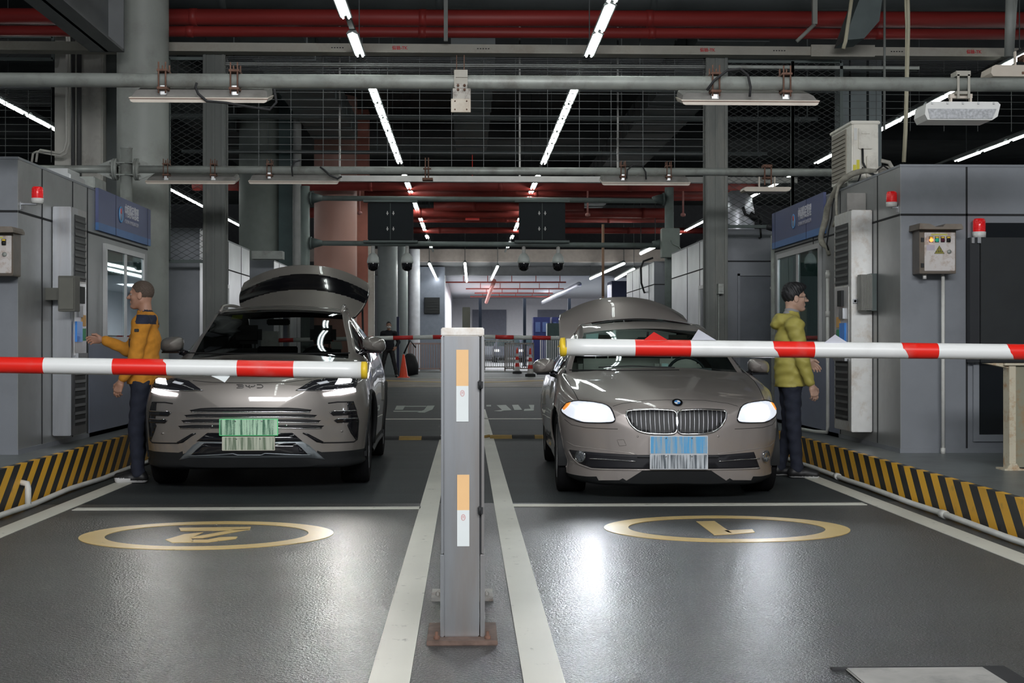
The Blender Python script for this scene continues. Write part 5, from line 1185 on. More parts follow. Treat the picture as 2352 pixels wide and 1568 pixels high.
# parked vehicles in the far room (a few pixels each, partly behind the barrier arm)
def far_car(px, Y, w_, label, col):
    p = onY(px, 780, Y); t = thing('parked_car', (p.x, Y, 0.16), label, 'car'); x = p.x
    b = MB(); z = 0.16
    prof = [(-w_*0.5, z+0.3), (-w_*0.5, z+0.75), (-w_*0.46, z+0.95), (-w_*0.36, z+1.35), (-w_*0.30, z+1.45), (w_*0.30, z+1.45), (w_*0.36, z+1.35), (w_*0.46, z+0.95), (w_*0.5, z+0.75), (w_*0.5, z+0.3)]
    b.prism([(x+u, v) for u, v in prof], Y+1.0, Y+3.6, 'y'); b.box(x-w_*0.49, x+w_*0.49, Y, Y+4.4, z+0.28, z+0.9, bev=0.1); b.build('car_body', mat('far_car_%s' % label[:4], col, 0.3), t)
    b = MB(); b.prism([(x-w_*0.38, z+0.95), (x-w_*0.31, z+1.36), (x+w_*0.31, z+1.36), (x+w_*0.38, z+0.95)], Y+0.97, Y+1.0, 'y'); b.build('windscreen', M_pane, t)
    for sx in (-1, 1):
        for yy in (0.8, 3.5): b = MB(); b.cyl((x+sx*w_*0.36, Y+yy, z+0.32), (x+sx*w_*0.5, Y+yy, z+0.32), 0.32, 16); b.build('wheel', M_rubber, t)
        b = MB(); b.box(x+sx*w_*0.3, x+sx*w_*0.46, Y-0.01, Y+0.02, z+0.62, z+0.76); b.build('headlamp', M_white, t)
far_car(1170, 80, 1.85, 'dark car parked in the bright far room, just right of the steel post', (0.03,0.035,0.05))
far_car(1127, 88, 1.8, 'grey car parked in the bright far room beside the dark one', (0.10,0.11,0.13))
far_car(1222, 86, 1.8, 'blackish car parked in front of the navy cabins', (0.025,0.025,0.04))
# traffic cones
def cone(px, pyb, Y, h, label, striped):
    p = onY(px, pyb, Y); z0 = floor_z(Y); x = p.x; t = thing('traffic_cone', (x, Y, z0), label, 'traffic cone')
    if striped:
        b = MB(); b.lathe([(0.17, z0), (0.17, z0+0.08), (0.10, z0+0.10), (0.0, z0+0.10)], (x, Y, 0), 'z', 20); b.build('cone_base', M_rubber, t)
        bands = [(0.10, 0.27, 1), (0.27, 0.41, 0), (0.41, 0.53, 1), (0.53, 0.66, 0), (0.66, 0.78, 1), (0.78, 1.0, 0)]
        b = MB()
        for a, c, mi in bands:
            r = lambda f: 0.11*(1-f)+0.022*f
            b.lathe([(r(a), z0+h*a), (r(c), z0+h*c)] + ([(0, z0+h*c)] if c == 1.0 else []), (x, Y, 0), 'z', 20, mi)
        b.build('cone_body', [mat('cone_red', (0.7,0.03,0.02), 0.4), mat('cone_white', (0.72,0.70,0.68), 0.4)], t)
    else:
        b = MB(); b.box(x-0.19, x+0.19, Y-0.19, Y+0.19, z0, z0+0.03, bev=0.008); b.lathe([(0.15, z0+0.03), (0.135, z0+0.06), (0.03, z0+h*0.98), (0.0, z0+h)], (x, Y, 0), 'z', 24)
        b.build('cone_body', mat('cone_orange', (0.85,0.07,0.02), 0.4), t)
cone(927, 866, 44.0, 0.74, 'plain orange-red traffic cone beside the guard in black', False)
cone(1188, 851, 50.0, 0.93, 'red and white striped cone, the farther of the two left of the sedan', True)
cone(1218, 861, 45.5, 0.93, 'red and white striped cone, the nearer of the two left of the sedan', True)
# yellow and white marks on the far raised strip
b = MB(); b.box(-3.2, 3.2, 43.6, 43.85, 0.1605, 0.165); tag(b.build('cross_line', M_lwhite), 'pale worn line across the far raised strip', 'road marking')
b = MB(); zr = lambda y, u=0.004: 0.012+0.148*(y-39.2)/3.7+u
for L_ in ([(-3.2, 42.1), (-0.4, 41.0), (-0.4, 41.25), (-3.2, 42.4)], [(0.4, 41.0), (3.2, 42.1), (3.2, 42.4), (0.4, 41.25)]): b.add([(x, y, zr(y, u)) for u in (0.001, 0.006) for x, y in L_], [(3,2,1,0), (4,5,6,7), (0,1,5,4), (1,2,6,5), (2,3,7,6), (3,0,4,7)])
tag(b.build('hatch_line', mat('far_yellow', (0.5,0.33,0.08), 0.6)), 'yellow hatch lines on the ramp of the far raised strip', 'road marking')
# left far columns
def colp(xa, xb, Y, z0, z1, m, label, rnd=True, y2=None):
    a, c = onY(xa, 700, Y), onY(xb, 700, Y); b = MB()
    if rnd: b.lathe([((c.x-a.x)/2, z0), ((c.x-a.x)/2, z1)], ((a.x+c.x)/2, Y+(c.x-a.x)/2, 0), 'z', 40)
    else: b.box(a.x, c.x, Y, Y+(y2 or 0.8), z0, z1)
    return tag(b.build('column', m), label, 'column')
M_redwash = mat('salmon_light_wash', (0.62,0.24,0.18), 0.5, var=0.05)  # reddish light on the column and pier, put into their colour
colp(716, 816, 34.0, LZ, 7.3, mat('salmon_wash_grey', (0.60,0.33,0.27), 0.45, var=0.08, scale=0.8), 'thick round column, its salmon-pink a painted light wash, behind the open tailgate')
colp(812, 846, 36.2, 0, 7.3, M_redwash, 'flat wall pier, its salmon-red a painted light wash, right of the pink column', False, 0.5)
b = MB(); a = onY(846, 500, 35.9); b.box(a.x, a.x+0.16, 35.8, 36.0, 0, 3.9); tag(b.build('edge_strip', M_cream), 'pale edge strip beside the salmon-red pier', 'trim')
colp(541, 645, 29.8, LZ, 7.3, mat('pale_green_concrete', (0.22,0.245,0.225), 0.55, var=0.06), 'very thick pale green column behind the tailgate, left', True)
colp(640, 672, 29.9, LZ, 7.3, mat('teal_casing', (0.06,0.10,0.10), 0.5), 'dark teal casing right of the thick pale green column', False, 0.5)
colp(672, 691, 29.7, LZ, 7.3, mat('pale_pipe_casing', (0.42,0.42,0.41), 0.45), 'slim pale round casing left of the gantry post', True)
colp(866, 912, 48.0, 0.16, 4.9, mat('pale_grey_column', (0.33,0.36,0.36), 0.4, var=0.06), 'pale grey round column behind the guard in black')
colp(912, 936, 50.0, 0.16, 4.9, mat('pale_grey_column', (0.33,0.36,0.36), 0.4), 'narrower pale column right of the guard', True)
colp(938, 964, 54.0, 0.16, 4.9, mat('bright_edge_column', (0.55,0.55,0.60), 0.4), 'bright whitish column beside the far blue-grey wall', True)
b = MB(); a = onY(911, 727, 47); c = onY(917, 727, 47); b.box(a.x, c.x, 47, 47.1, 0.16, a.z); tag(b.build('thin_sign_post', M_navy), 'narrow navy upright sign behind the guard', 'sign')
b = MB(); a = onY(921, 800, 47); b.lathe([(0, 0.16), (0.28, 0.2), (0.3, 0.5), (0.2, 0.8), (0.1, 0.9), (0,0.92)], (a.x+0.3, 47, 0), 'z', 14); b.tube([(a.x+0.1,47,0.9),(a.x+0.3,47,1.35),(a.x+0.5,47,1.1)], 0.028, 8)
tag(b.build('covered_scooter', M_rubber), 'dark covered scooter-like bulk behind the orange-red cone', 'scooter')
# red-brown post near the sedan's boot
b = MB(); b.tube(pl([(1385,515),(1385,680)], 33), 0.032, 8); p = onY(1385, 515, 33); b.tube([(p.x, 33, 0), (p.x, 33, p.z)], 0.03, 8)
tag(b.build('slender_pipe', mat('tan_red_pipe', (0.42,0.25,0.16), 0.5)), 'slender tan and red pipe rising behind the sedan boot lid', 'pipe')
b = MB(); a = onY(1405, 645, 64); b.box(a.x, a.x+1.0, 64, 66, 0.16, onY(1405,645,64).z); b.box(a.x+0.2,a.x+0.25,63.9,64,0.2,2.5); tag(b.build('navy_partition', M_navy), 'navy blue partition seen over the sedan boot lid', 'partition')
# cables of the third booth on the right
b = MB(); b.tube(pl([(1620,552),(1604,555),(1593,575),(1590,610),(1597,635),(1612,648)], 22.0), 0.03, 8); b.tube(pl([(1622,560),(1612,556),(1600,590),(1598,620),(1606,640)], 21.9), 0.02, 8)
tag(b.build('black_hose', M_rubber), 'black hose looping over the white side of the second right booth', 'hose')
b = MB(); b.tube(pl([(1500,592),(1478,600),(1472,615),(1473,650),(1480,672),(1492,668)], 27.5), 0.02, 8); tag(b.build('black_hose', M_rubber), 'black cable hanging on the white side of the third right booth', 'hose')
# security cameras on left third booth
b = MB(); a = onY(580, 603, 24.5); c = onY(650, 603, 24.5); b.box(a.x, c.x, 24.4, 24.7, a.z-0.10+0.16, a.z+0.2); tag(b.build('roof_beam_box', M_galv), 'grey roof box on the far left booth above the tailgate', 'box')
# small things on the right: camera and round duct behind the mesh
b = MB(); a = onY(1692, 440, 22); b.lathe([(0.28, 2.8), (0.28, 3.3), (0.24, 3.55), (0.1, 3.65), (0, 3.65)], (a.x, 22, 0), 'z', 24); tag(b.build('silver_duct', mat('silver_duct', (0.55,0.56,0.6), 0.3, 0.7)), 'round silver duct behind the mesh screen on the second right booth', 'duct')
b = MB(); b.tube(pl([(1706,475),(1712,492),(1730,500),(1742,492),(1748,500),(1746,520)], 18.78), 0.022, 8); b.tube(pl([(1722,492),(1740,505)], 18.75), 0.045, 8); b.tube(pl([(1746,518),(1748,545)], 18.78)+[Vector((onY(1748,545,18.78).x, 18.9, onY(1748,545,18.78).z))], 0.014, 6); tag(b.build('black_bracket', M_black), 'tangled black bracket and cables beside the right blue sign', 'bracket')
b = MB(); b.tube(pl([(1762,519),(1778,524)], 17.1), 0.045, 10); b.tube(pl([(1775,522),(1800,530)], 17.05), 0.015, 8); tag(b.build('bullet_camera', M_black), 'small black bullet camera left of the right blue sign', 'security camera')
p = onY(1783, 540, 17.1); b = MB(); b.cyl((p.x, 17.2, RZ), (p.x, 17.2, p.z), 0.045); b.cyl((p.x, 17.2, p.z), (p.x, 17.2, p.z+0.06), 0.035); tag(b.build('slim_post', M_galv), 'slim galvanised post at the far corner of the right booth', 'post')
# ================================================================== CARS
def pchip(xs, ys):
    xs = np.array(xs, float); ys = np.array(ys, float); h = np.diff(xs); d = np.diff(ys)/h; n = len(xs); m = np.zeros(n)
    for i in range(1, n-1):
        if d[i-1]*d[i] > 0:
            w1 = 2*h[i]+h[i-1]; w2 = h[i]+2*h[i-1]; m[i] = (w1+w2)/(w1/d[i-1]+w2/d[i])
    m[0] = d[0]; m[-1] = d[-1]
    def f(x):
        x = np.clip(x, xs[0], xs[-1]); k = np.clip(np.searchsorted(xs, x)-1, 0, n-2); t = (x-xs[k])/h[k]
        return ((2*t**3-3*t**2+1)*ys[k] + (t**3-2*t**2+t)*h[k]*m[k] + (-2*t**3+3*t**2)*ys[k+1] + (t**3-t**2)*h[k]*m[k+1])
    return f
def curve(pts): return pchip([p[0] for p in pts], [p[1] for p in pts])
def catmull(P, t):
    """open Catmull-Rom through control points P (k x 2), parameter t in 0..k-1"""
    n = len(P); i = int(min(max(math.floor(t), 0), n-2)); u = t-i
    p0 = P[max(i-1, 0)]; p1 = P[i]; p2 = P[i+1]; p3 = P[min(i+2, n-1)]
    c = 0.42
    m1 = c*(p2-p0); m2 = c*(p3-p1)
    if n == 10 and i == 2: m2 = (p2-p1)*1.05
    if n == 10 and i == 3: m1 = (p2-p1)*0.9
    if n == 10 and i == 0: m1 = np.array([(p2-p1)[0], 0.0])
    return (2*u**3-3*u**2+1)*p1 + (u**3-2*u**2+u)*m1 + (-2*u**3+3*u**2)*p2 + (u**3-u**2)*m2

def build_body(S, root_loc):
    """S: curves and marks of one car. Returns dense half grid G[i][j] of local points and marks."""
    L = S['L']
    yt = sorted(set([round(v, 4) for v in np.concatenate([np.linspace(0, 1, 40)**2*1.0, np.linspace(1.0, L, 90), np.array(S['marks'])])]))
    f = {k: curve(v) for k, v in S['c'].items()}
    PER = 5; K = 10
    rows = []
    def section(y, sc=1.0):
        zt, wt, d3, ws, z4, W, zb = (float(f[k](y)) for k in ('zt', 'wt', 'd3', 'ws', 'z4', 'W', 'zb'))
        zw = S['zw']
        P = np.array([(0, zt), (wt*0.4, zt-d3*0.16), (wt*0.76, zt-d3*0.578), (wt, zt-d3), (ws, z4), (W, min(zw, z4-0.04)), (W-0.012, 0.43), (W-S['tuck'], 0.29), (W-S['tuck']-0.06, zb), (0, zb-0.005)], float)
        out = [catmull(P, k/PER) for k in range((K-1)*PER+1)]
        return np.array(out)
    def warp(x, y, z):
        w_ = S['warp']*(abs(x)/0.93)**2.4
        fac = max(0.0, 1-max(0, y-0.2)/3.2) if y < L-0.5 else 0
        return y + w_*fac
    cap = []
    s0 = section(0.0)
    zc = 0.5*(s0[0][1]+s0[-1][1])
    for sc in (0.0, 0.2, 0.4, 0.6, 0.75, 0.86, 0.94, 0.98):
        yy = -S['nose']*(1-sc**2.6)
        cap.append([(p[0]*sc, yy, zc+(p[1]-zc)*sc) for p in s0])
    G = []; ymarks = []
    for c in cap: G.append([(x, warp(x, y, z), z) for x, y, z in c]); ymarks.append(-1)
    for y in yt:
        s = section(y)
        row = []
        for j, p in enumerate(s):
            x, z = float(p[0]), float(p[1])
            if S.get('bulge') and y < S['cowl']+0.02 and j <= 3*PER:
                e = S['bulge'](x, y); z += e
            row.append((x, warp(x, y, z), z))
        G.append(row); ymarks.append(y)
    # tail cap
    sE = G[-1]; zc = 0.5*(sE[0][2]+sE[-1][2])
    for sc in (0.9, 0.6, 0.0): G.append([(p[0]*sc, p[1]+0.03*(1-sc), zc+(p[2]-zc)*sc) for p in sE]); ymarks.append(99)
    return G, ymarks, PER

class Car:
    def __init__(s, S, name, loc, label, rotz=0.0):
        s.S = S; s.loc = Vector(loc); s.rot = rotz
        s.root = thing(name, loc, label, 'car', rotz=rotz, local=True)
        s.M = Matrix.Translation(s.loc) @ Matrix.Rotation(rotz, 4, 'Z'); s.Mi = s.M.inverted()
        G, ym, PER = build_body(S, loc); s.G = G
        nR, nC = len(G), len(G[0]); s.PER = PER
        parts = {k: MB() for k in ('body_shell', 'windscreen', 'rear_window', 'side_window', 'side_window/R', 'roof_glass', 'lower_cladding', 'pillar_trim', 'pillar_trim/R')}
        allv = []; allf = []
        cow, rf, rr, sw0, sw1, tg = S['cowl'], S['roof0'], S['roof1'], S['sw0'], S['sw1'], S['rearglass']
        wheels = S['wheels']; R = S['archR']
        cellmap = {k: {} for k in parts}
        def snap(p):
            x, y, z = p
            if abs(x) > 0.55:
                for wy, wz in wheels:
                    d = sqrt((y-wy)**2+(z-wz)**2)
                    if d < R*1.25 and abs(d-R) < 0.035 and d > 1e-6:
                        return (x, wy+(y-wy)*R/d, wz+(z-wz)*R/d)
            return p
        def addv(kind, sgn, i, j):
            key = (sgn, i, j) if G[i][j][0] != 0 else (0, i, j)
            cm = cellmap[kind]
            if key not in cm:
                x, y, z = snap(G[i][j]) if kind != 'x' else G[i][j]
                parts[kind].v.append((sgn*x, y, z)); cm[key] = len(parts[kind].v)-1
            return cm[key]
        for i in range(nR-1):
            for j in range(nC-1):
                ymid = 0.5*(ym[i]+ym[i+1]) if ym[i+1] != 99 and ym[i] >= 0 else (-1 if ym[i] < 0 else 99)
                yw = 0.25*sum(G[a][b_][1] for a in (i, i+1) for b_ in (j, j+1)); zw = 0.25*sum(G[a][b_][2] for a in (i, i+1) for b_ in (j, j+1)); xw = 0.25*sum(G[a][b_][0] for a in (i, i+1) for b_ in (j, j+1))
                kind = 'body_shell'; col = j/PER
                if abs(xw) > 0.55 and any((yw-wy)**2+(zw-wz)**2 < (R-0.004)**2 for wy, wz in wheels): continue
                if abs(xw) > 0.3 and j >= 7*PER and any(abs(yw-wy) < R for wy, wz in wheels): continue
                if cow < ymid < rf and col < 2.8: kind = 'windscreen'
                elif S.get('open_rear') and S['open_rear'][0] < ymid < S['open_rear'][1] and col < S['open_rear'][2]: continue
                elif tg and tg[0] < ymid < tg[1] and col < 2.6: kind = 'rear_window'
                elif sw0 < ymid < sw1 and 3.25 < col < 3.9: kind = 'side_window'
                elif cow+0.2 < ymid < tg_end(S) and 2.8 <= col < 4.05 and (3.1 < col): kind = 'pillar_trim' if sw0-0.25 < ymid < sw1+0.1 and col > 3.18 else 'body_shell'
                elif S['sun'] and S['sun'][0] < ymid < S['sun'][1] and col < 2.2: kind = 'roof_glass'
                elif zw < S['cladz'] or j >= 8*PER: kind = 'lower_cladding'
                for sgn in (1, -1):
                    kk = kind; kind = kind + '/R' if (sgn < 0 and kind in ('side_window', 'pillar_trim')) else kind
                    q = [addv(kind, sgn, i, j), addv(kind, sgn, i, j+1), addv(kind, sgn, i+1, j+1), addv(kind, sgn, i+1, j)]
                    qq = []
                    for a in q:
                        if a not in qq: qq.append(a)
                    if len(qq) < 3: kind = kk; continue
                    if sgn < 0: qq = qq[::-1]
                    parts[kind].f.append(tuple(qq)); parts[kind].m.append(0); parts[kind].sm.append(True); kind = kk
        s.objs = {}
        mats = S['mats']
        for k, b in parts.items():
            if b.f:
                # merge coincident nose-tip vertices
                k0 = k.split('/')[0]; o = b.build(k0, mats[{'rear_window': 'windscreen'}.get(k0, k0)], s.root, recalc=False)
                bm = bmesh.new(); bm.from_mesh(o.data); bmesh.ops.remove_doubles(bm, verts=bm.verts, dist=1e-5); bmesh.ops.recalc_face_normals(bm, faces=bm.faces); bm.to_mesh(o.data); bm.free()
                s.objs[k] = o
        # ray target: every body face in local space
        V = []; Fc = []
        for k, b in parts.items():
            n = len(V); V += [Vector(v) for v in b.v]; Fc += [tuple(a+n for a in f) for f in b.f]
        s.bvh = BVHTree.FromPolygons(V, Fc)
        s.eye = s.Mi @ Vector((0, 0, H))
    def hit(s, px, py):
        d = (s.Mi.to_3x3() @ ray(px, py)).normalized()
        h, n, i, dist = s.bvh.ray_cast(s.eye, d)
        if h is None: return None, None
        if n.dot(d) > 0: n = -n
        return h, n
    def hitxz(s, x, z, y0=-1.0):
        h, n, i, dist = s.bvh.ray_cast(Vector((x, y0, z)), Vector((0, 1, 0)))
        if h is None: return None, None
        if n.y > 0: n = -n
        return h, n
    def tox(s, px, py):
        h, n = s.hit(px, py)
        return (h.x, h.z) if h is not None else None
    def patch(s, name, pts, m, off=0.006, mirror=False, depth=0.02, step=0.03, parent=None, label=None, px=True):
        """panel lying on the body: outline given as photo points (px) or local x,z"""
        P = [s.tox(*p) for p in pts] if px else list(pts)
        P = [p for p in P if p]
        # densify outline
        D = []
        for a, c in zip(P, P[1:]+P[:1]):
            L = sqrt((a[0]-c[0])**2+(a[1]-c[1])**2); k = max(1, int(L/step))
            D += [(a[0]+(c[0]-a[0])*i/k, a[1]+(c[1]-a[1])*i/k) for i in range(k)]
        x0, x1 = min(p[0] for p in D), max(p[0] for p in D); z0, z1 = min(p[1] for p in D), max(p[1] for p in D)
        def inside(x, z):
            c = False; n = len(D)
            for i in range(n):
                xa, za = D[i]; xb, zb = D[i-1]
                if (za > z) != (zb > z) and x < (xb-xa)*(z-za)/(zb-za)+xa: c = not c
            return c
        I = []
        gx = np.arange(x0+step/2, x1, step); gz = np.arange(z0+step/2, z1, step)
        for x in gx:
            for z in gz:
                if inside(x, z) and min((x-p[0])**2+(z-p[1])**2 for p in D) > (step*0.4)**2: I.append((x, z))
        n = len(D)
        res = delaunay_2d_cdt([Vector(p) for p in D+I], [], [tuple(range(n))], 1, 1e-6)
        vs2, fs2 = res[0], res[2]
        top = []; nrm = []
        for v in vs2:
            h, nn = s.hitxz(v.x, v.y)
            if h is None:
                top.append(None); nrm.append(None); continue
            top.append(h+nn*off); nrm.append(nn)
        ok = [f for f in fs2 if all(top[i] is not None for i in f)]
        # fill Nones
        for i, v in enumerate(top):
            if v is None: top[i] = Vector((vs2[i].x, 0, vs2[i].y)); nrm[i] = Vector((0, -1, 0))
        b = MB(); m_ = len(top)
        vs = top + [t - nrm[i]*depth for i, t in enumerate(top)]
        edges = {}
        for f in ok:
            for a, c in zip(f, f[1:]+f[:1]): edges[(a, c)] = 1
        side = [(a, c, c+m_, a+m_) for (a, c) in edges if (c, a) not in edges]
        b.add(vs, [tuple(f) for f in ok], 0, True); b.add([], [], 0)
        base = 0
        for q in side: b.f.append(q); b.m.append(0); b.sm.append(False)
        for f in ok: b.f.append(tuple(a+m_ for a in f[::-1])); b.m.append(0); b.sm.append(False)
        if mirror == 'both' :
            nV = len(b.v); nF = len(b.f); b.v += [(-v[0], v[1], v[2]) for v in b.v]; b.f += [tuple(a+nV for a in f[::-1]) for f in b.f[:nF]]; b.m += [0]*nF; b.sm += b.sm[:nF]
        objs = [b.build(name, m, parent or s.root, recalc=True)]
        if mirror is True:
            b2 = MB(); b2.v = [(-v[0], v[1], v[2]) for v in b.v]; b2.f = [tuple(f[::-1]) for f in b.f]; b2.m = b.m[:]; b2.sm = b.sm[:]
            objs.append(b2.build(name, m, parent or s.root))
        if label:
            for o in objs: o['label'] = label
        return objs
    def line(s, name, pts, r, m, off=0.002, mirror=False, closed=False, sub_=10, px=True, n=6, parent=None, b=None):
        P = [s.tox(*p) for p in pts] if px else list(pts)
        P = [np.array(p) for p in P if p]
        if closed: P = P+[P[0]]
        D = []
        for a, c in zip(P, P[1:]):
            L = float(np.linalg.norm(a-c)); k = max(1, int(L/0.02))
            D += [a+(c-a)*i/k for i in range(k)]
        if not closed: D.append(P[-1])
        out = []
        for x, z in D:
            h, nn = s.hitxz(float(x), float(z))
            if h is not None: out.append(h+nn*off)
        own = b is None
        if own: b = MB()
        b.tube(out, r, n, closed=closed)
        if not own: return b
        objs = [b.build(name, m, parent or s.root)]
        if mirror:
            b2 = MB(); b2.v = [(-v[0], v[1], v[2]) for v in b.v]; b2.f = [tuple(f[::-1]) for f in b.f]; b2.m = b.m[:]; b2.sm = b.sm[:]
            objs.append(b2.build(name, m, parent or s.root))
        return objs
def tg_end(S): return S['sw1']+0.15
def smoothpoly(pts, it=2):
    """round the corners of an outline (Chaikin)"""
    for _ in range(it):
        q = []
        for a, c in zip(pts, pts[1:]+pts[:1]):
            q += [(a[0]*0.8+c[0]*0.2, a[1]*0.8+c[1]*0.2), (a[0]*0.2+c[0]*0.8, a[1]*0.2+c[1]*0.8)]
        pts = q
    return pts
M_tyre = mat('tyre_rubber', (0.010,0.010,0.011), 0.85, var=0.1, spec=0.12)
M_rim = mat('alloy_rim', (0.45,0.45,0.46), 0.3, 0.9)
M_rimd = mat('dark_rim', (0.12,0.12,0.13), 0.35, 0.8)
M_chrome = mat('chrome', (0.75,0.75,0.76), 0.12, 1.0, var=0.02)
M_gloss = mat('piano_black', (0.008,0.008,0.010), 0.12, coat=0.5)
M_dgrey = mat('dark_plastic', (0.014,0.015,0.016), 0.6, spec=0.25)
M_gap = mat('panel_gap', (0.006,0.006,0.006), 0.9)
def wheel(root, side, X, wy, wz, r, wid, rim, spokes=10):
    """wheel as a part with tyre, rim"""
    o = X; i_ = X - side*wid
    b = MB(); b.lathe([(r*0.66, i_), (r*0.97, i_+side*0.01), (r, i_+side*0.03), (r, o-side*0.03), (r*0.97, o-side*0.008), (r*0.86, o), (r*0.70, o-side*0.004), (r*0.66, o-side*0.02)], (0, wy, wz), 'x', 40)
    for g in range(3): xg = i_+side*wid*(0.3+0.2*g); b.lathe([(r+0.001, xg), (r-0.004, xg+side*0.004), (r+0.001, xg+side*0.008)], (0, wy, wz), 'x', 40)
    w_ = b.build('wheel', M_tyre, root); w_['_o'] = [0,0,0]; ORIG.append(w_)
    b = MB(); b.lathe([(r*0.67, i_+side*0.02), (r*0.69, o-side*0.015), (r*0.66, o-side*0.006), (r*0.63, o-side*0.02), (r*0.61, i_+side*0.05)], (0, wy, wz), 'x', 40)
    for k in range(spokes):
        a = 2*pi*k/spokes; d = Vector((0, cos(a), sin(a))); t_ = Vector((0, -sin(a), cos(a)))
        b.obox((o-side*0.03, wy+d.y*r*0.36, wz+d.z*r*0.36), (side*0.012, 0, 0), d*r*0.29, t_*0.012)
    b.cyl((o-side*0.05, wy, wz), (o-side*0.012, wy, wz), r*0.14, 16); b.cyl((i_+side*0.03, wy, wz), (i_+side*0.045, wy, wz), r*0.45, 24)
    b.build('rim', rim, w_)
def seat(root, x, y, z, m, tilt=0.12):
    b = MB(); b.box(x-0.24, x+0.24, y-0.5, y, z-0.15, z, bev=0.05); b.box(x-0.23, x+0.23, y-0.04, y+0.10, z-0.05, z+0.56, bev=0.05); b.build('seat', m, root)
    b = MB(); b.box(x-0.13, x+0.13, y-0.01, y+0.09, z+0.60, z+0.79, bev=0.04); b.cyl((x-0.06,y+0.04,z+0.5),(x-0.06,y+0.04,z+0.64),0.007,6); b.cyl((x+0.06,y+0.04,z+0.5),(x+0.06,y+0.04,z+0.64),0.007,6); b.build('headrest', m, root)
def mirrors(car, x, y, z, w_, h_, m, seed=0):
    for s in (-1, 1):
        b = MB(); n = 16; vs = []; fs = []; rings = 8
        for i in range(rings+1):
            f = i/rings; yy = -0.10+0.19*f; sc = sqrt(max(0.0, 1-(1-f)**2.6))
            for k in range(n):
                a = 2*pi*k/n; c_, s_ = cos(a), sin(a)
                ux = (abs(c_)**0.7)*(1 if c_ > 0 else -1); uz = (abs(s_)**0.8)*(1 if s_ > 0 else -1)
                vs.append((s*(x+w_/2+ux*w_/2*sc+0.01*f), y+yy, z+uz*h_/2*sc - 0.012*ux))
        for i in range(rings):
            for k in range(n): fs.append((i*n+k, i*n+(k+1) % n, (i+1)*n+(k+1) % n, (i+1)*n+k))
        fs.append(tuple(rings*n+k for k in range(n)))
        b.add(vs, fs, 0, True); mm = b.build('door_mirror', m, car.root); mm['_o'] = [0,0,0]; ORIG.append(mm)
        b = MB(); b.tube([(s*(x+0.04), y+0.03, z-h_*0.42), (s*(x-0.04), y+0.06, z-h_*0.62), (s*(x-0.12), y+0.05, z-h_*0.8)], 0.025, 8, 0, True, [0.03, 0.028, 0.04]); b.box(s*(x+0.02), s*(x+w_*0.92), y-0.06, y+0.085, z-h_*0.52, z-h_*0.42, bev=0.01); b.build('mirror_foot', M_gloss, mm)
        b = MB(); b.box(s*(x+0.02), s*(x+w_*0.9), y+0.091, y+0.093, z-h_*0.36, z+h_*0.36); b.build('mirror_glass', M_pane, mm)
def wheelhouse(car):
    for wy, wz in car.S['wheels']:
        for s in (-1, 1):
            b = MB(); R = car.S['archR']; X = car.S['archX'](wy)
            a0, a1 = -0.25, pi+0.25; n = 22; vs = []; fs = []
            for k in range(n+1):
                a = a0+(a1-a0)*k/n
                for xx in (X-0.30, X-0.03): vs.append((s*xx, wy+(R+0.005)*cos(a), wz+(R+0.005)*sin(a)))
            b.add(vs, [(2*k, 2*k+1, 2*k+3, 2*k+2) for k in range(n)], 0, True)
            b.build('wheelhouse', M_dgrey, car.root)
            b = MB(); pts = []
            for k in range(n+1):
                a = a0+0.12+(a1-a0-0.24)*k/n; y, z = wy+(R)*cos(a), wz+(R)*sin(a)
                h, nn, i, d = car.bvh.ray_cast(Vector((s*1.5, wy+(R+0.012)*cos(a), wz+(R+0.012)*sin(a))), Vector((-s, 0, 0)))
                if h is not None and abs(h.x) > 0.6: pts.append((h.x-s*0.004, y, z))
            if len(pts) > 4: b.tube(pts, car.S['lipr'], 8); b.build('arch_lip', car.S['lipm'], car.root)

def paint(name, col, rough=0.32, metal=0.55):
    m = bpy.data.materials.new(name); m.use_nodes = True; nt = m.node_tree; b = nt.nodes['Principled BSDF']
    tc = nd(m, 'ShaderNodeTexCoord'); n = nd(m, 'ShaderNodeTexNoise'); n.inputs['Scale'].default_value = 900; n.inputs['Detail'].default_value = 1
    nt.links.new(tc.outputs['Object'], n.inputs['Vector'])
    r = nd(m, 'ShaderNodeValToRGB'); r.color_ramp.elements[0].color = (col[0]*0.85, col[1]*0.85, col[2]*0.85, 1); r.color_ramp.elements[1].color = (min(1,col[0]*1.15), min(1,col[1]*1.15), min(1,col[2]*1.15), 1)
    nt.links.new(n.outputs[0], r.inputs[0]); nt.links.new(r.outputs[0], b.inputs['Base Color'])
    b.inputs['Metallic'].default_value = metal; b.inputs['Roughness'].default_value = rough; b.inputs['Coat Weight'].default_value = 1.0; b.inputs['Coat Roughness'].default_value = 0.03
    return m
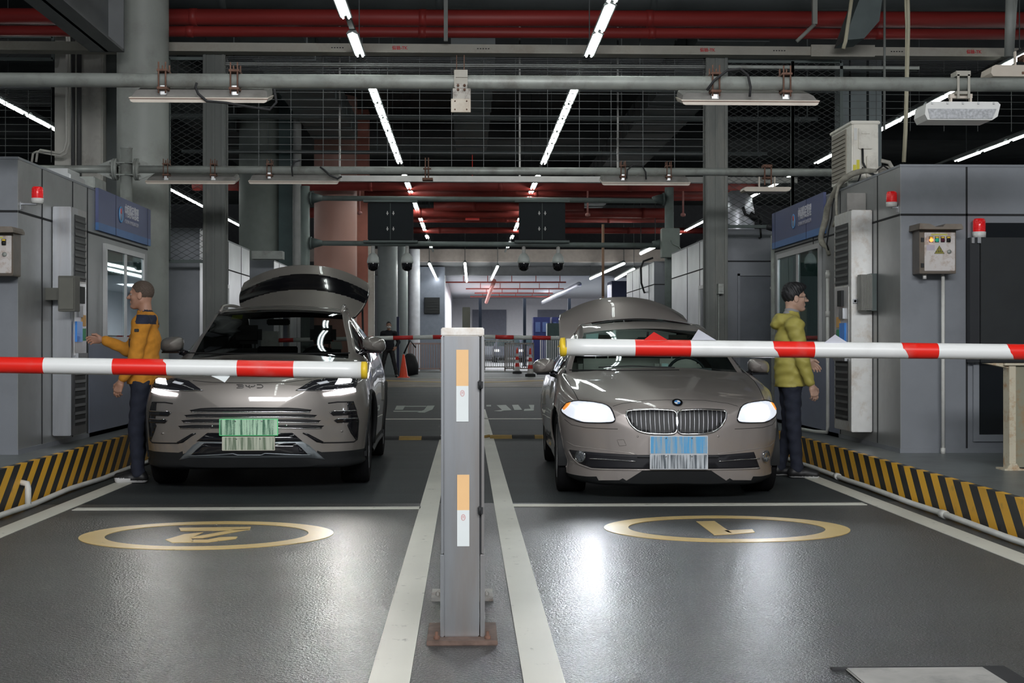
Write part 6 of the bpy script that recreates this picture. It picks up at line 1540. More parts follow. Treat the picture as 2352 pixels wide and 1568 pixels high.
def censor_mat(name, base, dark, emit=0.0):
    """plate whose characters are rubbed to vertical streaks, as the photo shows it"""
    m = bpy.data.materials.new(name); m.use_nodes = True; nt = m.node_tree; b = nt.nodes['Principled BSDF']; L = nt.links
    tc = nd(m, 'ShaderNodeTexCoord'); mp = nd(m, 'ShaderNodeMapping'); mp.inputs['Scale'].default_value = (1, 1, 0.06); L.new(tc.outputs['Object'], mp.inputs[0])
    n = nd(m, 'ShaderNodeTexNoise'); n.inputs['Scale'].default_value = 55; n.inputs['Detail'].default_value = 4; L.new(mp.outputs[0], n.inputs['Vector'])
    n2 = nd(m, 'ShaderNodeTexNoise'); n2.inputs['Scale'].default_value = 500; n2.inputs['Detail'].default_value = 2; L.new(tc.outputs['Object'], n2.inputs['Vector'])
    ad = nd(m, 'ShaderNodeMath', operation='MULTIPLY_ADD'); ad.inputs[1].default_value = 0.45; L.new(n2.outputs[0], ad.inputs[0]); L.new(n.outputs[0], ad.inputs[2])
    r = nd(m, 'ShaderNodeValToRGB'); r.color_ramp.elements[0].position = 0.63; r.color_ramp.elements[1].position = 0.80; r.color_ramp.elements[0].color = (*dark, 1); r.color_ramp.elements[1].color = (*base, 1)
    L.new(ad.outputs[0], r.inputs[0]); L.new(r.outputs[0], b.inputs['Base Color']); b.inputs['Roughness'].default_value = 0.4
    return m
def plate(car, name, pts, m, frame_m, off=0.02, label=None):
    """flat number plate from two photo corner points, set just ahead of the bumper"""
    (xa, ya), (xb, yb) = pts
    h, n = car.hit((xa+xb)/2, (ya+yb)/2)
    Yw = (car.M @ h).y - 0.035
    p = car.Mi @ onY(xa, ya, Yw); q = car.Mi @ onY(xb, yb, Yw)
    b = MB(); b.box(p.x-0.006, q.x+0.006, p.y, p.y+0.02, q.z-0.006, p.z+0.006, bev=0.003); o = b.build(name, frame_m, car.root)
    if label: o['label'] = label
    o['_o'] = [0,0,0]; ORIG.append(o)
    b = MB(); b.box(p.x, q.x, p.y-0.002, p.y, q.z, p.z); b.build('plate_face', m, o)
    b = MB()
    for f in (0.27, 0.73): b.cyl((p.x+(q.x-p.x)*f, p.y-0.005, p.z-0.012), (p.x+(q.x-p.x)*f, p.y, p.z-0.012), 0.006, 8)
    b.build('plate_bolt', M_chrome, o)
    b = MB(); b.box(p.x+0.05, q.x-0.05, p.y+0.019, h.y+0.01, q.z+0.02, p.z-0.02); b.build('plate_holder', M_dgrey, o)
def headlight_lamp(loc, rotx, power, col, size=0.1, name='headlight_beam', spot=radians(100), blend=0.7, rotz=0.0):
    d = bpy.data.lights.new(name, 'SPOT'); d.energy = power; d.color = col; d.shadow_soft_size = size; d.spot_size = spot; d.spot_blend = blend
    o = bpy.data.objects.new(name, d); COL.objects.link(o); o.location = loc; o.rotation_euler = (rotx, 0, rotz)
    return o

# ------------------------------------------------------------------ SEDAN (right lane)
P_bmw = paint('champagne_grey_paint', (0.39, 0.35, 0.33), 0.36, 0.45)
G_ws = glass('windscreen_green_glass', (0.62, 0.74, 0.72))
G_side = glass('side_glass', (0.18, 0.20, 0.20))
M_beige = mat('beige_leather', (0.42,0.37,0.32), 0.55)
M_blackseat = mat('dark_leather', (0.03,0.03,0.032), 0.5)
BY = 10.7
Sb = dict(L=4.88, zw=0.62, tuck=0.05, nose=0.035, warp=0.17, marks=[1.45, 2.3, 1.75, 3.75, 2.62, 3.2, 3.82, 4.32], cowl=1.45, roof0=2.3, roof1=3.8, sw0=1.75, sw1=3.75, rearglass=(3.82, 4.32), sun=(2.62, 3.2), cladz=0.175,
  wheels=[(0.86, 0.335), (3.83, 0.335)], archR=0.375, archX=lambda y: 0.925, lipr=0.008, lipm=P_bmw,
  mats={'body_shell': P_bmw, 'windscreen': G_ws, 'side_window': G_side, 'roof_glass': glass('tinted_roof_glass', (0.4,0.42,0.42)), 'lower_cladding': M_dgrey, 'pillar_trim': M_gloss},
  bulge=lambda x, y: 0.014*(1/(1+math.exp(-(0.10+0.20*y+0.05-abs(x))*40)))*min(1, max(0, y-0.02)*4),
  c=dict(zt=[(0,.70),(.03,.745),(.1,.785),(.3,.835),(.7,.905),(1.2,.97),(1.45,1.0),(1.9,1.205),(2.3,1.365),(2.6,1.435),(3.0,1.475),(3.4,1.46),(3.8,1.385),(4.32,1.12),(4.6,1.09),(4.82,1.04),(4.88,.95)],
   wt=[(0,.42),(.03,.52),(.1,.60),(.3,.66),(.7,.70),(1.2,.74),(1.45,.765),(2.3,.605),(3,.575),(3.8,.54),(4.32,.60),(4.88,.55)],
   d3=[(0,.02),(.3,.035),(1.2,.035),(1.45,.03),(2.3,.045),(3.0,.06),(3.8,.06),(4.32,.03),(4.88,.03)],
   ws=[(0,.48),(.03,.59),(.1,.69),(.3,.80),(.7,.865),(1.45,.865),(3,.86),(4.5,.84),(4.88,.72)],
   z4=[(0,.65),(.03,.69),(.1,.725),(.3,.775),(.7,.85),(1.45,.93),(2.3,.945),(3.8,.97),(4.6,.99),(4.88,.90)],
   W=[(0,.52),(.03,.64),(.1,.745),(.3,.86),(.6,.905),(.86,.93),(1.45,.915),(2.5,.915),(3.8,.93),(4.5,.88),(4.88,.74)],
   zb=[(0,.15),(.1,.13),(.9,.17),(4.3,.2),(4.88,.3)]))
BX = (1554-1072)/ (F/BY) 
car_b = Car(Sb, 'sedan_car', (onY(1554, 925, BY).x, BY, 0), 'champagne-grey sedan with blazing headlights and raised boot lid in the right lane', rotz=radians(-1.3))
C2 = lambda x, y: (1200+x/3.2, 650+y/3.2)
def c2(L): return [C2(*p) for p in L]
B = car_b
# headlights: chromed bowl, clear cover, glowing core
M_headcore = mat('headlight_core', (1,1,1), 0.3, emit=32, ecol=(0.86,0.92,1.0))
M_headin = mat('headlight_inner', (0.62,0.66,0.74), 0.2, 0.3, emit=0.75, ecol=(0.85,0.9,1.0))
hl = smoothpoly([(290,930),(335,880),(400,868),(520,880),(615,898),(660,930),(692,1024),(560,1026),(440,1022),(350,990),(300,955)], 3)
for o in B.patch('headlight', c2(hl), M_headin, off=0.010, mirror=True, step=0.02): pass
core = smoothpoly([(415,900),(520,895),(585,915),(600,960),(590,1005),(520,1008),(440,1003),(405,955)], 3)
B.patch('headlight_core', c2(core), M_headcore, off=0.016, mirror=True, step=0.02)
B.line('headlight_rim', c2(hl), 0.006, M_gloss, off=0.010, mirror=True, closed=True)
B.patch('indicator', c2([(305,925),(335,888),(362,882),(345,905),(315,935)]), mat('amber_lamp', (0.9,0.3,0.04), 0.3, emit=0.6), off=0.016, mirror=True, step=0.015)
B.line('headlight_underline', c2([(310,1000),(360,1040),(470,1062),(700,1072)]), 0.0022, M_gap, off=-0.0005, mirror=True)
# kidney grilles
M_slat = mat('slat_satin', (0.5,0.5,0.52), 0.35, 0.9)
kid = smoothpoly([(763,958),(778,938),(950,930),(1110,938),(1133,955),(1141,1020),(1134,1092),(1105,1110),(940,1108),(850,1088),(795,1040),(770,990)], 3)
for s_ in (1,):
    B.patch('kidney_grille', c2(kid), mat('grille_black', (0.006,0.006,0.008), 0.5), off=0.004, mirror=True, step=0.025)
    B.line('kidney_frame', c2(kid), 0.0085, M_chrome, off=0.008, mirror=True, closed=True, n=8)
    for k in range(10):
        x = 802+k*33.5; top = 944; 
        yt_ = 946 - 6*sin((x-780)/350*pi); yb_ = 1098 - max(0, (885-x))*0.62
        B.line('grille_slat', c2([(x, yt_), (x+3, (yt_+yb_)/2), (x+8, yb_)]), 0.0032, M_slat, off=0.007, mirror=True)
# badge: dark ring with blue and white quarters
h, n = B.hit(*C2(1138, 880)); h = h + n*0.004
zax = n.normalized(); xax = Vector((1, 0, 0)); yax = zax.cross(xax).normalized() * 1; xax = yax.cross(zax).normalized()
if yax.z < 0: yax = -yax
def disc(b, r0, r1, a0, a1, up, mi, nseg=10):
    vs = []; fs = []
    for k in range(nseg+1):
        a = a0+(a1-a0)*k/nseg
        for r in (r0, r1): vs.append(h + zax*up + (xax*cos(a)+yax*sin(a))*r)
    b.add(vs, [(2*k, 2*k+1, 2*k+3, 2*k+2) for k in range(nseg)], mi)
b = MB(); disc(b, 0, 0.041, 0, 2*pi, 0.0035, 0, 32)
for (r0, r1, u0, u1) in ((0.041, 0.041, -0.004, 0.0035),):
    vs = []; nn_ = 32
    for k in range(nn_+1):
        a = 2*pi*k/nn_
        for u in (u0, u1): vs.append(h + zax*u + (xax*cos(a)+yax*sin(a))*r0)
    b.add(vs, [(2*k, 2*k+1, 2*k+3, 2*k+2) for k in range(nn_)], 0)
bd = b.build('badge', M_gloss, B.root, recalc=False); bd['_o'] = [0,0,0]; ORIG.append(bd)
b = MB()
for q in range(4): disc(b, 0, 0.024, q*pi/2, (q+1)*pi/2, 0.0042, q % 2)
disc(b, 0.024, 0.0265, 0, 2*pi, 0.0042, 2, 28); disc(b, 0.039, 0.0415, 0, 2*pi, 0.0042, 2, 28)
b.build('badge_quarters', [mat('badge_white', (0.8,0.8,0.8), 0.3), mat('badge_blue', (0.05,0.25,0.65), 0.3), M_chrome], bd, recalc=False)
# bumper: lower intake, fog lamps, strips, plates
intake = [(345,1222),(470,1237),(830,1262),(900,1262),(1150,1262),(1400,1262),(1450,1262),(1700,1240),(1872,1215),(1868,1260),(1830,1310),(1740,1352),(1150,1362),(500,1358),(410,1318),(365,1275)]
B.patch('lower_intake', c2(intake), mat('intake_black', (0.010,0.010,0.014), 0.5), off=0.003, step=0.04)
B.line('intake_lip', c2([(345,1235),(370,1285),(420,1330),(510,1364),(1150,1368),(1740,1358),(1835,1315),(1872,1262)]), 0.007, P_bmw, off=0.003)
B.line('bumper_crease', c2([(325,1165),(380,1196),(600,1225),(790,1248),(840,1262)]), 0.006, P_bmw, off=-0.0035, mirror=True)
B.patch('fog_lamp', c2([(433+33*cos(k*pi/8), 1270+37*sin(k*pi/8)) for k in range(16)]), mat('fog_glass', (0.35,0.37,0.4), 0.08, 0.7, var=0.5, scale=60), off=0.014, mirror=True, step=0.015)
B.line('fog_rim', c2([(433+36*cos(k*pi/8), 1270+41*sin(k*pi/8)) for k in range(16)]), 0.004, M_chrome, off=0.012, mirror=True, closed=True)
B.line('chrome_strip', c2([(497,1287),(640,1294),(832,1308)]), 0.0045, M_chrome, off=0.010, mirror=True)
for x in (820, 1050): pass
B.line('intake_bar', c2([(845,1280),(1150,1284),(1440,1280)]), 0.004, M_dgrey, off=0.006)
B.line('tow_cover_gap', c2([(695,1152),(745,1150),(763,1192),(712,1196)]), 0.0018, mat('fine_gap', (0.1,0.09,0.08), 0.7), off=0.0, closed=True)
for x in (847, 1438): B.patch('parking_sensor', c2([(x+7*cos(k*pi/5), 1125+8*sin(k*pi/5)) for k in range(10)]), P_bmw, off=0.005, step=0.01)
B.line('bonnet_gap', c2([(665,905),(730,885),(900,862),(1050,858),(1138,858)]), 0.0022, M_gap, off=0.0, mirror=True)
B.line('fender_gap', c2([(300,655),(330,720),(380,800),(412,862)]), 0.0028, M_gap, off=0.0, mirror=True)
plate(B, 'number_plate', (C2(943,1128), C2(1357,1250)), censor_mat('plate_blue_streaks', (0.10,0.42,0.78), (0.38,0.48,0.55)), mat('plate_edge_white', (0.7,0.72,0.75), 0.4), label='blue number plate with rubbed-out characters')
plate(B, 'lower_plate', (C2(943,1262), C2(1357,1362)), censor_mat('plate_white_streaks', (0.62,0.66,0.70), (0.08,0.10,0.12)), mat('plate_edge_white', (0.7,0.72,0.75), 0.4), label='white lower plate with rubbed-out characters')
wheelhouse(B)
for s in (-1, 1):
    for wy, wz in Sb['wheels']: wheel(B.root, s, 0.895*s, wy, wz, 0.335, 0.245, M_rim, 10)
mirrors(B, 0.86, 1.72, 1.02, 0.195, 0.14, P_bmw)
# interior
b = MB(); b.box(-0.70, 0.70, 1.62, 2.1, 0.70, 0.96, bev=0.06); b.box(0.1, 0.62, 1.9, 2.2, 0.80, 1.0, bev=0.05); b.build('dashboard', M_blackseat, B.root)
b = MB(); b.tube([(0.37+0.18*cos(k*pi/12), 2.15+0.06*sin(k*pi/12), 0.93+0.165*sin(k*pi/12)) for k in range(24)], 0.014, 8, closed=True); b.box(0.25, 0.49, 2.13, 2.16, 0.91, 0.95); b.build('steering_wheel', M_dgrey, B.root)
for x in (-0.37, 0.37): seat(B.root, x, 2.75, 0.52, M_beige)
b = MB(); b.box(-0.62, 0.62, 3.45, 3.62, 0.45, 1.08, bev=0.05); b.box(-0.75,0.75,1.6,3.6,0.22,0.24); b.build('rear_seat', M_beige, B.root)
b = MB(); b.box(-0.10, 0.10, 2.08, 2.11, 1.23, 1.285, bev=0.01); b.cyl((0,2.09,1.28),(0,2.06,1.33),0.01,6); b.build('inner_mirror', M_dgrey, B.root)
def inner_sticker(car, pts, m, name='paper_pass'):
    vs = []
    for p in pts:
        h, n = car.hit(*p)
        if h is None: return
        vs.append(h + (h-car.eye).normalized()*0.012)
    b = MB(); d = Vector((0,0.002,0)); b.add(vs+[v+d for v in vs], [(0,1,2,3), (7,6,5,4), (0,1,5,4), (1,2,6,5), (2,3,7,6), (3,0,4,7)]); b.build(name, m, car.root)
inner_sticker(B, c2([(468,376),(560,368),(556,412),(466,412)]), mat('pass_pale', (0.55,0.68,0.66), 0.6))
inner_sticker(B, c2([(1025,590),(1072,590),(1072,612),(1025,612)]), mat('pass_pale', (0.55,0.68,0.66), 0.6))
B.line('wiper', c2([(560,628),(800,618),(1120,630)]), 0.006, M_black, off=0.012)
B.line('cowl_edge', c2([(345,640),(700,644),(1150,640),(1640,632)]), 0.008, M_gap, off=0.0)
# roof edge trims
b = MB()
for s in (-1, 1):
    pts = []
    for i in range(len(B.G)):
        g = B.G[i][3*B.PER+1]
        if 1.5 < g[1] < 4.1: pts.append((s*g[0], g[1], g[2]+0.004))
    b.tube(pts[::3], 0.008, 6)
b.build('roof_trim', M_gloss, B.root)
b = MB(); b.tube([(-0.02,3.7,1.40),(0.0,3.78,1.455),(0.0,3.86,1.455)], 0.02, 8, 0, True, [0.035,0.018,0.006]); b.build('shark_antenna', M_gloss, B.root)
# raised boot lid: curved skin with inner side
def lid(car, rows, m, name, thick=0.05, nx=90, mats=None, matfn=None):
    """rows: (y, zc, halfwidth, drop) from hinge to far edge"""
    fy, fz, fw, fd = (curve([(i/(len(rows)-1), r[k]) for i, r in enumerate(rows)]) for k in range(4))
    b = MB(); nv = 80; vs = []
    for side in (0, 1):
        for i in range(nv+1):
            v = i/nv
            dz = float(fz(min(1, v+0.01))-fz(max(0, v-0.01))); dy = float(fy(min(1, v+0.01))-fy(max(0, v-0.01)))
            nrm = Vector((0, -dz, dy)).normalized()
            if nrm.y > 0: nrm = -nrm
            for j in range(nx+1):
                u = -1+2*j/nx
                e = 1-0.06*(abs(u)**8)
                p = Vector((u*float(fw(v)), float(fy(v)) + 0.10*u*u, float(fz(v)) - float(fd(v))*abs(u)**2.2))
                if side: p = p - nrm*thick*(1-abs(u)**6*0.7)
                vs.append(p)
    W = nx+1; N = W*(nv+1); fs = []; ms = []
    for i in range(nv):
        for j in range(nx):
            a = i*W+j; fs.append((a, a+1, a+W+1, a+W)); ms.append(matfn((i+0.5)/nv, -1+2*(j+0.5)/nx) if matfn else 0)
            fs.append((N+a, N+a+W, N+a+W+1, N+a+1)); ms.append(1)
    for j in range(nx): fs += [(j, N+j, N+j+1, j+1), (nv*W+j, nv*W+j+1, N+nv*W+j+1, N+nv*W+j)]; ms += [1, 1]
    for i in range(nv): a = i*W; fs += [(a, a+W, N+a+W, N+a), (a+nx, N+a+nx, N+a+W+nx, a+W+nx)]; ms += [1, 1]
    n0 = len(b.v); b.v += [tuple(v) for v in vs]; b.f += fs; b.m += ms; b.sm += [True]*len(fs)
    return b.build(name, mats or [m, M_dgrey], car.root)
lid(B, [(4.28, 1.10, 0.69, 0.01), (4.33, 1.22, 0.70, 0.015), (4.42, 1.40, 0.71, 0.03), (4.52, 1.56, 0.71, 0.09), (4.63, 1.68, 0.70, 0.17), (4.75, 1.745, 0.69, 0.20)], P_bmw, 'boot_lid')
# real beams of the headlights
for s in (-1, 1):
    c_ = B.M @ Vector((s*0.68, -0.02, 0.665)); headlight_lamp(c_, -radians(90-7), 80 if s < 0 else 34, (0.88,0.93,1.0), 0.06, spot=radians(62), blend=1.0)

# ------------------------------------------------------------------ SUV (left lane)
P_byd = paint('warm_grey_paint', (0.275, 0.252, 0.232), 0.38, 0.45)
G_ws2 = glass('dark_windscreen_glass', (0.20, 0.21, 0.20))
SY = 11.4
Ss = dict(L=4.72, zw=0.70, tuck=0.03, nose=0.05, warp=0.16, marks=[1.3, 2.2, 1.55, 4.0, 4.05, 4.45], cowl=1.3, roof0=2.2, roof1=4.0, sw0=1.58, sw1=4.0, rearglass=None, open_rear=(4.02, 4.9, 3.0), sun=None, cladz=0.345,
  wheels=[(0.92, 0.375), (3.85, 0.375)], archR=0.43, archX=lambda y: 0.955, lipr=0.022, lipm=M_dgrey,
  mats={'body_shell': P_byd, 'windscreen': G_ws2, 'side_window': G_side, 'roof_glass': M_gloss, 'lower_cladding': M_dgrey, 'pillar_trim': M_gloss},
  bulge=lambda x, y: 0.010*(1/(1+math.exp(-(0.34+0.10*y-abs(x))*35)))*min(1, max(0, y-0.05)*4),
  c=dict(zt=[(0,.90),(.04,.945),(.12,.975),(.4,1.02),(.8,1.065),(1.3,1.12),(1.8,1.37),(2.2,1.555),(2.5,1.60),(3.0,1.62),(3.6,1.60),(4.0,1.56),(4.3,1.38),(4.6,1.15),(4.72,1.0)],
   wt=[(0,.46),(.04,.58),(.12,.66),(.4,.70),(.8,.71),(1.3,.745),(2.2,.625),(3,.60),(4.0,.57),(4.72,.6)],
   d3=[(0,.02),(.3,.03),(1.3,.035),(2.2,.035),(3.0,.05),(4.0,.05),(4.72,.05)],
   ws=[(0,.52),(.04,.67),(.12,.77),(.3,.85),(.6,.885),(1.3,.895),(3,.89),(4.2,.86),(4.72,.74)],
   z4=[(0,.86),(.04,.885),(.12,.905),(.4,.945),(.9,.995),(1.3,1.03),(2.2,1.06),(4,1.11),(4.72,.98)],
   W=[(0,.60),(.04,.75),(.12,.85),(.3,.925),(.6,.95),(.92,.962),(2.4,.95),(3.85,.962),(4.4,.90),(4.72,.78)],
   zb=[(0,.22),(.1,.20),(.9,.22),(4.3,.24),(4.72,.34)]))
car_s = Car(Ss, 'suv_car', (onY(573, 887, SY).x, SY, 0), 'warm-grey SUV with a green number plate and open tailgate in the left lane', rotz=radians(1.0))
A = car_s
C1 = lambda x, y: (300+x/2.8, 580+y/2.8)
def c1(L): return [C1(*p) for p in L]
hl = [(1062,886),(1110,858),(1165,826),(1260,810),(1458,812),(1452,850),(1440,868),(1320,880),(1200,886)]
A.patch('headlight', c1(hl), mat('headlight_smoked', (0.02,0.02,0.024), 0.08, coat=0.5), off=0.008, mirror=True, step=0.02)
A.line('headlight_edge', c1([(1062,886),(1200,886),(1320,880),(1440,866)]), 0.0035, M_chrome, off=0.012, mirror=True)
M_ledw = mat('led_white', (1,1,1), 0.3, emit=14, ecol=(0.97,0.96,1.0)); M_ledw2 = mat('daylight_strip', (1,1,1), 0.3, emit=9, ecol=(1.0,0.95,1.0))
A.patch('led_lamp', c1([(1312,848),(1335,815),(1400,812),(1418,820),(1408,838),(1350,845)]), M_ledw, off=0.013, mirror=True, step=0.012)
A.patch('led_lamp', c1([(1195,840),(1260,828),(1275,838),(1215,850)]), mat('led_dim', (0.5,0.52,0.56), 0.2, emit=0.35), off=0.013, mirror=True, step=0.012)
A.patch('daytime_lamp', c1([(1237,905),(1330,886),(1440,874),(1443,896),(1360,914),(1245,922)]), M_ledw2, off=0.010, mirror=True, step=0.015)
A.patch('side_vent', c1([(1392,962),(1432,956),(1452,1010),(1464,1100),(1462,1180),(1448,1205),(1415,1160),(1392,1110),(1405,1090),(1400,1060)]), M_gloss, off=0.004, mirror=True, step=0.02)
for bl in ([(1278,1027),(1300,1018),(1448,1014),(1452,1040),(1300,1048)], [(1305,1078),(1325,1068),(1452,1062),(1456,1086),(1325,1094)]):
    A.patch('vent_blade', c1(bl), M_gloss, off=0.010, mirror=True, step=0.015)
    A.line('vent_blade_edge', c1([bl[1], bl[2]]), 0.004, M_chrome, off=0.014, mirror=True)
A.line('bumper_outline', c1([(1270,968),(1330,960),(1432,958),(1466,1080),(1458,1200),(1435,1216),(1232,1222),(1108,1160)]), 0.006, M_gap, off=0.0, mirror=True)
A.patch('corner_trim', c1([(1105,1158),(1135,1160),(1240,1215),(1232,1224),(1195,1218)]), M_gloss, off=0.006, mirror=True, step=0.02)
slats = [([(380,1012),(450,1000),(520,996),(760,994),(1010,996),(1080,1000),(1166,1010),(1150,1024),(960,1022),(560,1022),(395,1026)]), ([(345,1044),(430,1036),(760,1036),(1110,1036),(1200,1044),(1180,1058),(960,1056),(560,1056),(365,1060)]), ([(325,1078),(420,1070),(760,1070),(1130,1070),(1225,1078),(1205,1092),(960,1090),(560,1090),(345,1094)]), ([(305,1114),(400,1106),(760,1106),(1150,1106),(1245,1112),(1225,1128),(960,1126),(560,1126),(325,1130)])]
for sl in slats: A.patch('grille_slot', c1(sl), mat('grille_black', (0.006,0.006,0.008), 0.5), off=0.002, step=0.04)
for y, xa, xb in ((1024, 392, 1152), (1058, 362, 1182), (1092, 343, 1207), (1129, 322, 1228)): A.line('grille_bar', c1([(xa, y), (560, y-2), (960, y-2), (xb, y)]), 0.005, M_chrome, off=0.005)
A.patch('upper_intake', c1([(425,1212),(495,1158),(1040,1158),(1105,1212)]), M_gloss, off=0.004, step=0.04)
A.patch('skid_plate', c1([(310,1335),(400,1240),(440,1214),(1100,1212),(1150,1240),(1250,1330),(1150,1318),(380,1318)]), mat('skid_silver', (0.30,0.33,0.35), 0.35, 0.7), off=0.006, step=0.04)
A.patch('lower_intake', c1([(392,1300),(430,1262),(475,1224),(1058,1222),(1100,1255),(1140,1298)]), M_gloss, off=0.010, step=0.04)
A.line('skid_line', c1([(378,1306),(660,1290),(690,1298),(840,1298),(865,1288),(1160,1300)]), 0.005, mat('skid_silver', (0.30,0.33,0.35), 0.35, 0.7), off=0.014)
A.line('bonnet_gap', c1([(400,822),(520,834),(765,838),(1010,832),(1130,818),(1165,814)]), 0.0025, M_gap, off=0.0)
for x, y in ((525, 1115), (1003, 1112), (208, 1162), (1357, 1148)): A.patch('parking_sensor', c1([(x+7*cos(k*pi/5), y+7*sin(k*pi/5)) for k in range(10)]), M_chrome if y < 1140 else P_byd, off=0.008, step=0.01)
# lettering on the bonnet front
M_let = mat('letter_dark_chrome', (0.10,0.10,0.10), 0.3, 0.7)
b = MB()
for st in ([(682,850),(722,850),(726,856),(720,859),(690,859)], [(690,859),(722,860),(727,866),(720,870),(682,870)], [(741,851),(743,858),(752,862),(764,862)], [(764,852),(764,868),(772,870)], [(772,862),(790,862),(797,858),(799,851)], [(812,850),(842,850),(850,856),(850,864),(842,870),(812,870)]):
    A.line('x', c1(st), 0.0032, M_let, off=0.004, b=b)
b.build('front_lettering', M_let, A.root)
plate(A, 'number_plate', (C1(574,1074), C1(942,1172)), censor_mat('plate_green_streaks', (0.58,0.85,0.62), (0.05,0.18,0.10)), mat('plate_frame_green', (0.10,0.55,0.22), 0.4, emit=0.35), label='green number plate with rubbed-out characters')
plate(A, 'lower_plate', (C1(592,1188), C1(922,1268)), censor_mat('plate_pale_streaks', (0.58,0.62,0.50), (0.16,0.22,0.14)), mat('plate_edge_cream', (0.62,0.60,0.5), 0.4), label='pale lower plate with rubbed-out characters')
wheelhouse(A)
for s in (-1, 1):
    for wy, wz in Ss['wheels']: wheel(A.root, s, 0.93*s, wy, wz, 0.372, 0.25, M_rimd, 5)
mirrors(A, 0.815, 1.55, 1.215, 0.215, 0.15, P_byd)
b = MB(); b.box(-0.70, 0.70, 1.5, 1.95, 0.80, 1.07, bev=0.06); b.build('dashboard', M_blackseat, A.root)
b = MB(); b.box(-0.19, 0.19, 1.93, 1.96, 1.0, 1.2, bev=0.01); b.build('centre_screen', M_gloss, A.root)
b = MB(); b.tube([(0.37+0.18*cos(k*pi/12), 2.05+0.06*sin(k*pi/12), 1.03+0.165*sin(k*pi/12)) for k in range(24)], 0.014, 8, closed=True); b.build('steering_wheel', M_dgrey, A.root)
for x in (-0.37, 0.37): seat(A.root, x, 2.62, 0.62, M_blackseat)
b = MB(); b.box(-0.62, 0.62, 3.40, 3.55, 0.5, 1.12, bev=0.05); b.box(-0.78,0.78,1.45,4.4,0.30,0.33)
b.build('rear_seat', M_blackseat, A.root)
b = MB(); b.box(-0.11, 0.11, 1.98, 2.01, 1.40, 1.46, bev=0.01); b.build('inner_mirror', M_dgrey, A.root)
inner_sticker(A, c1([(1285,572),(1355,572),(1365,622),(1292,620)]), mat('pass_white', (0.70,0.72,0.68), 0.6))
inner_sticker(A, c1([(655,402),(722,400),(716,426),(645,427)]), mat('pass_yellow_green', (0.50,0.58,0.10), 0.6), 'inspection_sticker')
A.line('cowl_edge', c1([(365,645),(700,650),(1100,650),(1410,646)]), 0.008, M_gap, off=0.0)
for s in (-1, 1):
    b = MB(); pts = []
    for i in range(len(A.G)):
        g = A.G[i][int(2.85*A.PER)]
        if 2.35 < g[1] < 3.9: pts.append((s*g[0], g[1], g[2]+0.035))
    g0 = pts[0]; g1 = pts[-1]; pts = [(g0[0], g0[1]-0.12, g0[2]-0.045)] + pts[::3] + [(g1[0], g1[1]+0.12, g1[2]-0.05)]
    b.tube(pts, 0.017, 8); b.build('roof_rail', P_byd, A.root)
def gate_m(v, u):
    if 0.40 < v + 0.12*u*u < 0.80: return 2
    return 0
lid(A, [(3.98, 1.57, 0.60, 0.05), (4.15, 1.70, 0.68, 0.07), (4.30, 1.83, 0.72, 0.10), (4.42, 1.92, 0.73, 0.13), (4.54, 2.02, 0.73, 0.17), (4.62, 2.125, 0.71, 0.20)], P_byd, 'tailgate', 0.07, mats=[P_byd, M_dgrey, M_gloss], matfn=gate_m)
b = MB()
for s in (-1, 1): b.cyl((s*0.68, 4.35, 1.1), (s*0.66, 4.42, 1.72), 0.012, 8)
b.build('gas_strut', M_dgrey, A.root)
for s in (-1, 1):
    c_ = A.M @ Vector((s*0.76, 0.02, 0.90)); headlight_lamp(c_, -radians(90-9), 36 if s < 0 else 90, (1.0,0.98,0.94), 0.06, spot=radians(62), blend=1.0)
# ================================================================== PEOPLE
def surface_nets(f, lo, hi, h):
    lo = np.array(lo, float); hi = np.array(hi, float); n = np.maximum(4, np.ceil((hi-lo)/h).astype(int)+1)
    ax = [lo[i]+h*np.arange(n[i]) for i in range(3)]
    X, Y, Z = (q.astype(np.float32) for q in np.meshgrid(*ax, indexing='ij')); V = f(X, Y, Z).astype(np.float32); S = V < 0
    c = np.zeros(tuple(n-1), int)
    for dx in (0, 1):
        for dy in (0, 1):
            for dz in (0, 1): c += S[dx:n[0]-1+dx, dy:n[1]-1+dy, dz:n[2]-1+dz]
    act = (c > 0) & (c < 8); idx = -np.ones(act.shape, int); ids = np.argwhere(act); idx[act] = np.arange(len(ids))
    acc = np.zeros((len(ids), 3)); cnt = np.zeros(len(ids)); I, J, K = ids.T
    cor = [(a, b, c_) for a in (0, 1) for b in (0, 1) for c_ in (0, 1)]
    for a in cor:
        for axis in range(3):
            if a[axis] == 1: continue
            b = list(a); b[axis] = 1
            va = V[I+a[0], J+a[1], K+a[2]]; vb = V[I+b[0], J+b[1], K+b[2]]; m = (va < 0) != (vb < 0)
            t = np.where(m, va/np.where(m, va-vb, 1), 0)
            p = np.array(a, float)[None, :].repeat(len(ids), 0); p[:, axis] += t
            acc += p*m[:, None]; cnt += m
    P = lo + (ids + acc/cnt[:, None])*h
    Q = []
    for axis in range(3):
        o = [q for q in range(3) if q != axis]
        sl0 = [slice(None)]*3; sl1 = [slice(None)]*3; sl0[axis] = slice(0, -1); sl1[axis] = slice(1, None)
        m = S[tuple(sl0)] != S[tuple(sl1)]
        e = np.argwhere(m); ok = (e[:, o[0]] > 0) & (e[:, o[1]] > 0) & (e[:, o[0]] < n[o[0]]-1) & (e[:, o[1]] < n[o[1]]-1); e = e[ok]
        def cell(d0, d1):
            q = e.copy(); q[:, o[0]] -= d0; q[:, o[1]] -= d1; return idx[q[:, 0], q[:, 1], q[:, 2]]
        q = np.stack([cell(0, 0), cell(1, 0), cell(1, 1), cell(0, 1)], 1)
        flip = S[e[:, 0], e[:, 1], e[:, 2]] ^ (axis == 1)
        q[flip] = q[flip][:, ::-1]; Q.append(q)
    return P, np.concatenate(Q)
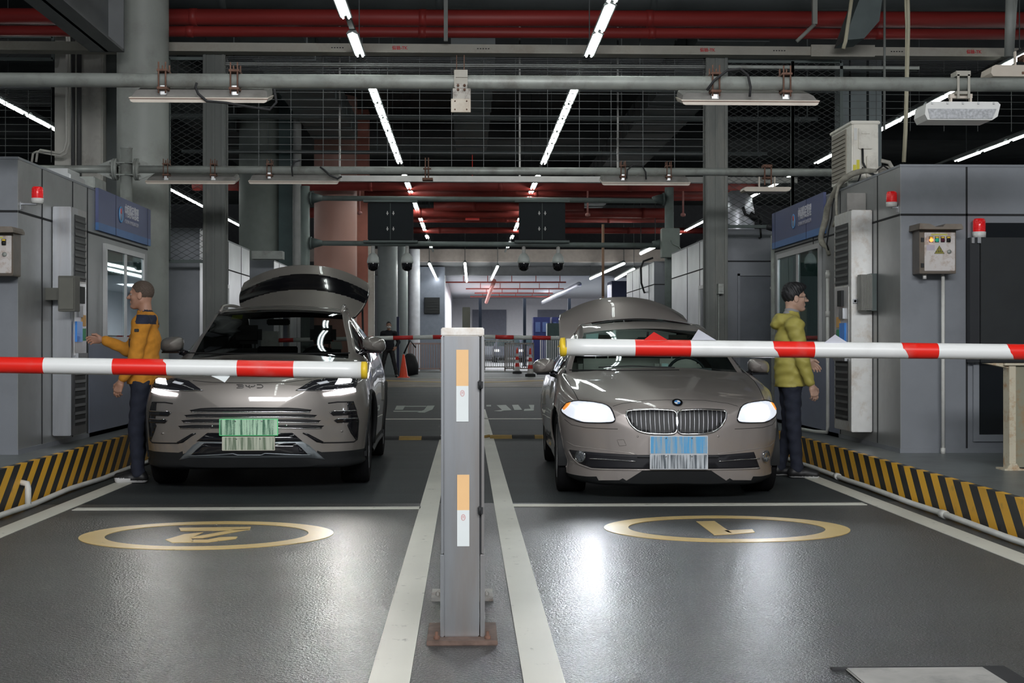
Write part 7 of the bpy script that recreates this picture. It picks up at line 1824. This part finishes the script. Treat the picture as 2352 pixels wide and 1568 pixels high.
def cap_(a, b, ra, rb=None):
    a = np.array(a, float); b = np.array(b, float); rb = ra if rb is None else rb; d = b-a; dd = max(1e-9, float(d@d))
    def f(X, Y, Z):
        t = np.clip(((X-a[0])*d[0]+(Y-a[1])*d[1]+(Z-a[2])*d[2])/dd, 0, 1)
        return np.sqrt((X-a[0]-t*d[0])**2+(Y-a[1]-t*d[1])**2+(Z-a[2]-t*d[2])**2) - (ra+(rb-ra)*t)
    return f
def ell_(c, r):
    def f(X, Y, Z):
        k = np.sqrt(((X-c[0])/r[0])**2+((Y-c[1])/r[1])**2+((Z-c[2])/r[2])**2); return (k-1)*min(r)
    return f
def ecap_(a, b, ra, rb, sy):
    """capsule whose section is wider along y by the factor sy"""
    g = cap_((a[0], a[1]/sy, a[2]), (b[0], b[1]/sy, b[2]), ra, rb)
    return lambda X, Y, Z: g(X, Y/sy, Z)
def smin(a, b, k):
    h = np.clip(0.5+0.5*(b-a)/k, 0, 1); return b*(1-h)+a*h - k*h*(1-h)
def blend(fs, k=0.03):
    def f(X, Y, Z):
        v = None
        for g in fs:
            kk = k
            if isinstance(g, tuple): g, kk = g
            w_ = g(X, Y, Z); v = w_ if v is None else smin(w_, v, kk)
        return v
    return f
def folds(f, amp, fn):
    return lambda X, Y, Z: f(X, Y, Z) + amp*fn(X, Y, Z)
def mesh_sdf(f, lo, hi, h, b, mi=0, mfn=None):
    P, Q = surface_nets(f, lo, hi, h); n = len(b.v); b.v += [tuple(p) for p in P.tolist()]; b.f += [tuple(int(a)+n for a in q) for q in Q]
    if mfn:
        C = P[Q].mean(1); b.m += [mfn(*c) for c in C]
    else: b.m += [mi]*len(Q)
    b.sm += [True]*len(Q)
def head_sdf(c, neck, wide=1.0):
    cx, cy, cz = c
    def o(x, y, z): return (cx+x, cy+y*wide, cz+z)
    fs = [ell_(o(-.012, 0, .028), (.098, .077*wide, .093)), (ell_(o(.026, 0, -.035), (.066, .061*wide, .086)), .02)]
    for s in (-1, 1):
        fs += [(cap_(o(-.005, s*.050, -.055), o(.060, s*.018, -.105), .020, .016), .03), (ell_(o(-.008, s*.079, -.012), (.017, .008, .030)), .006), (ell_(o(-.002, s*.084, -.012), (.020, .005, .032)), .004), (ell_(o(.060, s*.040, -.025), (.022, .020, .018)), .02)]
    fs += [(ell_(o(.078, 0, -.102), (.018, .021, .015)), .02), (cap_(o(.088, 0, .010), o(.117, 0, -.027), .008, .0125), .012), (cap_(o(.102, -.013, -.031), o(.102, .013, -.031), .0085), .008),
           (cap_(o(.080, -.036, .024), o(.080, .036, .024), .011), .014), (cap_(o(.0885, -.019, -.060), o(.0885, .019, -.060), .006), .008), (cap_(o(.087, -.016, -.071), o(.087, .016, -.071), .006), .008)]
    base = blend(fs)
    s1, s2 = ell_(o(.102, -.033, .002), (.014, .017, .011)), ell_(o(.102, .033, .002), (.014, .017, .011))
    nk = cap_(o(-.034, 0, -.055), neck, .050, .056)
    def f(X, Y, Z):
        v = base(X, Y, Z); v = -smin(-v, s1(X, Y, Z), .008); v = -smin(-v, s2(X, Y, Z), .008); return smin(v, nk(X, Y, Z), .03)
    return f
def hand_sdf(w_, d, side, pose='relaxed', up=1.0):
    """w_: wrist; d: direction of the hand; side: which way the thumb goes"""
    w_ = np.array(w_, float); d = np.array(d, float); d /= np.linalg.norm(d); t = np.array(side, float); t -= d*(t@d); t /= np.linalg.norm(t); n = np.cross(d, t)*up
    fs = [cap_(w_-d*0.02, w_+d*0.02, .027, .028), (cap_(w_+d*0.03+t*0.018, w_+d*0.088+t*0.028, .015, .013), .016), (cap_(w_+d*0.03, w_+d*0.092+t*0.008, .016, .013), .016), (cap_(w_+d*0.03-t*0.012, w_+d*0.088-t*0.012, .015, .012), .016), (cap_(w_+d*0.03-t*0.022, w_+d*0.080-t*0.030, .014, .011), .016)]
    offs = [(.029, .088, .072, 0), (.009, .093, .080, 1), (-.011, .089, .073, 2), (-.030, .081, .057, 3)]
    tips = []
    for (o, st, L, k) in offs:
        if pose == 'point': cu = (0.25, 0.5) if k == 0 else (1.2, 1.8)
        elif pose == 'pinch': cu = (0.55, 1.0) if k == 0 else (0.7+0.15*k, 1.3)
        else: cu = (0.35+0.08*k, 0.8+0.1*k)
        p = w_+d*st+t*o; a = cu[0]; dirs = [d*cos(a)+n*sin(a), d*cos(cu[1])+n*sin(cu[1]), d*cos(cu[1]+0.45)+n*sin(cu[1]+0.45)]
        r = .0092 if k < 3 else .008
        for q, fr in zip(dirs, (0.45, 0.30, 0.25)):
            e = p+q*L*fr; fs.append((cap_(p, e, r, r*0.93), .005)); p = e; r *= 0.93
        tips.append(p)
    p = w_+d*0.025+t*0.026; q = t*0.65+d*0.7+n*0.25; q /= np.linalg.norm(q); e = p+q*0.038; fs.append((cap_(p, e, .014, .0115), .012)); q2 = d*0.9+n*0.35+t*0.15; q2 /= np.linalg.norm(q2); fs.append((cap_(e, e+q2*0.034, .0108, .0088), .006))
    return blend(fs)
M_skin = mat('skin_warm', (0.44,0.24,0.165), 0.5, var=0.05, scale=20); M_skin2 = mat('skin_light', (0.52,0.33,0.25), 0.5, var=0.05, scale=20)
M_hairg = mat('short_brown_hair', (0.09,0.065,0.05), 0.8, var=0.35, scale=120); M_hairb = mat('black_hair', (0.012,0.012,0.014), 0.55, var=0.4, scale=90)
M_orange = mat('orange_fleece', (0.60,0.25,0.025), 0.9, var=0.08, scale=25, bump=0.15); M_navyc = mat('navy_cloth', (0.02,0.025,0.05), 0.85, var=0.12, scale=20)
M_olive = mat('yellow_green_jacket', (0.44,0.385,0.09), 0.6, var=0.08, scale=8); M_jean = mat('dark_navy_trousers', (0.016,0.020,0.036), 0.85, var=0.15, scale=20)
M_shoe = mat('black_shoe', (0.012,0.012,0.013), 0.5); M_sole = mat('pale_sole', (0.55,0.55,0.55), 0.6); M_gcol = mat('grey_hoodie', (0.32,0.32,0.33), 0.9)
def eyes_of(b, c, wide=1.0):
    for s in (-1, 1):
        mesh_sdf(ell_((c[0]+.0755, c[1]+s*.032*wide, c[2]+.001), (.0125,)*3), (c[0]+.06, c[1]+s*.032-.016, c[2]-.016), (c[0]+.098, c[1]+s*.032+.016, c[2]+.018), .003, b, 0, lambda x, y, z, s=s: 1 if (x > c[0]+.0855) else 0)
def person(name, loc, rotz, label, J, skin, hair, hairfn, jacket, jmats, jfn, trousers, shoe_fn, mask=None, extras=None, res=1.0):
    t = thing(name, loc, label, 'person', rotz=rotz, local=True)
    hc = J['head']; b = MB()
    fs = [head_sdf(hc, J['neck']), (cap_(J['neck'], J['chest'], .060, .085), .03), (cap_(J['chest'], J['waist'], .085, .08), .03)]; pts = [hc, J['waist']]
    for k in ('L', 'R'):
        w_ = np.array(J['wrist'+k]); e = J['elbow'+k]
        fs += [(cap_(J['neck_b'], J['sh'+k], .045, .045), .02), (cap_(J['sh'+k], e, .045, .036), .01), (cap_(e, w_, .036, .026), .01), (hand_sdf(w_, J['hand'+k], J['thumb'+k], J.get('pose'+k, 'relaxed'), 1.0 if k == 'L' else -1.0), .008)]
        d = np.array(J['hand'+k]); pts += [w_, w_+d/np.linalg.norm(d)*0.21, J['sh'+k], e]
    P = np.array(pts, float); lo, hi = P.min(0)-.07, P.max(0)+.07; lo[0] = min(lo[0], hc[0]-.12); hi[0] = max(hi[0], hc[0]+.14); hi[2] = hc[2]+.15
    mesh_sdf(blend(fs, .03), lo, hi, .0046*res, b)
    body = b.build('body', skin, t, recalc=False)
    b = MB(); eyes_of(b, hc); b.build('eyes', [mat('eye_white', (0.38,0.36,0.34), 0.3), M_black], t, recalc=False)
    b = MB(); mesh_sdf(hairfn(hc), (hc[0]-.15, hc[1]-.13, hc[2]-.12), (hc[0]+.14, hc[1]+.13, hc[2]+.18), .0045*res, b); b.build('hair', hair, t, recalc=False)
    b = MB(); f, lo, hi = jacket; mesh_sdf(f, lo, hi, .0085*res, b, 0, jfn); b.build('jacket', jmats, t, recalc=False)
    b = MB(); f, lo, hi = trousers; mesh_sdf(f, lo, hi, .009*res, b); b.build('trousers', J.get('tm', M_jean), t, recalc=False)
    for k in ('L', 'R'):
        b = MB(); a = J['ankle'+k]; g = J.get('toe'+k, (0.0, 0)); yaw = g[0]; dv = np.array([cos(yaw), sin(yaw), 0])
        z0 = 0.0; A = np.array([a[0], a[1], 0.05]) - dv*0.045; T = np.array([a[0], a[1], 0.035]) + dv*0.165
        fs = [ecap_(tuple(A), tuple(T), .046, .036, 1.0), (cap_(tuple(A+dv*0.02+np.array([0,0,.01])), (a[0], a[1], .11), .048, .045), .02), (cap_(tuple(T-dv*0.09+np.array([0,0,.02])), tuple(T), .042, .034), .02)]
        g_ = blend(fs); f = lambda X, Y, Z: np.maximum(g_(X, Y, Z), 0.002-Z)
        mesh_sdf(f, (a[0]-.15, a[1]-.15, -.01), (a[0]+.25, a[1]+.15, .18), .006*res, b, 0, shoe_fn); b.build('shoe', [M_shoe, M_sole], t, recalc=False)
    if extras: extras(t, hc)
    return t
def mk_jacket(J, r, hem, collar, wr=0.006, arms=True, hood=None):
    ch, wa, hi_ = J['chest'], J['waist'], J['hem']
    fs = [ecap_(J['neck_b'], ch, .085*r, .125*r, 1.25), (ecap_(ch, wa, .125*r, .128*r, 1.28), .05), (ecap_(wa, hi_, .128*r, .133*r, 1.28), .05)]
    for k in ('L', 'R'):
        s, e, w_ = J['sh'+k], J['elbow'+k], J['cuff'+k]
        fs += [(cap_(J['neck_b'], s, .07, .078), .05), (cap_(s, e, .078, .060), .035), (cap_(e, w_, .060, .044), .025)]
    fs += [(cap_(J['neck_b'], np.array(collar)+np.array([.012, 0, .05]), .068, .060), .02)]
    if hood: fs += hood
    base = blend(fs)
    def fn(X, Y, Z): return (np.sin(Z*46+np.sin(X*21+Y*13)*2.0+X*14)*np.sin(X*37-Z*11+Y*9)+0.6*np.sin(Z*83+Y*31+X*27))*0.5
    neck_in = cap_(np.array(collar)-np.array([0,0,.02]), np.array(collar)+np.array([0.01,0,.10]), .056, .058)
    def f(X, Y, Z):
        v = base(X, Y, Z) + wr*fn(X, Y, Z)
        v = np.maximum(v, hem-Z+0.004*np.sin(X*20)); v = np.maximum(v, -neck_in(X, Y, Z)); return np.maximum(v, Z-collar[2]-0.05+0.25*(X-collar[0]))
    return f
def mk_trousers(J, top, wr=0.005, r=1.0):
    hp = J['pelvis']; fs = [ecap_((hp[0], hp[1], top), hp, .105*r, .118*r, 1.25)]
    for k in ('L', 'R'):
        h, kn, an = J['hip'+k], J['knee'+k], J['ankle'+k]; fs += [(cap_(h, kn, .088*r, .066*r), .04), (cap_(kn, (an[0], an[1], .085), .066*r, .056*r), .03)]
    base = blend(fs)
    def fn(X, Y, Z): return np.sin(Z*55+np.sin(X*30+Y*20)*1.6+X*25)*np.cos(X*20+Z*12)
    return lambda X, Y, Z: np.maximum(base(X, Y, Z)+wr*fn(X, Y, Z), .05-Z)
def hairline(pts): 
    xs = np.array([p[0] for p in pts]); zs = np.array([p[1] for p in pts]); return lambda x: np.interp(x, xs, zs)
def hair_short(c):
    g = ell_((c[0]-.013, 0+c[1], c[2]+.032), (.102, .081, .095)); hl_ = hairline([(-.12,-.075),(-.05,-.07),(-.02,-.03),(.0,.015),(.03,.02),(.045,.045),(.07,.066),(.12,.09)])
    return lambda X, Y, Z: np.maximum(g(X, Y, Z)+0.001*np.sin(X*400)*np.sin(Y*380+Z*300), hl_(X-c[0])-(Z-c[2]))
def hair_full(c):
    g = blend([ell_((c[0]-.016, c[1], c[2]+.036), (.107, .087, .100)), (ell_((c[0]+.045, c[1]-.01, c[2]+.098), (.055, .062, .036)), .03), (ell_((c[0]-.02, c[1], c[2]+.10), (.07, .065, .04)), .03)])
    hl_ = hairline([(-.13,-.085),(-.06,-.08),(-.03,-.03),(-.012,.0),(.015,-.005),(.028,.03),(.055,.045),(.08,.075),(.13,.085)])
    return lambda X, Y, Z: np.maximum(g(X, Y, Z)+0.003*np.sin(X*150+Z*90)*np.sin(Y*140+X*60), hl_(X-c[0])-(Z-c[2]))

# ---- man in the orange fleece, seen from his left side
Jm = dict(head=(0.0, 0, 1.655), neck=(-.045, 0, 1.46), neck_b=(-.05, 0, 1.43), chest=(-.035, 0, 1.25), waist=(-.02, 0, 1.02), hem=(-.015, 0, .86),
  shL=(-.045, .19, 1.40), elbowL=(-.005, .235, 1.10), cuffL=(.10, .215, .93), wristL=(.125, .21, .895), handL=(0.35, -.05, -0.93), thumbL=(0.9, -.3, .2),
  shR=(-.03, -.18, 1.40), elbowR=(.16, -.22, 1.165), cuffR=(.36, -.20, 1.25), wristR=(.39, -.20, 1.26), handR=(.97, .02, .02), thumbR=(0.1, .35, 1), poseR='pinch', poseL='relaxed',
  pelvis=(-.02, 0, .90), hipL=(-.02, .085, .86), hipR=(-.02, -.085, .86), kneeL=(.02, .10, .48), kneeR=(.03, -.10, .48), ankleL=(.0, .11, .08), ankleR=(.06, -.11, .08))
pj = onZ(322, 1110); PMX, PMY = pj.x-0.02, 12.42
def jf_orange(x, y, z):
    # navy yoke over the shoulders, navy chest panel, dark collar band
    if z > 1.395 and x < -.012 and abs(y) > .03 and z < 1.475 and x > -0.24: return 1
    if .045 < x and 1.17 < z < 1.27 and y > 0.02 and y < .16: return 1
    if 1.505 < z and x < -0.02: return 1
    return 0
jm = mk_jacket(Jm, 1.0, .865, (-.035, 0, 1.485))
person('person', (PMX, PMY, 0), pi, 'man in an orange fleece with navy shoulders reaching one hand to the left kiosk', Jm, M_skin, M_hairg, hair_short,
  (jm, (-.30, -.36, .82), (.46, .36, 1.56)), [M_orange, M_navyc], jf_orange, (mk_trousers(Jm, .96), (-.22, -.25, .04), (.22, .25, 1.02)), lambda x, y, z: 1 if (z < .028 or (x > .06 and y > 0 and z < .05)) else 0,
  extras=lambda t, hc: (MB().box(-.045, -.005, .270, .282, 1.325, 1.352, bev=.003).build('sleeve_badge', M_black, t)))
# ---- man in the yellow-green hooded jacket, seen from his right side
Jn = dict(head=(.035, 0, 1.645), neck=(.0, 0, 1.45), neck_b=(-.01, 0, 1.42), chest=(-.01, 0, 1.24), waist=(-.005, 0, 1.02), hem=(-.01, 0, .84),
  shR=(-.01, -.195, 1.385), elbowR=(.05, -.245, 1.06), cuffR=(.115, -.235, .88), wristR=(.135, -.23, .845), handR=(.30, .05, -.95), thumbR=(.9, .3, .2),
  shL=(.0, .195, 1.385), elbowL=(.04, .25, 1.09), cuffL=(.185, .24, 1.075), wristL=(.215, .24, 1.07), handL=(.75, -.05, -.66), thumbL=(.5, -.4, .75),
  pelvis=(-.01, 0, .88), hipL=(-.01, .085, .84), hipR=(-.01, -.085, .84), kneeL=(.01, .10, .47), kneeR=(.0, -.10, .47), ankleL=(-.08, .11, .08), ankleR=(.03, -.11, .08), toeR=(-.15, 0))
hood = [(cap_((-.10, -.06, 1.44), (-.10, .06, 1.44), .052), .02), (cap_((-.04, -.10, 1.455), (-.10, -.05, 1.46), .038), .025), (cap_((-.04, .10, 1.455), (-.10, .05, 1.46), .038), .025), (cap_((-.14, -.03, 1.40), (-.14, .03, 1.40), .045), .03)]
jn = mk_jacket(Jn, 1.04, .83, (.005, 0, 1.49), wr=.009, hood=hood)
def specs(t, hc):
    b = MB()
    for s in (-1, 1): b.tube([(hc[0]+.104, hc[1]+s*.034+.021*cos(k*pi/8), hc[2]+.002+.016*sin(k*pi/8)) for k in range(16)], .0016, 6, closed=True); b.tube([(hc[0]+.104, hc[1]+s*.055, hc[2]+.006), (hc[0]+.05, hc[1]+s*.074, hc[2]+.006), (hc[0]-.01, hc[1]+s*.084, hc[2]+.004)], .0016, 6)
    b.tube([(hc[0]+.106, -.013, hc[2]+.006), (hc[0]+.106, .013, hc[2]+.006)], .0016, 6); b.build('glasses', M_black, t)
    b = MB(); f = blend([cap_((.0, 0, 1.49), (.012, 0, 1.535), .070, .064)]); g = cap_((.0, 0, 1.45), (.012, 0, 1.6), .052, .055)
    mesh_sdf(lambda X, Y, Z: np.maximum(np.maximum(f(X, Y, Z)+.003*np.sin(Z*200+X*30), -g(X, Y, Z)), Z-1.545+0.3*(X)), (-.12, -.12, 1.42), (.13, .12, 1.58), .005, b); b.build('hoodie_collar', M_gcol, t, recalc=False)
pj = onZ(1822, 1096)
person('person', (onY(1817, 1096, 12.7).x, 12.7, 0), 0, 'man with black hair and glasses in a yellow-green hooded jacket facing the right booth', Jn, M_skin2, M_hairb, hair_full,
  (jn, (-.32, -.38, .78), (.34, .38, 1.58)), [M_olive], None, (mk_trousers(Jn, .94, r=0.98), (-.25, -.25, .04), (.22, .25, 1.0)), lambda x, y, z: 1 if z < .02 else 0, extras=specs)
# ---- guard in black far behind, facing the camera
Jg = dict(head=(.0, 0, 1.66), neck=(-.03, 0, 1.47), neck_b=(-.03, 0, 1.43), chest=(-.02, 0, 1.25), waist=(-.01, 0, 1.04), hem=(-.01, 0, .90),
  shR=(-.02, -.19, 1.40), elbowR=(-.06, -.27, 1.12), cuffR=(.02, -.27, .93), wristR=(.03, -.27, .90), handR=(.2, .0, -.97), thumbR=(.9, .2, 0),
  shL=(-.02, .19, 1.40), elbowL=(-.08, .31, 1.13), cuffL=(.08, .24, .97), wristL=(.10, .235, .96), handL=(.5, -.4, -.6), thumbL=(.5, -.8, .4),
  pelvis=(-.01, 0, .90), hipL=(-.01, .09, .86), hipR=(-.01, -.09, .86), kneeL=(.02, .17, .48), kneeR=(.02, -.17, .48), ankleL=(.0, .25, .08), ankleR=(.0, -.24, .08), tm=M_black)
jg = mk_jacket(Jg, 1.0, .90, (-.02, 0, 1.48))
p = onY(893, 868, 44.6)
def gmask(t, hc):
    b = MB(); f = ell_((hc[0]+.040, 0, hc[2]-.055), (.078, .070, .055)); mesh_sdf(lambda X, Y, Z: np.maximum(f(X, Y, Z), hc[0]+.03-X), (hc[0]-.0, -.1, hc[2]-.12), (hc[0]+.14, .1, hc[2]+.02), .008, b); b.build('face_mask', mat('mask_white', (0.62,0.62,0.6), 0.8), t, recalc=False)
person('person', (p.x, 44.6, 0.16), -pi/2, 'guard in a black uniform and white face mask standing behind the orange-red cone', Jg, M_skin, M_hairb, hair_short,
  (jg, (-.3, -.42, .86), (.3, .42, 1.56)), [mat('guard_black', (0.012,0.013,0.02), 0.8)], None, (mk_trousers(Jg, .96), (-.2, -.36, .04), (.2, .36, 1.0)), lambda x, y, z: 0, extras=gmask, res=2.0)
# ------------------------------------------------------------------ clean up helper properties
for _o in ORIG + list(bpy.data.objects):
    try:
        if '_o' in _o.keys(): del _o['_o']
    except ReferenceError: pass
